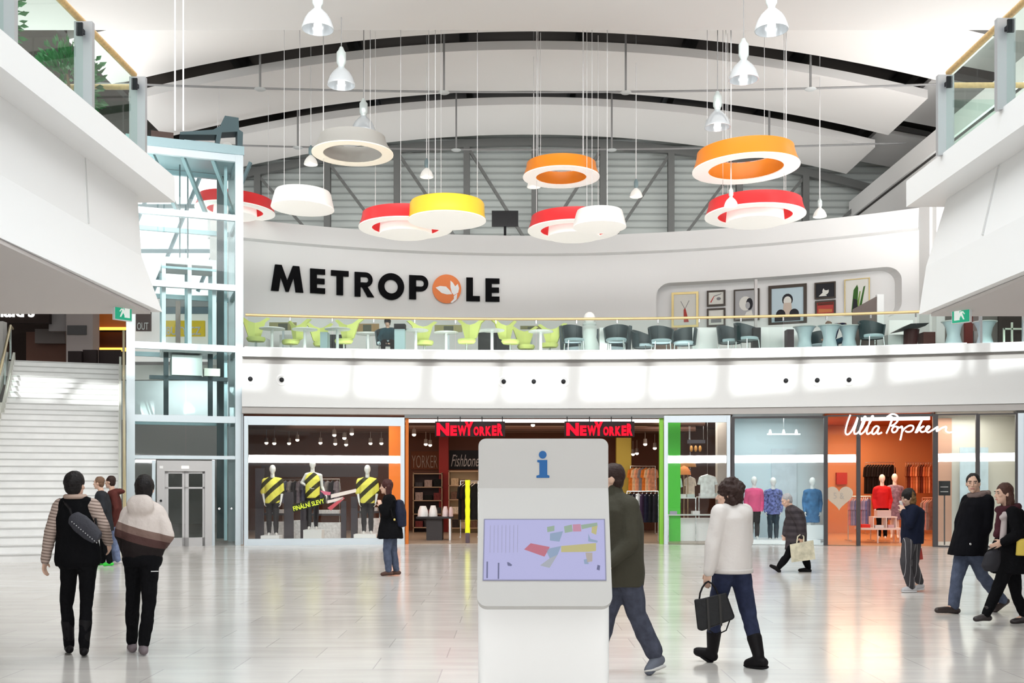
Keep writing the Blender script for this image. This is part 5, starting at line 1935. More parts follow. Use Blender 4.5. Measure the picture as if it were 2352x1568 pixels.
# narrow window: parasols, white display with pale clothes
for k, (u, v, Y, r, col, lab) in enumerate(((1580, 1072, 29.6, 0.24, (0.36, 0.15, 0.03), 'brown'), (1571, 1090, 29.3, 0.2, (0.70, 0.22, 0.06), 'orange'))):
    c = P(u, v, Y)
    root = thing('parasol', lab + ' open parasol displayed in the narrow shop window', 'parasol', (c.x, Y, 0), 'parasols in the narrow window')
    mb = MB(); mb.lathe(c, [(r, 0), (r * 0.9, 0.10), (r * 0.6, 0.20), (0.0, 0.26), (0.0, 0.24), (r * 0.88, 0.08)], 14, closed=True); mb.build('canopy', mat('parasol_' + lab, col, 0.6), root, smooth=True)
    mb = MB(); mb.tube([(c.x, Y, 0.012), (c.x, Y, c.z + 0.24)], 0.015, 6); mb.build('pole', mat('wood_pole', (0.4, 0.28, 0.16), 0.6), root)
    mb = MB(); mb.lathe((c.x, Y, 0.012), [(0.16, 0), (0.15, 0.05), (0.0, 0.06)], 16); mb.build('base', mat('pedestal_grey', (0.1, .1, .1)), root)
hb = thing('hanging_sign', 'small dark board with amber pendants hanging in the narrow shop window', 'sign', P(1600, 1012, 29.8))
mb = MB(); a, b = P(1579, 1018, 29.8), P(1620, 1010, 29.8); mb.box(a.x, b.x, 29.8, 29.83, a.z, b.z); mb.build('board', mat('ink_board', (0.05, 0.045, 0.06), 0.5), hb)
mb = MB()
for x in (a.x + 0.05, b.x - 0.05):
    mb.tube([(x, 29.81, b.z), (x, 29.81, 3.44)], 0.006, 5)
mb.build('wire', CHROME, hb)
for u in (1588, 1598, 1608):
    mb = MB(); mb.ell(P(u, 1030, 29.8), 0.045, 0.045, 0.09); mb.build('pendant', mat('amber', (0.5, 0.24, 0.06), 0.4), hb, smooth=True)
for k, (u0, u1, v0, v1, Y, col, lab) in enumerate(((1536, 1566, 1092, 1150, 29.0, (0.70, 0.76, 0.80), 'pale blue'), (1604, 1646, 1090, 1140, 29.4, (0.78, 0.84, 0.86), 'icy white'), (1572, 1598, 1095, 1140, 29.9, (0.72, 0.62, 0.52), 'beige'))):
    a, b = P(u0, v1, Y), P(u1, v0, Y)
    g_ = garment('hanging_garment', ((a.x + b.x) / 2, Y, b.z + 0.05), (b.x - a.x) * 0.9, (b.z - a.z) + .1, mat('cloth_' + lab.replace(' ', '_'), col, 0.8, noise_amt=0.2, noise_scale=9), lab + ' top hanging in the narrow shop window', 'tops in the narrow window')
    mb = MB(); mb.tube([((a.x + b.x) / 2, Y, b.z + 0.03), ((a.x + b.x) / 2, Y, 3.44)], 0.005, 5); mb.build('wire', CHROME, g_)
for k, (u0, u1, v, Y, lab) in enumerate(((1534, 1600, 1142, 28.75, 'upper left'), (1604, 1660, 1140, 29.35, 'upper right'), (1534, 1664, 1181, 28.6, 'lower'))):
    a, b = P(u0, v, Y), P(u1, v, Y)
    root = thing('display_shelf', lab + ' white display shelf with folded clothes in the narrow window', 'shelf', ((a.x + b.x) / 2, Y, 0), 'shelves in the narrow window')
    mb = MB(); mb.box(a.x, b.x, Y, Y + 0.35, a.z - 0.03, a.z); mb.build('board', mat('shelf_pale', (0.72, 0.74, 0.74), 0.5), root)
    for x in (a.x + 0.02, b.x - 0.02):
        mb = MB(); mb.box(x - 0.012, x + 0.012, Y + 0.02, Y + 0.05, 0.012, a.z - 0.03); mb.build('leg', CHROME, root)
    for i in range(3):
        x = a.x + 0.06 + (b.x - a.x - 0.3) * i / 2
        mb = MB(); mb.box(x, x + 0.2, Y + 0.05, Y + 0.3, a.z, a.z + 0.09)
        mb.build('folded_stack', mat('folded_pale_%d' % i, ((0.42, 0.40, 0.50), (0.75, 0.72, 0.72), (0.55, 0.62, 0.60))[i], 0.8), label=('left', 'middle', 'right')[i] + ' folded stack on the ' + lab + ' shelf of the narrow window', cat='clothes', group='folded clothes in the narrow window')
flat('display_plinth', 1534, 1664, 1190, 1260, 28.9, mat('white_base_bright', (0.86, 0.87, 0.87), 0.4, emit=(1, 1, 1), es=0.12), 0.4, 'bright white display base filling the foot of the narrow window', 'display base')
flat('grey_pillar', 1648, 1672, 960, 1300, 29.4, mat('pillar_greige', (0.50, 0.46, 0.43), 0.6), 0.3, 'greige pillar at the right of the narrow window', 'pillar')

# ---- red shop signs above the first entrance
SRED = mat('sign_red', (0.80, 0.004, 0.02), 0.5, emit=(1.0, 0.002, 0.025), es=0.55, spec=0.1)
def yorker(u0, u1, lab):
    f = E1
    d = 0.16
    root = thing('shop_sign', lab, 'sign', f.pt((u0 + u1) / 2, 985, d), 'red letter signs over the entrance')
    mb = MB()
    f.slab(mb, u0 - 4, u1 + 4, 968, 1003, d - 0.10, d - 0.04)
    mb.build('backing_board', mat('sign_black', (0.015, 0.008, 0.008), 0.5), root)
    for u in (u0 + 2, u0 + (u1 - u0) * .35, u0 + (u1 - u0) * .68, u1 - 2):
        mb = MB(); f.slab(mb, u - 1, u + 1, 957, 975, d - 0.09, d - 0.06); mb.build('hanger', BLACK, root)
    wpx = (u1 - u0)
    spec = [('N', 0.0, 0.20, 1.0), ('E', 0.205, 0.31, 0.8), ('W', 0.315, 0.46, 0.8), ('Y', 0.42, 0.56, 1.12), ('O', 0.555, 0.64, 0.72), ('R', 0.645, 0.73, 0.72), ('K', 0.735, 0.825, 0.74), ('E', 0.83, 0.905, 0.8), ('R', 0.91, 1.0, 0.95)]
    vb = 1001
    for ch, a0, a1, hh in spec:
        mb = MB()
        p = f.pt(u0 + wpx * a0, vb, d)
        wid = (f.t(u0 + wpx * a1) - f.t(u0 + wpx * a0)) * 0.94
        add_text(mb, ch, p, f.d, (0, 0, 1), 0.4, 0.03, 0.022, fit=wid, fith=0.335 * hh)
        mb.build('letter', SRED, root)
yorker(1004, 1156, 'red letter sign above the entrance left of the kiosk')
yorker(1300, 1452, 'red letter sign above the entrance right of the kiosk')

# ---- white script sign of the second shop
SCRIPTW = mat('script_white', (0.9, 0.9, 0.9), 0.4, emit=(1, 0.98, 0.95), es=1.3)
def cr(u, v):        # crop pixel of the 4.61x detail view -> photo pixel
    return (1850 + u / 4.612, 940 + v / 4.612)
strokes = {
    'U': [(468, 55), (440, 130), (420, 205), (418, 250), (440, 265), (475, 235), (515, 160), (545, 85), (530, 150), (508, 225), (515, 258), (545, 250)],
    'l': [(545, 250), (590, 190), (625, 105), (628, 78), (612, 85), (585, 165), (565, 235), (575, 262), (610, 240)],
    'l2': [(610, 240), (655, 170), (700, 95), (706, 72), (690, 82), (660, 160), (640, 235), (650, 262), (690, 240)],
    'a': [(765, 185), (735, 180), (705, 210), (695, 250), (715, 262), (745, 235), (770, 190), (755, 235), (760, 262), (800, 245)],
    'P': [(905, 100), (880, 180), (845, 258), (880, 180), (910, 95), (870, 75), (850, 90), (900, 55), (955, 68), (970, 110), (940, 155), (895, 180)],
    'o': [(960, 190), (930, 185), (905, 215), (915, 245), (945, 240), (965, 210), (960, 190), (985, 200)],
    'p': [(985, 200), (1010, 185), (1012, 225), (1005, 270), (992, 330)],
    'p2': [(1012, 240), (1040, 205), (1085, 178), (1122, 180), (1130, 205), (1108, 236), (1070, 244), (1045, 232)],
    'k': [(1150, 255), (1180, 190), (1225, 110), (1185, 200), (1165, 250), (1195, 210), (1240, 185), (1200, 215), (1215, 245), (1245, 240)],
    'e': [(1245, 240), (1285, 215), (1300, 190), (1275, 190), (1262, 225), (1285, 250), (1325, 230)],
    'n': [(1325, 230), (1365, 205), (1385, 195), (1375, 240), (1430, 205), (1475, 195), (1470, 235), (1510, 255), (1585, 230)],
}
fs_ = Front(1930, 2200)
root = thing('shop_sign', 'white handwritten script sign over the second shop entrance', 'sign', fs_.pt(2065, 985, 0.2))
for nm, pts in strokes.items():
    mb = MB()
    pp = [fs_.pt(*cr(*q), 0.22) for q in pts]
    # smooth the hand-drawn line
    sm = []
    for i in range(len(pp) - 1):
        p0 = pp[max(i - 1, 0)]; p1 = pp[i]; p2 = pp[i + 1]; p3 = pp[min(i + 2, len(pp) - 1)]
        for k in range(5):
            t = k / 5.0
            sm.append(0.5 * ((2 * p1) + (p2 - p0) * t + (2 * p0 - 5 * p1 + 4 * p2 - p3) * t * t + (3 * p1 - p0 - 3 * p2 + p3) * t ** 3))
    sm.append(pp[-1])
    mb.tube(sm, 0.021, 8)
    mb.build('letter', SCRIPTW, root, smooth=True)

# ---- white window: lamp bar, posters, platform
f3 = W3
root = thing('track_lamp', 'white three-spot lamp bar at the ceiling of the white window', 'lamp', P(1800, 995, 28.4))
a, b = P(1762, 997, 28.4), P(1838, 997, 28.4)
mb = MB(); mb.tube([a, b], 0.022, 8); mb.build('bar', mat('lamp_bar_white', (0.85, 0.88, 0.88), 0.4, emit=(1, 1, 1), es=0.4), root)
for u in (1769, 1800, 1829):
    c = P(u, 997, 28.4)
    mb = MB(); mb.lathe(c, [(0.05, -0.02), (0.04, 0.06), (0.02, 0.13), (0, 0.13)], 14); mb.build('spot', mat('lamp_bar_white', (0.85, 0.88, 0.88), 0.4), root, smooth=True)
mb = MB(); mb.tube([P(1800, 997, 28.4), (P(1800, 997, 28.4).x, 28.4, 3.44)], 0.01, 6); mb.build('stem', CHROME, root)
flat('wall_poster', 1702, 1770, 1045, 1160, 29.6, mat('poster_blue', (0.55, 0.68, 0.80), 0.6, noise_amt=0.15, noise_scale=3), 0.03, 'pale blue poster behind the pink mannequin', 'poster')
flat('wall_poster', 1772, 1830, 1030, 1170, 29.55, mat('poster_greyblue', (0.60, 0.68, 0.72), 0.6, noise_amt=0.1, noise_scale=3), 0.03, 'grey-blue hanging poster in the middle of the white window', 'poster')
flat('wall_poster', 2205, 2270, 1027, 1215, 28.3, mat('poster_sky', (0.58, 0.72, 0.82), 0.6, noise_amt=0.12, noise_scale=3), 0.03, 'light blue poster behind the man in the black jacket', 'poster')
a, b = P(1690, 1250, 27.6), P(1893, 1250, 27.6)
mb = MB(); mb.box(a.x + 0.25, b.x - 0.05, 27.75, 29.0, 0.012, 0.10)
mb.build('platform', mat('platform_white', (0.88, 0.88, 0.88), 0.4), label='low white platform under the mannequins of the white window', cat='platform')
a, b = P(1850, 1180, 28.3), P(1890, 1180, 28.3)
mb = MB(); mb.box(a.x, b.x, 28.2, 28.7, 0.1, a.z - .3)
mb.build('display_cube', mat('platform_white', (0.88, 0.88, 0.88), 0.4), label='white display block under the blue dress bust', cat='display base')

# ---- terracotta shop: heart, table, rails, sign
heart = []
for i in range(40):
    t_ = 2 * PI * i / 40
    heart.append((16 * math.sin(t_) ** 3, 13 * math.cos(t_) - 5 * math.cos(2 * t_) - 2 * math.cos(3 * t_) - math.cos(4 * t_)))
o_ = W4.pt(1927, 1140, 0.02)
hs = thing('heart_sign', 'beige heart-shaped sticker on the shop window', 'sign', o_)
mb = MB(); mb.prism([(x * 0.0215, z * 0.0215) for x, z in heart], o_, W4.d, (0, 0, 1), W4.n * 0.015)
mb.build('plate', mat('heart_beige', (0.52, 0.43, 0.34), 0.6), hs)
mb = MB(); add_text(mb, '5 &', o_ + W4.n * 0.02 - W4.d * 0.14 + Vector((0, 0, -0.06)), W4.d, (0, 0, 1), 0.2, 0.002, fit=0.27, fith=0.16)
mb.build('lettering', mat('heart_text', (0.40, 0.36, 0.32), 0.6), hs)
# rack and mirror behind heart
rail('clothes_rail', 1948, 2000, 1140, 29.0, 'clothes rail of pink and lilac tops behind the heart sticker', [('rose', (0.62, 0.22, 0.20)), ('lilac', (0.30, 0.26, 0.38)), ('mauve', (0.36, 0.30, 0.42)), ('denim blue', (0.16, 0.18, 0.36)), ('steel blue', (0.2, 0.25, 0.42))],
     'on the rail behind the heart sticker', 'tops behind the heart sticker', n=9, h=0.8, w_=0.3, rz=0.9)
rail('clothes_rail', 2080, 2144, 1062, 32.6, 'wall rail of rust and brown dresses at the back of the terracotta shop', [('brown', (0.16, 0.06, 0.03)), ('dark wine', (0.10, 0.025, 0.02)), ('terracotta', (0.5, 0.16, 0.08)), ('rust', (0.42, 0.15, 0.06)), ('pale rust', (0.62, 0.30, 0.18))],
     'on the wall rail of brown dresses', 'brown dresses on the back wall', n=10, h=0.95, w_=0.32, rz=0.8)
rail('clothes_rail', 1987, 2054, 1062, 32.8, 'wall rail of black coats behind the two shop mannequins', [('black velvet', (0.008, 0.006, 0.006)), ('black wool', (0.012, 0.010, 0.012))],
     'on the wall rail of black coats', 'black coats on the back wall', n=10, h=0.98, w_=0.36, rz=0.7)
rail('clothes_rail', 2118, 2146, 1143, 29.3, 'small white framed rail of grey and pink tops right in the terracotta shop', [('mocha', (0.28, 0.2, 0.17)), ('soft pink', (0.66, 0.40, 0.36)), ('smoke', (0.3, 0.28, 0.28))],
     'on the white framed rail', 'tops on the white framed rail', n=4, h=0.9, w_=0.28, rz=0.4)
# red bag display upper left
flat('red_bag', 1922, 1946, 1085, 1112, S3[2] - 0.13, mat('bag_red', (0.45, 0.03, 0.02), 0.6), 0.12, 'red bag shown on the wall above the heart sticker', 'bag')
a, b = P(1977, 1212, 28.0), P(2072, 1212, 28.0)
tb = thing('display_table', 'white display table with a small shelf in the second shop entrance', 'table', ((a.x + b.x) / 2, 28.2, 0))
TW = mat('table_pink_white', (0.84, 0.72, 0.66), 0.45)
mb = MB(); mb.box(a.x, b.x, 27.95, 28.5, a.z - 0.05, a.z); mb.build('tabletop', TW, tb)
for x, y in ((P(2016, 0, 28).x, 28.0), (b.x - 0.06, 28.0), (a.x + 0.05, 28.45), (b.x - 0.06, 28.45)):
    mb = MB(); mb.box(x - 0.015, x + 0.015, y - 0.015, y + 0.015, 0.013, a.z - 0.05); mb.build('leg', TW, tb)
c0, c1 = P(2004, 1186, 28.1), P(2060, 1192, 28.1)
mb = MB(); mb.box(c0.x, c1.x, 28.05, 28.4, c0.z - 0.03, c0.z); mb.build('riser_top', TW, tb)
for u in (2005, 2035, 2057):
    x = P(u, 0, 28.1).x
    mb = MB(); mb.box(x - 0.012, x + 0.012, 28.05, 28.4, a.z, c0.z - 0.03); mb.build('riser_upright', TW, tb)
for k, (u0, u1, v0, col, lab) in enumerate(((1980, 1999, 1204, (0.72, 0.05, 0.04), 'red'), (2010, 2030, 1206, (0.78, 0.70, 0.68), 'white'), (2040, 2054, 1205, (0.68, 0.42, 0.42), 'rose'))):
    p0, p1 = P(u0, 1212, 28.1), P(u1, v0, 28.1)
    mb = MB(); mb.box(p0.x, p1.x, 28.1, 28.35, p0.z + 0.001, p1.z)
    mb.build('folded_jumper', mat('folded_' + lab, col, 0.8), label=lab + ' folded top on the white display table', cat='clothes', group='folded tops on the white table')
p0, p1 = P(2015, 1186, 28.1), P(2047, 1172, 28.1)
mb = MB(); mb.box(p0.x, p1.x, 28.1, 28.35, p0.z + 0.001, p1.z)
mb.build('gift_box', mat('box_pink', (0.70, 0.52, 0.48), 0.6), label='pale pink box on the riser of the white display table', cat='box')
# black notice on the right of the entrance
o_ = W5.pt(2172, 1120, -0.3)
ns = thing('notice_board', 'small black notice board beside the second shop entrance', 'sign', (o_.x, o_.y, o_.z))
mb = MB(); W5.slab(mb, 2160, 2187, 1104, 1138, -0.34, -0.30); mb.build('board', BLACK, ns)
mb = MB()
for v in (1117, 1128):
    W5.slab(mb, 2164, 2182, v, v + 2, -0.30, -0.296)
mb.build('text_line', mat('notice_text', (0.55, 0.5, 0.48), 0.5), ns)
mb = MB(); W5.slab(mb, 2172, 2175, 1138, 1253, -0.34, -0.31); mb.build('stand', FRD, ns)
flat('salmon_wall', 2152, 2186, 960, 1300, 28.6, mat('salmon', (0.66, 0.38, 0.28), 0.6), 0.1, 'salmon wall strip right of the second shop entrance', 'wall panel')
# window graphics on the first window
gw = thing('window_sticker', 'slanted window sticker with neon yellow letters across the mannequin window', 'sticker', W1.pt(715, 1160, 0.03))
def skew(u, v, d=0.012):
    return W1.pt(u, v, d)
def quad(mb, pts, d=0.012, th=0.004):
    vs = [W1.pt(u, v, d) for u, v in pts]
    n = W1.n * th
    k = len(vs)
    mb.add(vs + [q + n for q in vs], [tuple(range(k)), tuple(range(k, 2 * k))[::-1]] + [(i, (i + 1) % k, (i + 1) % k + k, i + k) for i in range(k)])
mb = MB(); quad(mb, [(672, 1158), (748, 1140), (749, 1156), (673, 1176)]); mb.build('strip', mat('sticker_dark', (0.02, 0.022, 0.01), 0.5), gw)
mb = MB()
o_ = W1.pt(675, 1173, 0.018)
ax = (W1.pt(748, 1154, 0.018) - o_).normalized()
az = W1.n.cross(ax) * -1
if az.z < 0:
    az = -az
add_text(mb, 'FINÁLNÍ SLEVY', o_, ax, az, 0.2, 0.002, 0.004, fit=0.82, fith=0.15)
mb.build('lettering', mat('neon_letter', (0.62, 0.75, 0.05), 0.5, emit=(0.62, 0.75, 0.05), es=0.35), gw)
for nm, col, pts in (('strip', (0.75, 0.68, 0.62), [(760, 1135), (818, 1122), (818, 1130), (760, 1144)]), ('strip', (0.74, 0.70, 0.78), [(752, 1149), (788, 1141), (788, 1147), (752, 1156)]), ('strip', (0.55, 0.10, 0.12), [(752, 1166), (788, 1141), (792, 1144), (760, 1172)]), ('strip', (0.6, 0.15, 0.22), [(735, 1126), (760, 1130), (758, 1137), (745, 1136)])):
    mb = MB(); quad(mb, pts); mb.build('strip', mat('sticker_%d' % int(col[0] * 100 + col[1] * 10), col, 0.5), gw)
# fascia spot holes
for k, (u, v) in enumerate(((575, 870), (647, 872), (1157, 876), (1226, 876), (1294, 876), (1805, 874), (1877, 873), (1950, 872))):
    x, y = on(arc_f, u, 0.0)
    e = 1e-3
    t_ = Vector((2 * e, arc_f(x + e) - arc_f(x - e), 0)).normalized()
    n_ = Vector((t_.y, -t_.x, 0))
    c = Vector((x, y, sz(v, y)))
    lab = ['far left, half behind the lift post', 'second from the left', 'left of the middle three', 'centre of the middle three', 'right of the middle three', 'left of the right three', 'centre of the right three', 'right of the right three'][k]
    root = thing('recessed_spot', 'round recessed nozzle in the white fascia, ' + lab, 'nozzle', c, 'round nozzles in the fascia')
    mb = MB(); mb.lathe(c, [(0.15, -0.01), (0.15, 0.012), (0.12, 0.022), (0.105, 0.022), (0.105, -0.01)], 28, axis=n_, closed=True); mb.build('rim', mat('nozzle_rim', (0.76, 0.76, 0.76), 0.4), root, smooth=True)
    mb = MB(); mb.lathe(c, [(0.0, 0.004), (0.105, 0.004), (0.105, 0.008), (0, 0.008)], 24, axis=n_); mb.build('plate', mat('nozzle_plate', (0.62, 0.62, 0.61), 0.35), root, smooth=True)
    mb = MB(); mb.ell(c + n_ * 0.02, 0.062, 0.062, 0.062); mb.build('ball', BLACK, root, smooth=True)
# ================================================================== FAR GALLERY: pictures in the niche
def niche_pt(u, v, off=0.50):
    x, y = on(arc_w, u, off)
    return Vector((x, y, sz(v, y)))
def niche_axes(u):
    x, y = on(arc_w, u, 0.5)
    e = 1e-3
    d = Vector((2 * e, arc_w(x + e) - arc_w(x - e), 0)).normalized()
    return d, Vector((d.y, -d.x, 0))
def picture(u0, u1, v0, v1, fw, frm, mount, label, art):
    um = (u0 + u1) / 2
    d, n = niche_axes(um)
    c = niche_pt(um, (v0 + v1) / 2)
    k = c.y / F
    W, H = (u1 - u0) * k, (v1 - v0) * k
    root = thing('framed_picture', label, 'picture', c, 'framed pictures in the niche')
    mb = MB()
    fwm = fw * k
    for a, b, e, g in ((-W / 2, W / 2, H / 2 - fwm, H / 2), (-W / 2, W / 2, -H / 2, -H / 2 + fwm), (-W / 2, -W / 2 + fwm, -H / 2 + fwm, H / 2 - fwm), (W / 2 - fwm, W / 2, -H / 2 + fwm, H / 2 - fwm)):
        mb.prism([(a, e), (b, e), (b, g), (a, g)], c, d, (0, 0, 1), n * 0.05)
    mb.build('frame', frm, root)
    mb = MB()
    mb.prism([(-W / 2 + fwm, -H / 2 + fwm), (W / 2 - fwm, -H / 2 + fwm), (W / 2 - fwm, H / 2 - fwm), (-W / 2 + fwm, H / 2 - fwm)], c, d, (0, 0, 1), n * 0.02)
    mb.build('print', mount, root)
    iw, ih = W - 2 * fwm, H - 2 * fwm
    for j, (mt, poly) in enumerate(art):
        mb = MB()
        mb.prism([(x * iw / 2, z * ih / 2) for x, z in poly], c + n * (0.021 + 0.003 * j), d, (0, 0, 1), n * 0.002)
        mb.build('motif', mt, root)
def disc(cx, cz, rx, rz, n=14):
    return [(cx + rx * math.cos(2 * PI * i / n), cz + rz * math.sin(2 * PI * i / n)) for i in range(n)]
GOLD = mat('gold_frame', (0.60, 0.47, 0.20), 0.4, 0.4)
DKF = mat('dark_picture_frame', (0.07, 0.055, 0.045), 0.5)
PAPER = mat('picture_paper', (0.74, 0.73, 0.68), 0.7)
PAPG = mat('picture_grey', (0.42, 0.42, 0.43), 0.7)
PSKY = mat('picture_sky', (0.52, 0.64, 0.70), 0.7)
INK = mat('picture_ink', (0.03, 0.03, 0.035), 0.7)
ARED = mat('picture_red', (0.45, 0.07, 0.06), 0.7)
AGRN = mat('picture_green', (0.05, 0.13, 0.03), 0.7)
ALEAF = mat('picture_leaf', (0.20, 0.32, 0.07), 0.7)
AGR2 = mat('picture_midgrey', (0.22, 0.22, 0.23), 0.7)
picture(1543, 1604, 671, 752, 5, GOLD, PAPER, 'gold-framed picture with a red figure at the left end of the niche', [(AGR2, [(-.4, .55), (-.36, .57), (-.02, .1), (-.06, .08)]), (AGR2, [(.35, .6), (.39, .58), (.03, .05), (0, .08)]), (ARED, [(-.12, .0), (0, .12), (.08, .0), (.35, -.8), (-.1, -.8)])])
picture(1624, 1666, 667, 703, 4, DKF, PAPER, 'small dark-framed sketch above another small frame, second from the left', [(ARED, [(-.8, -.6), (-.3, .4), (-.2, .4), (-.65, -.7)]), (AGR2, [(-.3, .4), (.7, .75), (.72, .65), (-.2, .3)]), (AGR2, disc(.35, -.1, .3, .25))])
picture(1624, 1666, 708, 750, 4, DKF, PAPER, 'small dark-framed picture below the small sketch, partly behind the handrail', [(AGR2, [(-.7, -.7), (.7, -.7), (.7, -.2), (-.7, -.2)])])
picture(1686, 1744, 664, 736, 3, DKF, PAPG, 'grey photo portrait behind the thin post in the niche', [(PAPER, disc(-.1, .1, .55, .5)), (INK, disc(.25, .05, .3, .42)), (PAPG, disc(.1, -.05, .2, .25)), (PAPER, [(-.3, -.95), (.6, -.95), (.45, -.4), (0, -.5)])])
picture(1766, 1852, 654, 746, 7, DKF, PSKY, 'large dark-framed picture of an arch and dark bushes in the middle of the niche', [(INK, disc(0, .3, .34, .36)), (PAPER, disc(0, .22, .25, .28)), (mat('picture_sand', (0.60, 0.50, 0.42), 0.7), [(-.3, -.6), (.3, -.6), (.24, .12), (-.24, .12)]), (INK, disc(-.42, -.55, .3, .3)), (INK, disc(.42, -.55, .3, .3)), (INK, [(-.8, -.95), (.8, -.95), (.8, -.65), (-.8, -.65)])])
picture(1872, 1919, 648, 686, 3, DKF, INK, 'small black and white photo above the red picture', [(PAPER, disc(.05, -.1, .35, .5)), (INK, disc(.15, .3, .3, .3)), (PAPER, [(-.7, -.8), (.2, -.8), (-.2, -.2)])])
picture(1873, 1919, 690, 724, 4, DKF, ARED, 'small red picture below the black and white photo', [(mat('picture_orange', (0.55, 0.20, 0.08), 0.7), [(-.8, -.8), (.8, -.8), (.8, -.3), (-.8, -.1)]), (mat('picture_brown', (.12, .04, .03), .7), [(-.9, .9), (.9, .9), (.9, .5), (-.9, .5)])])
picture(1941, 1997, 640, 722, 2, GOLD, PAPER, 'thin gold-framed picture of dark green leaves at the right of the niche', [(AGRN, [(-.5, -.9), (-.3, .4), (0, .7), (.1, .5), (0, -.9)]), (ALEAF, [(-.1, -.8), (.2, .3), (.3, .3), (.1, -.8)]), (AGRN, [(.1, -.8), (.55, .55), (.7, .6), (.35, -.7)]), (INK, [(-.4, -.9), (.1, -.9), (0, -.2), (-.3, -.1)])])
# thin steel post and tilted board in front of the niche
c = on(arc_f, 1736, 3.4)
mb = MB(); mb.box(c[0] - 0.04, c[0] + 0.04, c[1] - .04, c[1] + .04, 5.05, sz(642, c[1]))
mb.build('steel_post', mat('post_taupe', (0.42, 0.40, 0.39), 0.4, 0.3), label='thin steel post standing before the grey portrait in the niche', cat='post')
# ================================================================== FURNITURE on the far gallery
ZG = 5.05
def gpos(u, off):
    x, y = on(arc_f, u, off)
    return (x, y, ZG)
LIME = mat('lime_upholstery', (0.70, 0.78, 0.24), 0.7)
LIMED = mat('lime_piping', (0.36, 0.40, 0.10), 0.7)
WT = mat('table_white', (0.86, 0.87, 0.87), 0.35)
TEAL = mat('dark_teal_shell', (0.012, 0.035, 0.042), 0.45)
SEATB = mat('pale_blue_seat', (0.48, 0.60, 0.66), 0.5)
def lime_chair(label):
    root = thing('wing_chair', label, 'chair', (0, 0, 0), 'lime wing chairs on the far gallery')
    mb = MB()
    mb.rings([((0, -0.02, 0.40), (0.22, 0, 0), (0, 0.2, 0)), ((0, 0, 0.47), (0.26, 0, 0), (0, 0.24, 0)), ((0, 0, 0.52), (0.24, 0, 0), (0, 0.22, 0))], 18)
    mb.build('seat', LIME, root, smooth=True)
    for s in (-1, 1):
        mb = MB()
        # winged back shell, one leaf per side
        mb.prism([(0, 0.5), (0.17, 0.58), (0.30, 0.98), (0.44, 1.10), (0.34, 1.12), (0.14, 0.98), (0, 0.94)], (0, 0.2, 0), (s, 0.25, 0), (0, 0, 1), (0, 0.06, 0))
        mb.build('back_wing', LIME, root)
    mb = MB(); mb.tube([(0, 0, 0.02), (0, 0, 0.41)], 0.03, 8); mb.build('column', CHROME, root)
    mb = MB(); mb.lathe((0, 0, 0), [(0.22, 0), (0.2, 0.02), (0, 0.03)], 20); mb.build('base', CHROME, root)
    return root
def round_table(label):
    root = thing('round_table', label, 'table', (0, 0, 0), 'white round tables on the far gallery')
    mb = MB(); mb.lathe((0, 0, 0.72), [(0.34, 0), (0.35, 0.015), (0.34, 0.03), (0, 0.03)], 28); mb.build('tabletop', WT, root, smooth=True)
    mb = MB(); mb.tube([(0, 0, 0.02), (0, 0, 0.72)], 0.04, 10); mb.build('column', WT, root)
    mb = MB(); mb.lathe((0, 0, 0), [(0.24, 0), (0.22, 0.02), (0.04, 0.05), (0, 0.05)], 20); mb.build('base', WT, root, smooth=True)
    return root
def tub_chair(label):
    root = thing('tub_chair', label, 'chair', (0, 0, 0), 'dark tub chairs on the far gallery')
    mb = MB()
    n = 18
    vs, fs = [], []
    for i in range(n + 1):
        a = PI * 1.15 * (i / n) - PI * 0.075
        for (r, z) in ((0.31, 0.36), (0.36, 0.90), (0.32, 0.90), (0.27, 0.36)):
            vs.append((r * math.cos(a), r * math.sin(a), z + (0.0 if z < .5 else -0.16 * (1 - math.sin(max(a, 0) if a < PI else PI)))))
    for i in range(n):
        a, b = i * 4, i * 4 + 4
        for j in range(4):
            fs.append((a + j, a + (j + 1) % 4, b + (j + 1) % 4, b + j))
    fs += [(0, 1, 2, 3), (n * 4 + 3, n * 4 + 2, n * 4 + 1, n * 4)]
    mb.add(vs, fs)
    mb.build('back_shell', TEAL, root, smooth=True)
    mb = MB(); mb.lathe((0, -0.02, 0.38), [(0.28, 0), (0.29, 0.05), (0.26, 0.08), (0, 0.09)], 22); mb.build('seat', SEATB, root, smooth=True)
    for x, y in ((0.2, 0.2), (-0.2, 0.2), (0.2, -0.22), (-0.2, -0.22)):
        mb = MB(); mb.tube([(x * 1.15, y * 1.15, 0), (x, y, 0.39)], 0.015, 6); mb.build('leg', CHROME, root)
    return root
def hourglass(label):
    root = thing('hourglass_table', label, 'table', (0, 0, 0), 'pale blue hourglass tables on the far gallery')
    mb = MB(); mb.lathe((0, 0, 0), [(0.30, 0), (0.29, 0.03), (0.20, 0.19), (0.155, 0.38), (0.19, 0.56), (0.27, 0.71), (0, 0.71)], 28); mb.build('body', mat('pale_blue_lacquer', (0.58, 0.68, 0.75), 0.35), root, smooth=True)
    mb = MB(); mb.lathe((0, 0, 0.71), [(0.30, 0), (0.31, 0.02), (0, 0.025)], 28); mb.build('tabletop', WT, root, smooth=True)
    return root
def settle(first, spots, labels):
    """the first copy is the built one itself"""
    for k, (u, off, rz) in enumerate(spots):
        c = gpos(u, off)
        if k == 0:
            first.location = c
            first.rotation_euler = (0, 0, rz)
            first['label'] = labels[0]
        else:
            copy_tree(first, c, rz, labels[k])
NTH = ['leftmost', 'second', 'third', 'fourth', 'fifth', 'sixth', 'seventh', 'eighth', 'ninth', 'tenth', 'eleventh', 'twelfth']
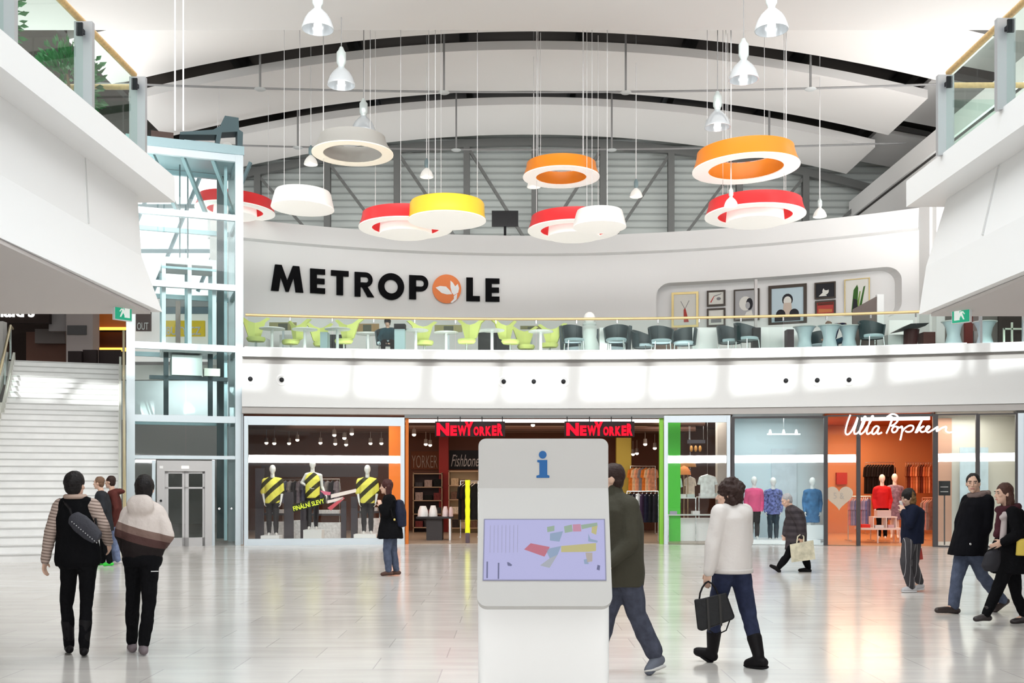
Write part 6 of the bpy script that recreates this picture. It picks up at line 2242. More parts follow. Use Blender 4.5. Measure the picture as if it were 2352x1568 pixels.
sp_ = [(588, 1.5, 0.4), (668, 1.9, -0.6), (740, 2.2, 0.5), (790, 1.5, -0.3), (975, 1.6, 0.3), (1072, 1.2, -0.4), (1172, 1.3, 0.6), (1208, 2.4, 0.2), (1262, 2.0, -0.3)]
settle(lime_chair('x'), sp_, ['lime wing chair behind the far balustrade, %s of nine from the lift' % NTH[k] for k in range(9)])
sp_ = [(625, 1.3, 0), (700, 1.3, 0), (775, 1.1, 0), (846, 1.9, 0), (955, 1.1, 0), (1025, 1.5, 0), (1130, 1.0, 0), (1242, 1.2, 0)]
settle(round_table('x'), sp_, ['white round table behind the far balustrade, %s of eight from the lift' % NTH[k] for k in range(8)])
sp_ = [(1318, 0.7, 0.2), (1416, 0.7, -0.2), (1478, 1.9, 0.8), (1518, 1.0, 0.1), (1572, 1.4, -0.5), (1676, 1.2, 0.4), (1716, 0.8, 0.5), (1885, 2.6, -0.4), (2003, 0.9, 0.2)]
settle(tub_chair('x'), sp_, ['dark teal tub chair behind the far balustrade, %s of nine right of the lime chairs' % NTH[k] for k in range(9)])
sp_ = [(1848, 0.9, 0), (1905, 0.8, 0), (1950, 1.0, 0), (2190, 0.8, 0), (2262, 1.1, 0)]
settle(hourglass('x'), sp_, ['pale blue hourglass table, %s of five, on the right half of the far gallery' % NTH[k] for k in range(5)])

def gbox(name, u0, u1, v0, off, dp, m, label, cat, group=None, z0=ZG):
    a, ya = on(arc_f, u0, off)
    b, yb = on(arc_f, u1, off)
    y = (ya + yb) / 2
    mb = MB()
    mb.box(a, b, y, y + dp, z0, sz(v0, y))
    return mb.build(name, m, label=label, cat=cat, group=group)
def gpanel(u0, u1, v0, v1, off, m, label):
    a, ya = on(arc_f, u0, off)
    b, yb = on(arc_f, u1, off)
    y = (ya + yb) / 2
    root = thing('menu_board', label, 'board', ((a + b) / 2, y, ZG), 'olive boards on stands on the far gallery')
    mb = MB(); mb.box(a, b, y, y + 0.04, sz(v1, y), sz(v0, y)); mb.build('board', m, root)
    mb = MB(); mb.box((a + b) / 2 - 0.03, (a + b) / 2 + 0.03, y + 0.04, y + 0.07, ZG, sz(v0, y)); mb.build('stand', STEEL, root)
    mb = MB(); mb.box((a + b) / 2 - 0.25, (a + b) / 2 + 0.25, y - 0.1, y + 0.2, ZG, ZG + 0.02); mb.build('foot', STEEL, root)
    mb = MB(); mb.box(a + (b - a) * 0.33, a + (b - a) * 0.68, y - 0.005, y, sz(v1, y), sz(v0, y) - 0.03); mb.build('dark_field', mat('board_dark', (0.08, 0.09, 0.06), 0.6), root)
OLV = mat('olive_board', (0.30, 0.28, 0.13), 0.6)
gpanel(617, 682, 740, 758, 2.8, OLV, 'leftmost olive menu board above the white tables')
gpanel(815, 871, 743, 761, 2.9, mat('olive_rust_board', (0.34, 0.22, 0.10), 0.6), 'olive and rust menu board left of the crouching person')
gpanel(998, 1062, 746, 762, 2.8, OLV, 'olive menu board in the middle of the lime chairs')
gpanel(1195, 1246, 748, 756, 3.0, mat('olive_dark_board', (0.20, 0.19, 0.08), 0.6), 'narrow olive board right of the lime chairs')
gbox('service_counter', 560, 612, 775, 3.4, 0.5, WT, 'white low counter beside the lift on the far gallery', 'counter')
gbox('service_counter', 640, 742, 768, 3.5, 0.5, WT, 'long white counter behind the left lime chairs', 'counter')
gbox('planter_box', 735, 752, 762, 0.9, 0.4, mat('slate_blue_box', (0.42, 0.54, 0.58), 0.5), 'slate blue box beside the left black chair back', 'box')
b_ = thing('litter_bin', 'pale blue litter bin with black top beside the crouching person', 'bin', gpos(919, 0.8))
x, y, z = gpos(919, 0.8)
mb = MB(); mb.box(x - 0.14, x + 0.14, y - .14, y + .14, z, sz(757, y)); mb.build('body', mat('pale_blue_bin', (0.50, 0.64, 0.70), 0.4), b_)
mb = MB(); mb.box(x - 0.15, x + 0.15, y - .15, y + .15, sz(757, y), sz(745, y)); mb.build('lid', BLACK, b_)
gbox('black_armchair', 752, 790, 768, 2.0, 0.4, mat('gallery_black', (0.012, 0.015, 0.016), 0.5), 'black low chair back among the lime chairs', 'chair', z0=ZG)
# black grand wedge piano-like counter
x0, y0 = on(arc_f, 1098, 2.0); x1, y1 = on(arc_f, 1172, 2.0)
pn = thing('black_counter', 'black slanted-top counter in the middle of the far gallery', 'counter', ((x0 + x1) / 2, y0, ZG))
mb = MB(); mb.prism([(x0, ZG), (x1, ZG), (x1, sz(754, y0)), (x0, sz(765, y0))], (0, y0, 0), (1, 0, 0), (0, 0, 1), (0, 0.6, 0)); mb.build('body', mat('gallery_black', (0.012, 0.015, 0.016), 0.5), pn)
mb = MB(); mb.prism([(x0 - .05, sz(765, y0)), (x1 + .05, sz(753.5, y0)), (x1 + .05, sz(752, y0)), (x0 - .05, sz(763, y0))], (0, y0 - .05, 0), (1, 0, 0), (0, 0, 1), (0, 0.7, 0)); mb.build('top', WT, pn)
# curved dark booth
bt = thing('curved_booth', 'dark teal curved booth bench around the white round-headed figure', 'bench', gpos(1368, 2.1))
x, y, z = gpos(1368, 2.1)
mb = MB()
vs, fs = [], []
n = 24
for i in range(n + 1):
    a = PI * i / n
    for (r, zz) in ((0.98, 0.0), (1.04, 1.02), (0.96, 1.04), (0.88, 0.0)):
        vs.append((x + r * math.cos(a), y + 0.75 * r * math.sin(a), z + zz))
for i in range(n):
    a, b = i * 4, i * 4 + 4
    for j in range(4):
        fs.append((a + j, a + (j + 1) % 4, b + (j + 1) % 4, b + j))
fs += [(0, 1, 2, 3), (n * 4 + 3, n * 4 + 2, n * 4 + 1, n * 4)]
mb.add(vs, fs)
mb.build('backrest', TEAL, bt, smooth=True)
mb = MB(); mb.rings([((x, y + 0.2, z), (0.85, 0, 0), (0, 0.42, 0)), ((x, y + 0.2, z + 0.42), (0.86, 0, 0), (0, 0.44, 0))], 28); mb.build('seat', SEATB, bt, smooth=True)
# white round-headed figure, simplified to a turned body with a globe
x, y, z = gpos(1354, 0.75)
ln = thing('white_figure', 'tall white round-headed figure rising above the handrail', 'lamp', (x, y, z))
mb = MB(); mb.lathe((x, y, z), [(0.26, 0), (0.24, 0.35), (0.19, 0.5), (0.20, 0.62), (0.20, 0.80), (0, 0.80)], 24); mb.build('body', WT, ln, smooth=True)
mb = MB(); mb.lathe((x, y, z + 0.80), [(0.17, 0), (0.19, 0.06), (0.17, 0.1), (0, 0.1)], 24); mb.build('collar', mat('collar_grey', (0.60, 0.64, 0.63), 0.5), ln, smooth=True)
mb = MB(); mb.ell((x, y, z + 1.03), 0.155, 0.155, 0.17); mb.build('globe', LWHITE, ln, smooth=True)
gbox('white_box', 1377, 1404, 752, 1.0, 0.3, WT, 'white box right of the white figure', 'box')
gbox('brown_counter', 1500, 1556, 752, 2.6, 0.5, mat('counter_mocha', (0.20, 0.14, 0.11), 0.5), 'mocha counter behind the dark chairs left of the niche', 'counter')
gbox('service_counter', 1590, 1648, 752, 1.6, 0.5, WT, 'white counter among the dark chairs below the small frames', 'counter')
ct = gbox('service_counter', 1745, 1866, 751, 1.5, 0.6, WT, 'long white counter with a small red mark right of the steel post', 'counter')
p_ = on(arc_f, 1788, 1.49)
mb = MB(); zc_ = sz(772, p_[1])
mb.prism([(p_[0] - .10, zc_ + .08), (p_[0] - .05, zc_ + .08), (p_[0], zc_ - .02), (p_[0] + .07, zc_ + .11), (p_[0] + .11, zc_ + .10), (p_[0] + .01, zc_ - .10)], (0, p_[1] + .0, 0), (1, 0, 0), (0, 0, 1), (0, -0.01, 0))
WLOC[ct.name] = ct.location.copy()
mb.build('red_mark', mat('mark_red', (0.7, 0.06, 0.07), 0.5), ct)
gbox('high_stool_back', 1730, 1748, 752, 0.9, 0.3, mat('gallery_black', (0.012, 0.015, 0.016), 0.5), 'black high chair at the left end of the long white counter', 'chair')
gbox('black_bag_seat', 1808, 1824, 756, 0.8, 0.3, mat('maroon_black', (0.03, 0.012, 0.018), 0.6), 'dark maroon high chair before the long white counter', 'chair')
# dark partition with white post
x0, y0 = on(arc_f, 1955, 1.9); x1, y1 = on(arc_f, 2014, 1.9)
pt_ = thing('partition', 'dark taupe slanted partition ending in a white post', 'partition', ((x0 + x1) / 2, y1, ZG))
mb = MB(); mb.prism([(x0, ZG), (x1, ZG), (x1, sz(680, y1)), (x0, sz(712, y0))], (0, y1, 0), (1, 0, 0), (0, 0, 1), (0, 0.08, 0)); mb.build('panel', mat('partition_taupe', (0.16, 0.13, 0.12), 0.6), pt_)
mb = MB(); a_, b_x = on(arc_f, 2014, 1.9)[0], on(arc_f, 2031, 1.9)[0]; mb.box(a_, b_x, y1 - .02, y1 + .12, ZG, sz(676, y1)); mb.build('end_post', WT, pt_)
# items at the far right
x0, y0 = on(arc_f, 2062, 1.0); x1, _ = on(arc_f, 2142, 1.0)
tb = thing('black_table', 'black boat-shaped table on a dark base right of the balustrade end', 'table', ((x0 + x1) / 2, y0, ZG))
zt = sz(748, y0)
mb = MB(); mb.prism([(x0, zt - .12), (x1 - .1, zt), (x1, zt + .08), (x0 + .35, zt + .06)], (0, y0, 0), (1, 0, 0), (0, 0, 1), (0, 0.6, 0)); mb.build('tabletop', mat('gallery_black', (0.012, 0.015, 0.016), 0.5), tb)
mb = MB(); mb.rings([((x0 + .42, y0 + .3, ZG), (0.16, 0, 0), (0, 0.16, 0)), ((x0 + .48, y0 + .3, zt - .06), (0.2, 0, 0), (0, 0.2, 0))], 16); mb.build('base', mat('base_maroon', (0.05, 0.012, 0.012), 0.5), tb)
gbox('white_bench', 2038, 2084, 768, 1.5, 0.4, WT, 'white bench left of the black boat-shaped table', 'bench')
gbox('brown_chair', 2120, 2150, 762, 1.3, 0.4, mat('chair_maroon', (0.09, 0.03, 0.025), 0.6), 'dark maroon chair behind the black boat-shaped table', 'chair')
gbox('brown_screen', 2216, 2236, 726, 2.2, 0.1, mat('screen_maroon', (0.14, 0.035, 0.03), 0.6), 'tall maroon screen right of the exit sign', 'screen')
gbox('grey_counter', 2235, 2270, 760, 2.4, 0.4, mat('counter_grey', (0.30, 0.30, 0.29), 0.6), 'grey counter behind the right hourglass table', 'counter')
fr = thing('tubular_rack', 'cream tubular steel frame at the right picture edge of the gallery', 'frame', gpos(2325, 0.7))
x0, y0 = on(arc_f, 2305, 0.7); x1, _ = on(arc_f, 2385, 0.7)
CRM = mat('cream_tube', (0.78, 0.77, 0.68), 0.4)
mb = MB(); mb.box(x0, x1, y0, y0 + .04, sz(753, y0) - .04, sz(753, y0)); mb.build('rail', CRM, fr)
for u in (2307, 2328):
    xx = on(arc_f, u, .7)[0]
    mb = MB(); mb.box(xx - .02, xx + .02, y0, y0 + .04, ZG, sz(753 if u == 2307 else 740, y0)); mb.build('leg', CRM, fr)
# bright ice-like shop wall below the niche and right end
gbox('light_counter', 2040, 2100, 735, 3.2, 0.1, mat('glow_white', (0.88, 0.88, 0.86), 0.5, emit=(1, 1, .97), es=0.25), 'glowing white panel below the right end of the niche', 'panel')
# dim shop interior at the far right under the near gallery
gbox('dim_shop_wall', 2100, 2420, 690, 4.6, 0.1, mat('dim_taupe', (0.33, 0.29, 0.27), 0.6), 'taupe shop wall far right behind the gallery tables', 'wall panel')
gbox('dim_shop_opening', 2285, 2420, 700, 4.5, 0.08, mat('dim_brown', (0.05, 0.035, 0.03), 0.6), 'dark shop opening at the right picture edge behind the gallery', 'wall panel')
# ================================================================== PEOPLE
SCRAP = []
CLAY = []
def clay(me):
    """the one object on the workbench that carries the modifiers"""
    if not CLAY:
        ob = bpy.data.objects.new('clay', me)
        r = ob.modifiers.new('r', 'REMESH')
        r.mode = 'VOXEL'
        ob.modifiers.new('s', 'SMOOTH')
        TMP.collection.objects.link(ob)
        CLAY.append(ob)
    CLAY[0].data = me
    return CLAY[0]

def remesh(mb, voxel, smooth=6, fac=0.5, disp=None, name='m', sub=0):
    """one continuous surface from overlapping shapes"""
    me = bpy.data.meshes.new(name)
    me.from_pydata([tuple(p) for p in mb.v], [], mb.f)
    bm = bmesh.new()
    bm.from_mesh(me)
    bmesh.ops.recalc_face_normals(bm, faces=bm.faces)
    bm.to_mesh(me)
    bm.free()
    ob = clay(me)
    ob.modifiers['r'].voxel_size = voxel
    ob.modifiers['s'].factor = fac
    ob.modifiers['s'].iterations = smooth
    vl = TMP.view_layers[0]
    vl.update()
    out = bpy.data.meshes.new_from_object(ob.evaluated_get(vl.depsgraph))
    SCRAP.append(me)
    if disp:
        amp, sc, stretch = disp
        nor = [v.normal.copy() for v in out.vertices]
        for v, nv in zip(out.vertices, nor):
            q = Vector((v.co.x * sc, v.co.y * sc, v.co.z * sc * stretch))
            v.co += nv * (amp * (noise.noise(q) + 0.5 * noise.noise(q * 2.3)))
    return out

def link_mesh(name, me, mats, parent, label=None):
    for m in (mats if isinstance(mats, (list, tuple)) else [mats]):
        me.materials.append(m)
    me.polygons.foreach_set('use_smooth', [True] * len(me.polygons))
    ob = bpy.data.objects.new(name, me)
    put(ob, parent, (0, 0, 0))
    WLOC[ob.name] = wl(parent)
    if label:
        ob['label'] = label
    return ob

SKIN = mat('skin', (0.62, 0.40, 0.30), 0.55)
HAIRB = mat('hair_black', (0.010, 0.008, 0.008), 0.55, bump=0.5, bump_scale=60)
HAIRD = mat('hair_dark_brown', (0.030, 0.014, 0.011), 0.5, bump=0.5, bump_scale=60)
HAIRM = mat('hair_mid_brown', (0.16, 0.09, 0.055), 0.5, bump=0.5, bump_scale=60)
HAIRG = mat('hair_grey', (0.34, 0.33, 0.33), 0.6, bump=0.5, bump_scale=60)
EYEW = mat('eye_white', (0.50, 0.46, 0.43), 0.4)
EYED = mat('eye_dark', (0.03, 0.02, 0.015), 0.25)
LIPM = mat('lip', (0.45, 0.18, 0.16), 0.5)
JEANS = mat('jeans_blue', (0.072, 0.088, 0.135), 0.8, noise_amt=0.25, noise_scale=14, bump=0.3, bump_scale=40)
JEANSD = mat('jeans_dark', (0.022, 0.028, 0.060), 0.8, noise_amt=0.25, noise_scale=14, bump=0.3, bump_scale=40)
JEANSG = mat('jeans_slate', (0.055, 0.060, 0.085), 0.8, noise_amt=0.25, noise_scale=14, bump=0.3, bump_scale=40)
JEANSL = mat('jeans_light', (0.16, 0.20, 0.32), 0.8, noise_amt=0.25, noise_scale=14, bump=0.3, bump_scale=40)
CBLACK = mat('cloth_deep_black', (0.006, 0.006, 0.007), 0.85, spec=0.05, bump=0.4, bump_scale=35)
BOOT = mat('boot_black', (0.007, 0.006, 0.007), 0.55, spec=0.13)
SHOEW = mat('shoe_white', (0.62, 0.60, 0.60), 0.6)

def lerp(a, b, t):
    return a + (b - a) * t

class Fig:
    """a clothed figure; joints are given as (column, row, depth offset) on the photograph and turned into points in the hall"""
    def __init__(s, Y, J, face, head_face=None, size=1.0, tilt=0.0, flat='', ground=0.0, lk=0.94):
        s.lk = lk
        s.Y = Y
        s.J = {k: P(v[0], v[1], Y + (v[2] if len(v) > 2 else 0.0)) for k, v in J.items()}
        for sd in flat:                 # feet standing flat
            s.J['an' + sd].z = ground + 0.088 * size
            s.J['to' + sd].z = ground + 0.036 * size
        a = math.radians(face)          # 0 = walking away, 90 = towards the left, 180 = towards the camera
        s.F = Vector((-math.sin(a), math.cos(a), 0))
        s.R = Vector((math.cos(a), math.sin(a), 0))      # own right-hand side
        h = math.radians(face if head_face is None else head_face)
        s.HF = Vector((-math.sin(h), math.cos(h), 0))
        s.HR = Vector((math.cos(h), math.sin(h), 0))
        s.k = size
        s.up = Vector((0, 0, 1))
        if tilt:
            t = math.radians(tilt)
            f0 = s.HF.copy()
            s.HF = f0 * math.cos(t) - s.up * math.sin(t)
            s.up = s.up * math.cos(t) + f0 * math.sin(t)
    def __getitem__(s, k):
        return s.J[k]
    def has(s, k):
        return k in s.J
    def spine(s, t):
        """0 = neck base, 1 = pelvis"""
        n, p = s['nk'], s['pv']
        if s.has('ch'):
            c = s['ch']
            return lerp(n, c, t / 0.45) if t < 0.45 else lerp(c, p, (t - 0.45) / 0.55)
        return lerp(n, p, t)

    def body(s, root, skin=SKIN, featureless=False, voxel=0.0075, hands=True, head=True, name='body', foot=True):
        k = s.k
        mb = MB()
        J = s.J
        # trunk
        R, Fd = s.R, s.F
        rr = []
        for t, rx, ry in ((0.0, 0.055, 0.055), (0.08, 0.12, 0.075), (0.25, 0.150, 0.105), (0.45, 0.145, 0.105), (0.68, 0.125, 0.095), (0.9, 0.135, 0.095), (1.04, 0.11, 0.085)):
            rr.append((s.spine(t), R * rx * k, Fd * ry * k))
        mb.rings(rr, 20)
        hd = J['hd']
        mb.cap(J['nk'] - Vector((0, 0, 0.03)), 0.058 * k, lerp(J['nk'], hd, 0.6), 0.052 * k)
        for sd in 'LR':
            sh, el, wr = J.get('sh' + sd), J.get('el' + sd), J.get('wr' + sd)
            if sh is not None:
                mb.cap(lerp(J['nk'], sh, 0.3) - Vector((0, 0, .02)), 0.055 * k, sh, 0.052 * k)
                mb.cap(sh, 0.05 * k, el, 0.040 * k)
                mb.cap(el, 0.040 * k, wr, 0.027 * k)
                if hands:
                    s.hand(mb, sd, wr, J.get('ha' + sd), el)
            hp, kn, an, to = J.get('hp' + sd), J.get('kn' + sd), J.get('an' + sd), J.get('to' + sd)
            if hp is not None:
                g = s.lk * k
                mb.cap(lerp(J['pv'], hp, 0.6), 0.084 * g, hp, 0.078 * g)
                mb.cap(hp, 0.078 * g, kn, 0.050 * g)
                mb.cap(kn, 0.048 * g, lerp(kn, an, 0.35), 0.051 * g)
                mb.cap(lerp(kn, an, 0.35), 0.051 * g, an, 0.034 * g)
                if foot and to is not None:
                    mb.cap(an - Vector((0, 0, .02)), 0.034 * k, to, 0.026 * k)
        if head:
            s.head(mb, featureless)
        me = remesh(mb, voxel, 4, 0.5)
        me.transform(Matrix.Translation(-wl(root)))
        ob = link_mesh(name, me, skin, root)
        return ob

    def head(s, mb, featureless=False):
        k = s.k
        c, R, Fd, U = s['hd'], s.HR, s.HF, s.up
        B = (R, Fd, U)
        mb.ell(c - Fd * 0.008 * k + U * 0.022 * k, 0.073 * k, 0.092 * k, 0.098 * k, B, 20, 12)
        mb.ell(c + Fd * 0.022 * k - U * 0.050 * k, 0.056 * k, 0.066 * k, 0.066 * k, B, 16, 10)
        mb.ell(c + Fd * 0.062 * k - U * 0.098 * k, 0.026 * k, 0.022 * k, 0.020 * k, B)
        if featureless:
            mb.ell(c + U * 0.01 * k, 0.082 * k, 0.095 * k, 0.115 * k, B, 18, 12)
            return
        mb.cap(c + Fd * 0.083 * k + U * 0.012 * k, 0.010 * k, c + Fd * 0.106 * k - U * 0.030 * k, 0.013 * k)
        mb.ell(c + Fd * 0.088 * k - U * 0.034 * k, 0.018 * k, 0.014 * k, 0.010 * k, B)
        mb.cap(c + Fd * 0.078 * k + U * 0.030 * k - R * 0.032 * k, 0.012 * k, c + Fd * 0.078 * k + U * 0.030 * k + R * 0.032 * k, 0.012 * k)
        for q in (-1, 1):
            mb.ell(c + Fd * 0.062 * k - U * 0.018 * k + R * q * 0.040 * k, 0.020 * k, 0.024 * k, 0.018 * k, B)
            mb.ell(c - Fd * 0.010 * k - U * 0.006 * k + R * q * 0.076 * k, 0.010 * k, 0.019 * k, 0.030 * k, B)
        mb.cap(c + Fd * 0.082 * k - U * 0.064 * k - R * 0.016 * k, 0.008 * k, c + Fd * 0.082 * k - U * 0.064 * k + R * 0.016 * k, 0.008 * k)

    def face_parts(s, root, brow=HAIRB):
        k = s.k
        c, R, Fd, U = s['hd'], s.HR, s.HF, s.up
        for q in (-1, 1):
            e = c + Fd * 0.082 * k + U * 0.006 * k + R * q * 0.031 * k
            mb = MB(); mb.ell(e - Fd * 0.002 * k, 0.012 * k, 0.007 * k, 0.0055 * k, (R, Fd, U)); o = mb.build('eye', EYEW, root, smooth=True)
            mb = MB(); mb.ell(e + Fd * 0.002 * k, 0.0065 * k, 0.0045 * k, 0.0062 * k, (R, Fd, U)); mb.build('iris', EYED, o, smooth=True)
            b = e + U * 0.022 * k + Fd * 0.008 * k
            mb = MB(); mb.cap(b - R * 0.016 * k, 0.005 * k, b + R * 0.016 * k, 0.004 * k, 8); mb.build('eyebrow', brow, root, smooth=True)
        m = c + Fd * 0.089 * k - U * 0.064 * k
        mb = MB(); mb.cap(m - R * 0.019 * k, 0.006 * k, m + R * 0.019 * k, 0.006 * k, 8); mb.build('mouth', LIPM, root, smooth=True)

    def hand(s, mb, sd, wr, ha, el):
        """palm, four curled fingers and a thumb"""
        k = s.k
        d = ((ha - wr) if ha is not None else (wr - el)).normalized()
        x = s.F - d * s.F.dot(d)
        if x.length < 0.2:
            x = s.R - d * s.R.dot(d)
        x.normalize()                       # thumb side faces forward
        y = d.cross(x)
        inner = y if (y.dot(s.R) * (1 if sd == 'L' else -1)) > 0 else -y       # the palm faces the body
        pc = wr + d * 0.045 * k
        mb.rings([(wr - d * 0.01, x * 0.024 * k, y * 0.019 * k), (wr + d * 0.02 * k, x * 0.033 * k, y * 0.018 * k), (wr + d * 0.07 * k, x * 0.040 * k, y * 0.015 * k), (wr + d * 0.088 * k, x * 0.036 * k, y * 0.012 * k)], 14)
        for i, (off, l) in enumerate(((0.029, 0.068), (0.010, 0.076), (-0.010, 0.071), (-0.029, 0.055))):
            a = wr + d * 0.082 * k + x * off * k
            b = a + (d * 0.92 + inner * 0.35).normalized() * l * 0.5 * k
            c = b + (d * 0.7 + inner * 0.72).normalized() * l * 0.5 * k
            mb.cap(a, 0.0095 * k, b, 0.0088 * k, 8)
            mb.cap(b, 0.0088 * k, c, 0.0078 * k, 8)
        t0 = wr + d * 0.025 * k + x * 0.026 * k
        t1 = t0 + (d * 0.65 + x * 0.7 + inner * 0.3).normalized() * 0.036 * k
        t2 = t1 + (d * 0.9 + x * 0.25 + inner * 0.35).normalized() * 0.03 * k
        mb.cap(t0, 0.012 * k, t1, 0.0105 * k, 8)
        mb.cap(t1, 0.0105 * k, t2, 0.009 * k, 8)

    def top(s, root, name, m, rings, sleeve=0.012, arms='LR', voxel=0.012, disp=(0.010, 10.0, 0.6), hood=None, cuff=1.0, extra=None, label=None, smooth=5, fat=1.0):
        """rings = [(t, rx, ry)] along the spine, t > 1 goes below the pelvis"""
        k = s.k
        mb = MB()
        rr = []
        for t, rx, ry in rings:
            if t <= 1:
                c = s.spine(t)
            else:
                c = s['pv'] + (s['pv'] - s.spine(0.7)).normalized() * (t - 1) * 0.5 * k if not s.has('hem') else lerp(s['pv'], s['hem'], t - 1)
            rr.append((c, s.R * rx * k, s.F * ry * k))
        mb.rings(rr, 24)
        for sd in arms:
            sh, el, wr = s.J.get('sh' + sd), s.J.get('el' + sd), s.J.get('wr' + sd)
            if sh is None:
                continue
            mb.cap(lerp(s['nk'], sh, 0.35) - Vector((0, 0, .035)), (0.07 + sleeve) * k, sh, (0.055 + sleeve) * k)
            mb.cap(sh, (0.058 + sleeve) * fat * k, el, (0.048 + sleeve) * fat * k)
            mb.cap(el, (0.049 + sleeve) * fat * k, lerp(el, wr, cuff), (0.032 + sleeve) * fat * k)
        if extra:
            extra(mb, s)
        me = remesh(mb, voxel, smooth, 0.5, disp)
        me.transform(Matrix.Translation(-wl(root)))
        return link_mesh(name, me, m, root, label)

    def sleeves(s, root, name, m, r=0.012, arms='LR', voxel=0.011, label=None):
        for sd in arms:
            mb = MB()
            sh, el, wr = s['sh' + sd], s['el' + sd], s['wr' + sd]
            mb.cap(sh, (0.058 + r) * s.k, el, (0.046 + r) * s.k)
            mb.cap(el, (0.046 + r) * s.k, wr, (0.030 + r) * s.k)
            me = remesh(mb, voxel, 4, 0.5, (0.005, 14, 2.0))
            me.transform(Matrix.Translation(-wl(root)))
            link_mesh(name, me, m, root, label)

    def trousers(s, root, name, m, r=0.012, to=1.0, flare=0.0, voxel=0.012, disp=(0.008, 9.0, 0.9), waist=0.8, legs='LR', label=None, seat=1.0, leg=1.0):
        k = s.k
        g = leg * k
        mb = MB()
        rr = [(s.spine(waist), s.R * (0.135 + r) * k * seat, s.F * (0.105 + r) * k * seat), (s.spine(1.0), s.R * (0.160 + r) * k * seat, s.F * (0.118 + r) * k * seat), (s['pv'] - Vector((0, 0, 0.07 * k)), s.R * (0.14 + r) * k * seat, s.F * (0.108 + r) * k * seat)]
        mb.rings(rr, 20)
        for sd in legs:
            hp, kn, an = s['hp' + sd], s['kn' + sd], s['an' + sd]
            mb.cap(lerp(s['pv'], hp, 0.75), (0.092 + r) * g, hp, (0.090 + r) * g)
            mb.cap(hp, (0.090 + r) * g, kn, (0.060 + r) * g)
            a2 = lerp(kn, an, to)
            mb.cap(kn, (0.058 + r) * g, lerp(kn, a2, 0.35), (0.061 + r) * g)
            mb.cap(lerp(kn, a2, 0.35), (0.061 + r) * g, a2, (0.044 + r + flare) * k)
        me = remesh(mb, voxel, 5, 0.5, disp)
        me.transform(Matrix.Translation(-wl(root)))
        return link_mesh(name, me, m, root, label)

    def shoes(s, root, name, m, boot=0.0, r=0.0, sides='LR', heel=0.0, sole=None, label=None):
        k = s.k
        for sd in sides:
            an, to = s['an' + sd], s['to' + sd]
            kn = s['kn' + sd]
            mb = MB()
            d = (to - an)
            hl = s.J.get('he' + sd)
            if hl is None:
                dh = Vector((d.x, d.y, 0))
                dh = dh.normalized() if dh.length > 0.02 else s.F
                hl = an - dh * 0.045 * k - Vector((0, 0, max(an.z - to.z, 0.03) * 0.75))
            mid_ = lerp(hl, to, 0.55)
            up_ = (an - lerp(hl, to, 0.3))
            upn = up_.normalized() if up_.length > 0.01 else Vector((0, 0, 1))
            mb.cap(hl, (0.036 + r) * k, mid_ + upn * 0.012, (0.041 + r) * k)
            mb.cap(mid_ + upn * 0.010, (0.041 + r) * k, to, (0.033 + r) * k)
            mb.cap(an, (0.040 + r) * k, lerp(hl, to, 0.35) + upn * 0.02, (0.040 + r) * k)
            if boot:
                mb.cap(lerp(an, kn, boot), (0.058 + r) * k, lerp(an, kn, 0.12), (0.046 + r) * k)
                mb.cap(lerp(an, kn, 0.12), (0.046 + r) * k, an, (0.042 + r) * k)
            if heel:
                mb.cap(hl, 0.024 * k, hl - upn * heel, 0.018 * k)
            me = remesh(mb, 0.010, 3, 0.5)
            me.transform(Matrix.Translation(-wl(root)))
            o = link_mesh(name, me, m, root, label)
            if sole is not None:
                mb = MB()
                n = upn
                a, b = hl - n * 0.030 * k, to - n * 0.027 * k
                mb.cap(a, (0.040 + r) * k, lerp(a, b, 0.55), (0.046 + r) * k, 10)
                mb.cap(lerp(a, b, 0.55), (0.046 + r) * k, b, (0.038 + r) * k, 10)
                mb.v = [p - n * (p - lerp(a, b, 0.5))  .dot(n) * 0.66 for p in mb.v]
                me = remesh(mb, 0.008, 2, 0.5)
                me.transform(Matrix.Translation(-wl(o)))
                link_mesh('sole', me, sole, o)

    def hair(s, root, m, shape='short', voxel=0.008, grow=1.0, disp=(0.006, 22.0, 0.6), fwd=0.0, extra=None, name='hair'):
        k = s.k
        c, R, Fd, U = s['hd'], s.HR, s.HF, s.up
        B = (R, Fd, U)
        mb = MB()
        mb.ell(c - Fd * (0.022 - fwd) * k + U * 0.040 * k, 0.083 * k * grow, 0.094 * k * grow, 0.093 * k * grow, B, 20, 12)
        mb.ell(c - Fd * 0.046 * k - U * 0.015 * k, 0.074 * k * grow, 0.056 * k * grow, 0.075 * k * grow, B, 18, 10)
        if shape == 'bob':
            mb.ell(c - Fd * 0.035 * k - U * 0.03 * k, 0.106 * k, 0.080 * k, 0.098 * k, B, 18, 10)
        if shape == 'long':
            for q in (-1, 0, 1):
                mb.cap(c - Fd * 0.045 * k + R * q * 0.05 * k, 0.05 * k, c - Fd * 0.05 * k - U * 0.20 * k + R * q * 0.06 * k, 0.045 * k)
        if extra:
            extra(mb, c, R, Fd, U, k)
        me = remesh(mb, voxel, 3, 0.5, disp)
        me.transform(Matrix.Translation(-wl(root)))
        return link_mesh(name, me, m, root)

def person(label, base, cat='person', group=None):
    return thing('person', label, cat, base, group)

def soft_part(root, name, m, fn, voxel=0.010, smooth=4, disp=None, label=None):
    mb = MB()
    fn(mb)
    me = remesh(mb, voxel, smooth, 0.5, disp)
    me.transform(Matrix.Translation(-wl(root)))
    return link_mesh(name, me, m, root, label)
def base_of(Y, u, z=0.0):
    return ((u - 1176) / F * Y, Y, z)
JK = [(0, .085, .08), (.1, .165, .105), (.3, .20, .14), (.6, .19, .14), (.9, .195, .145), (1.1, .195, .145)]
PG_ = 'passers-by in the hall'

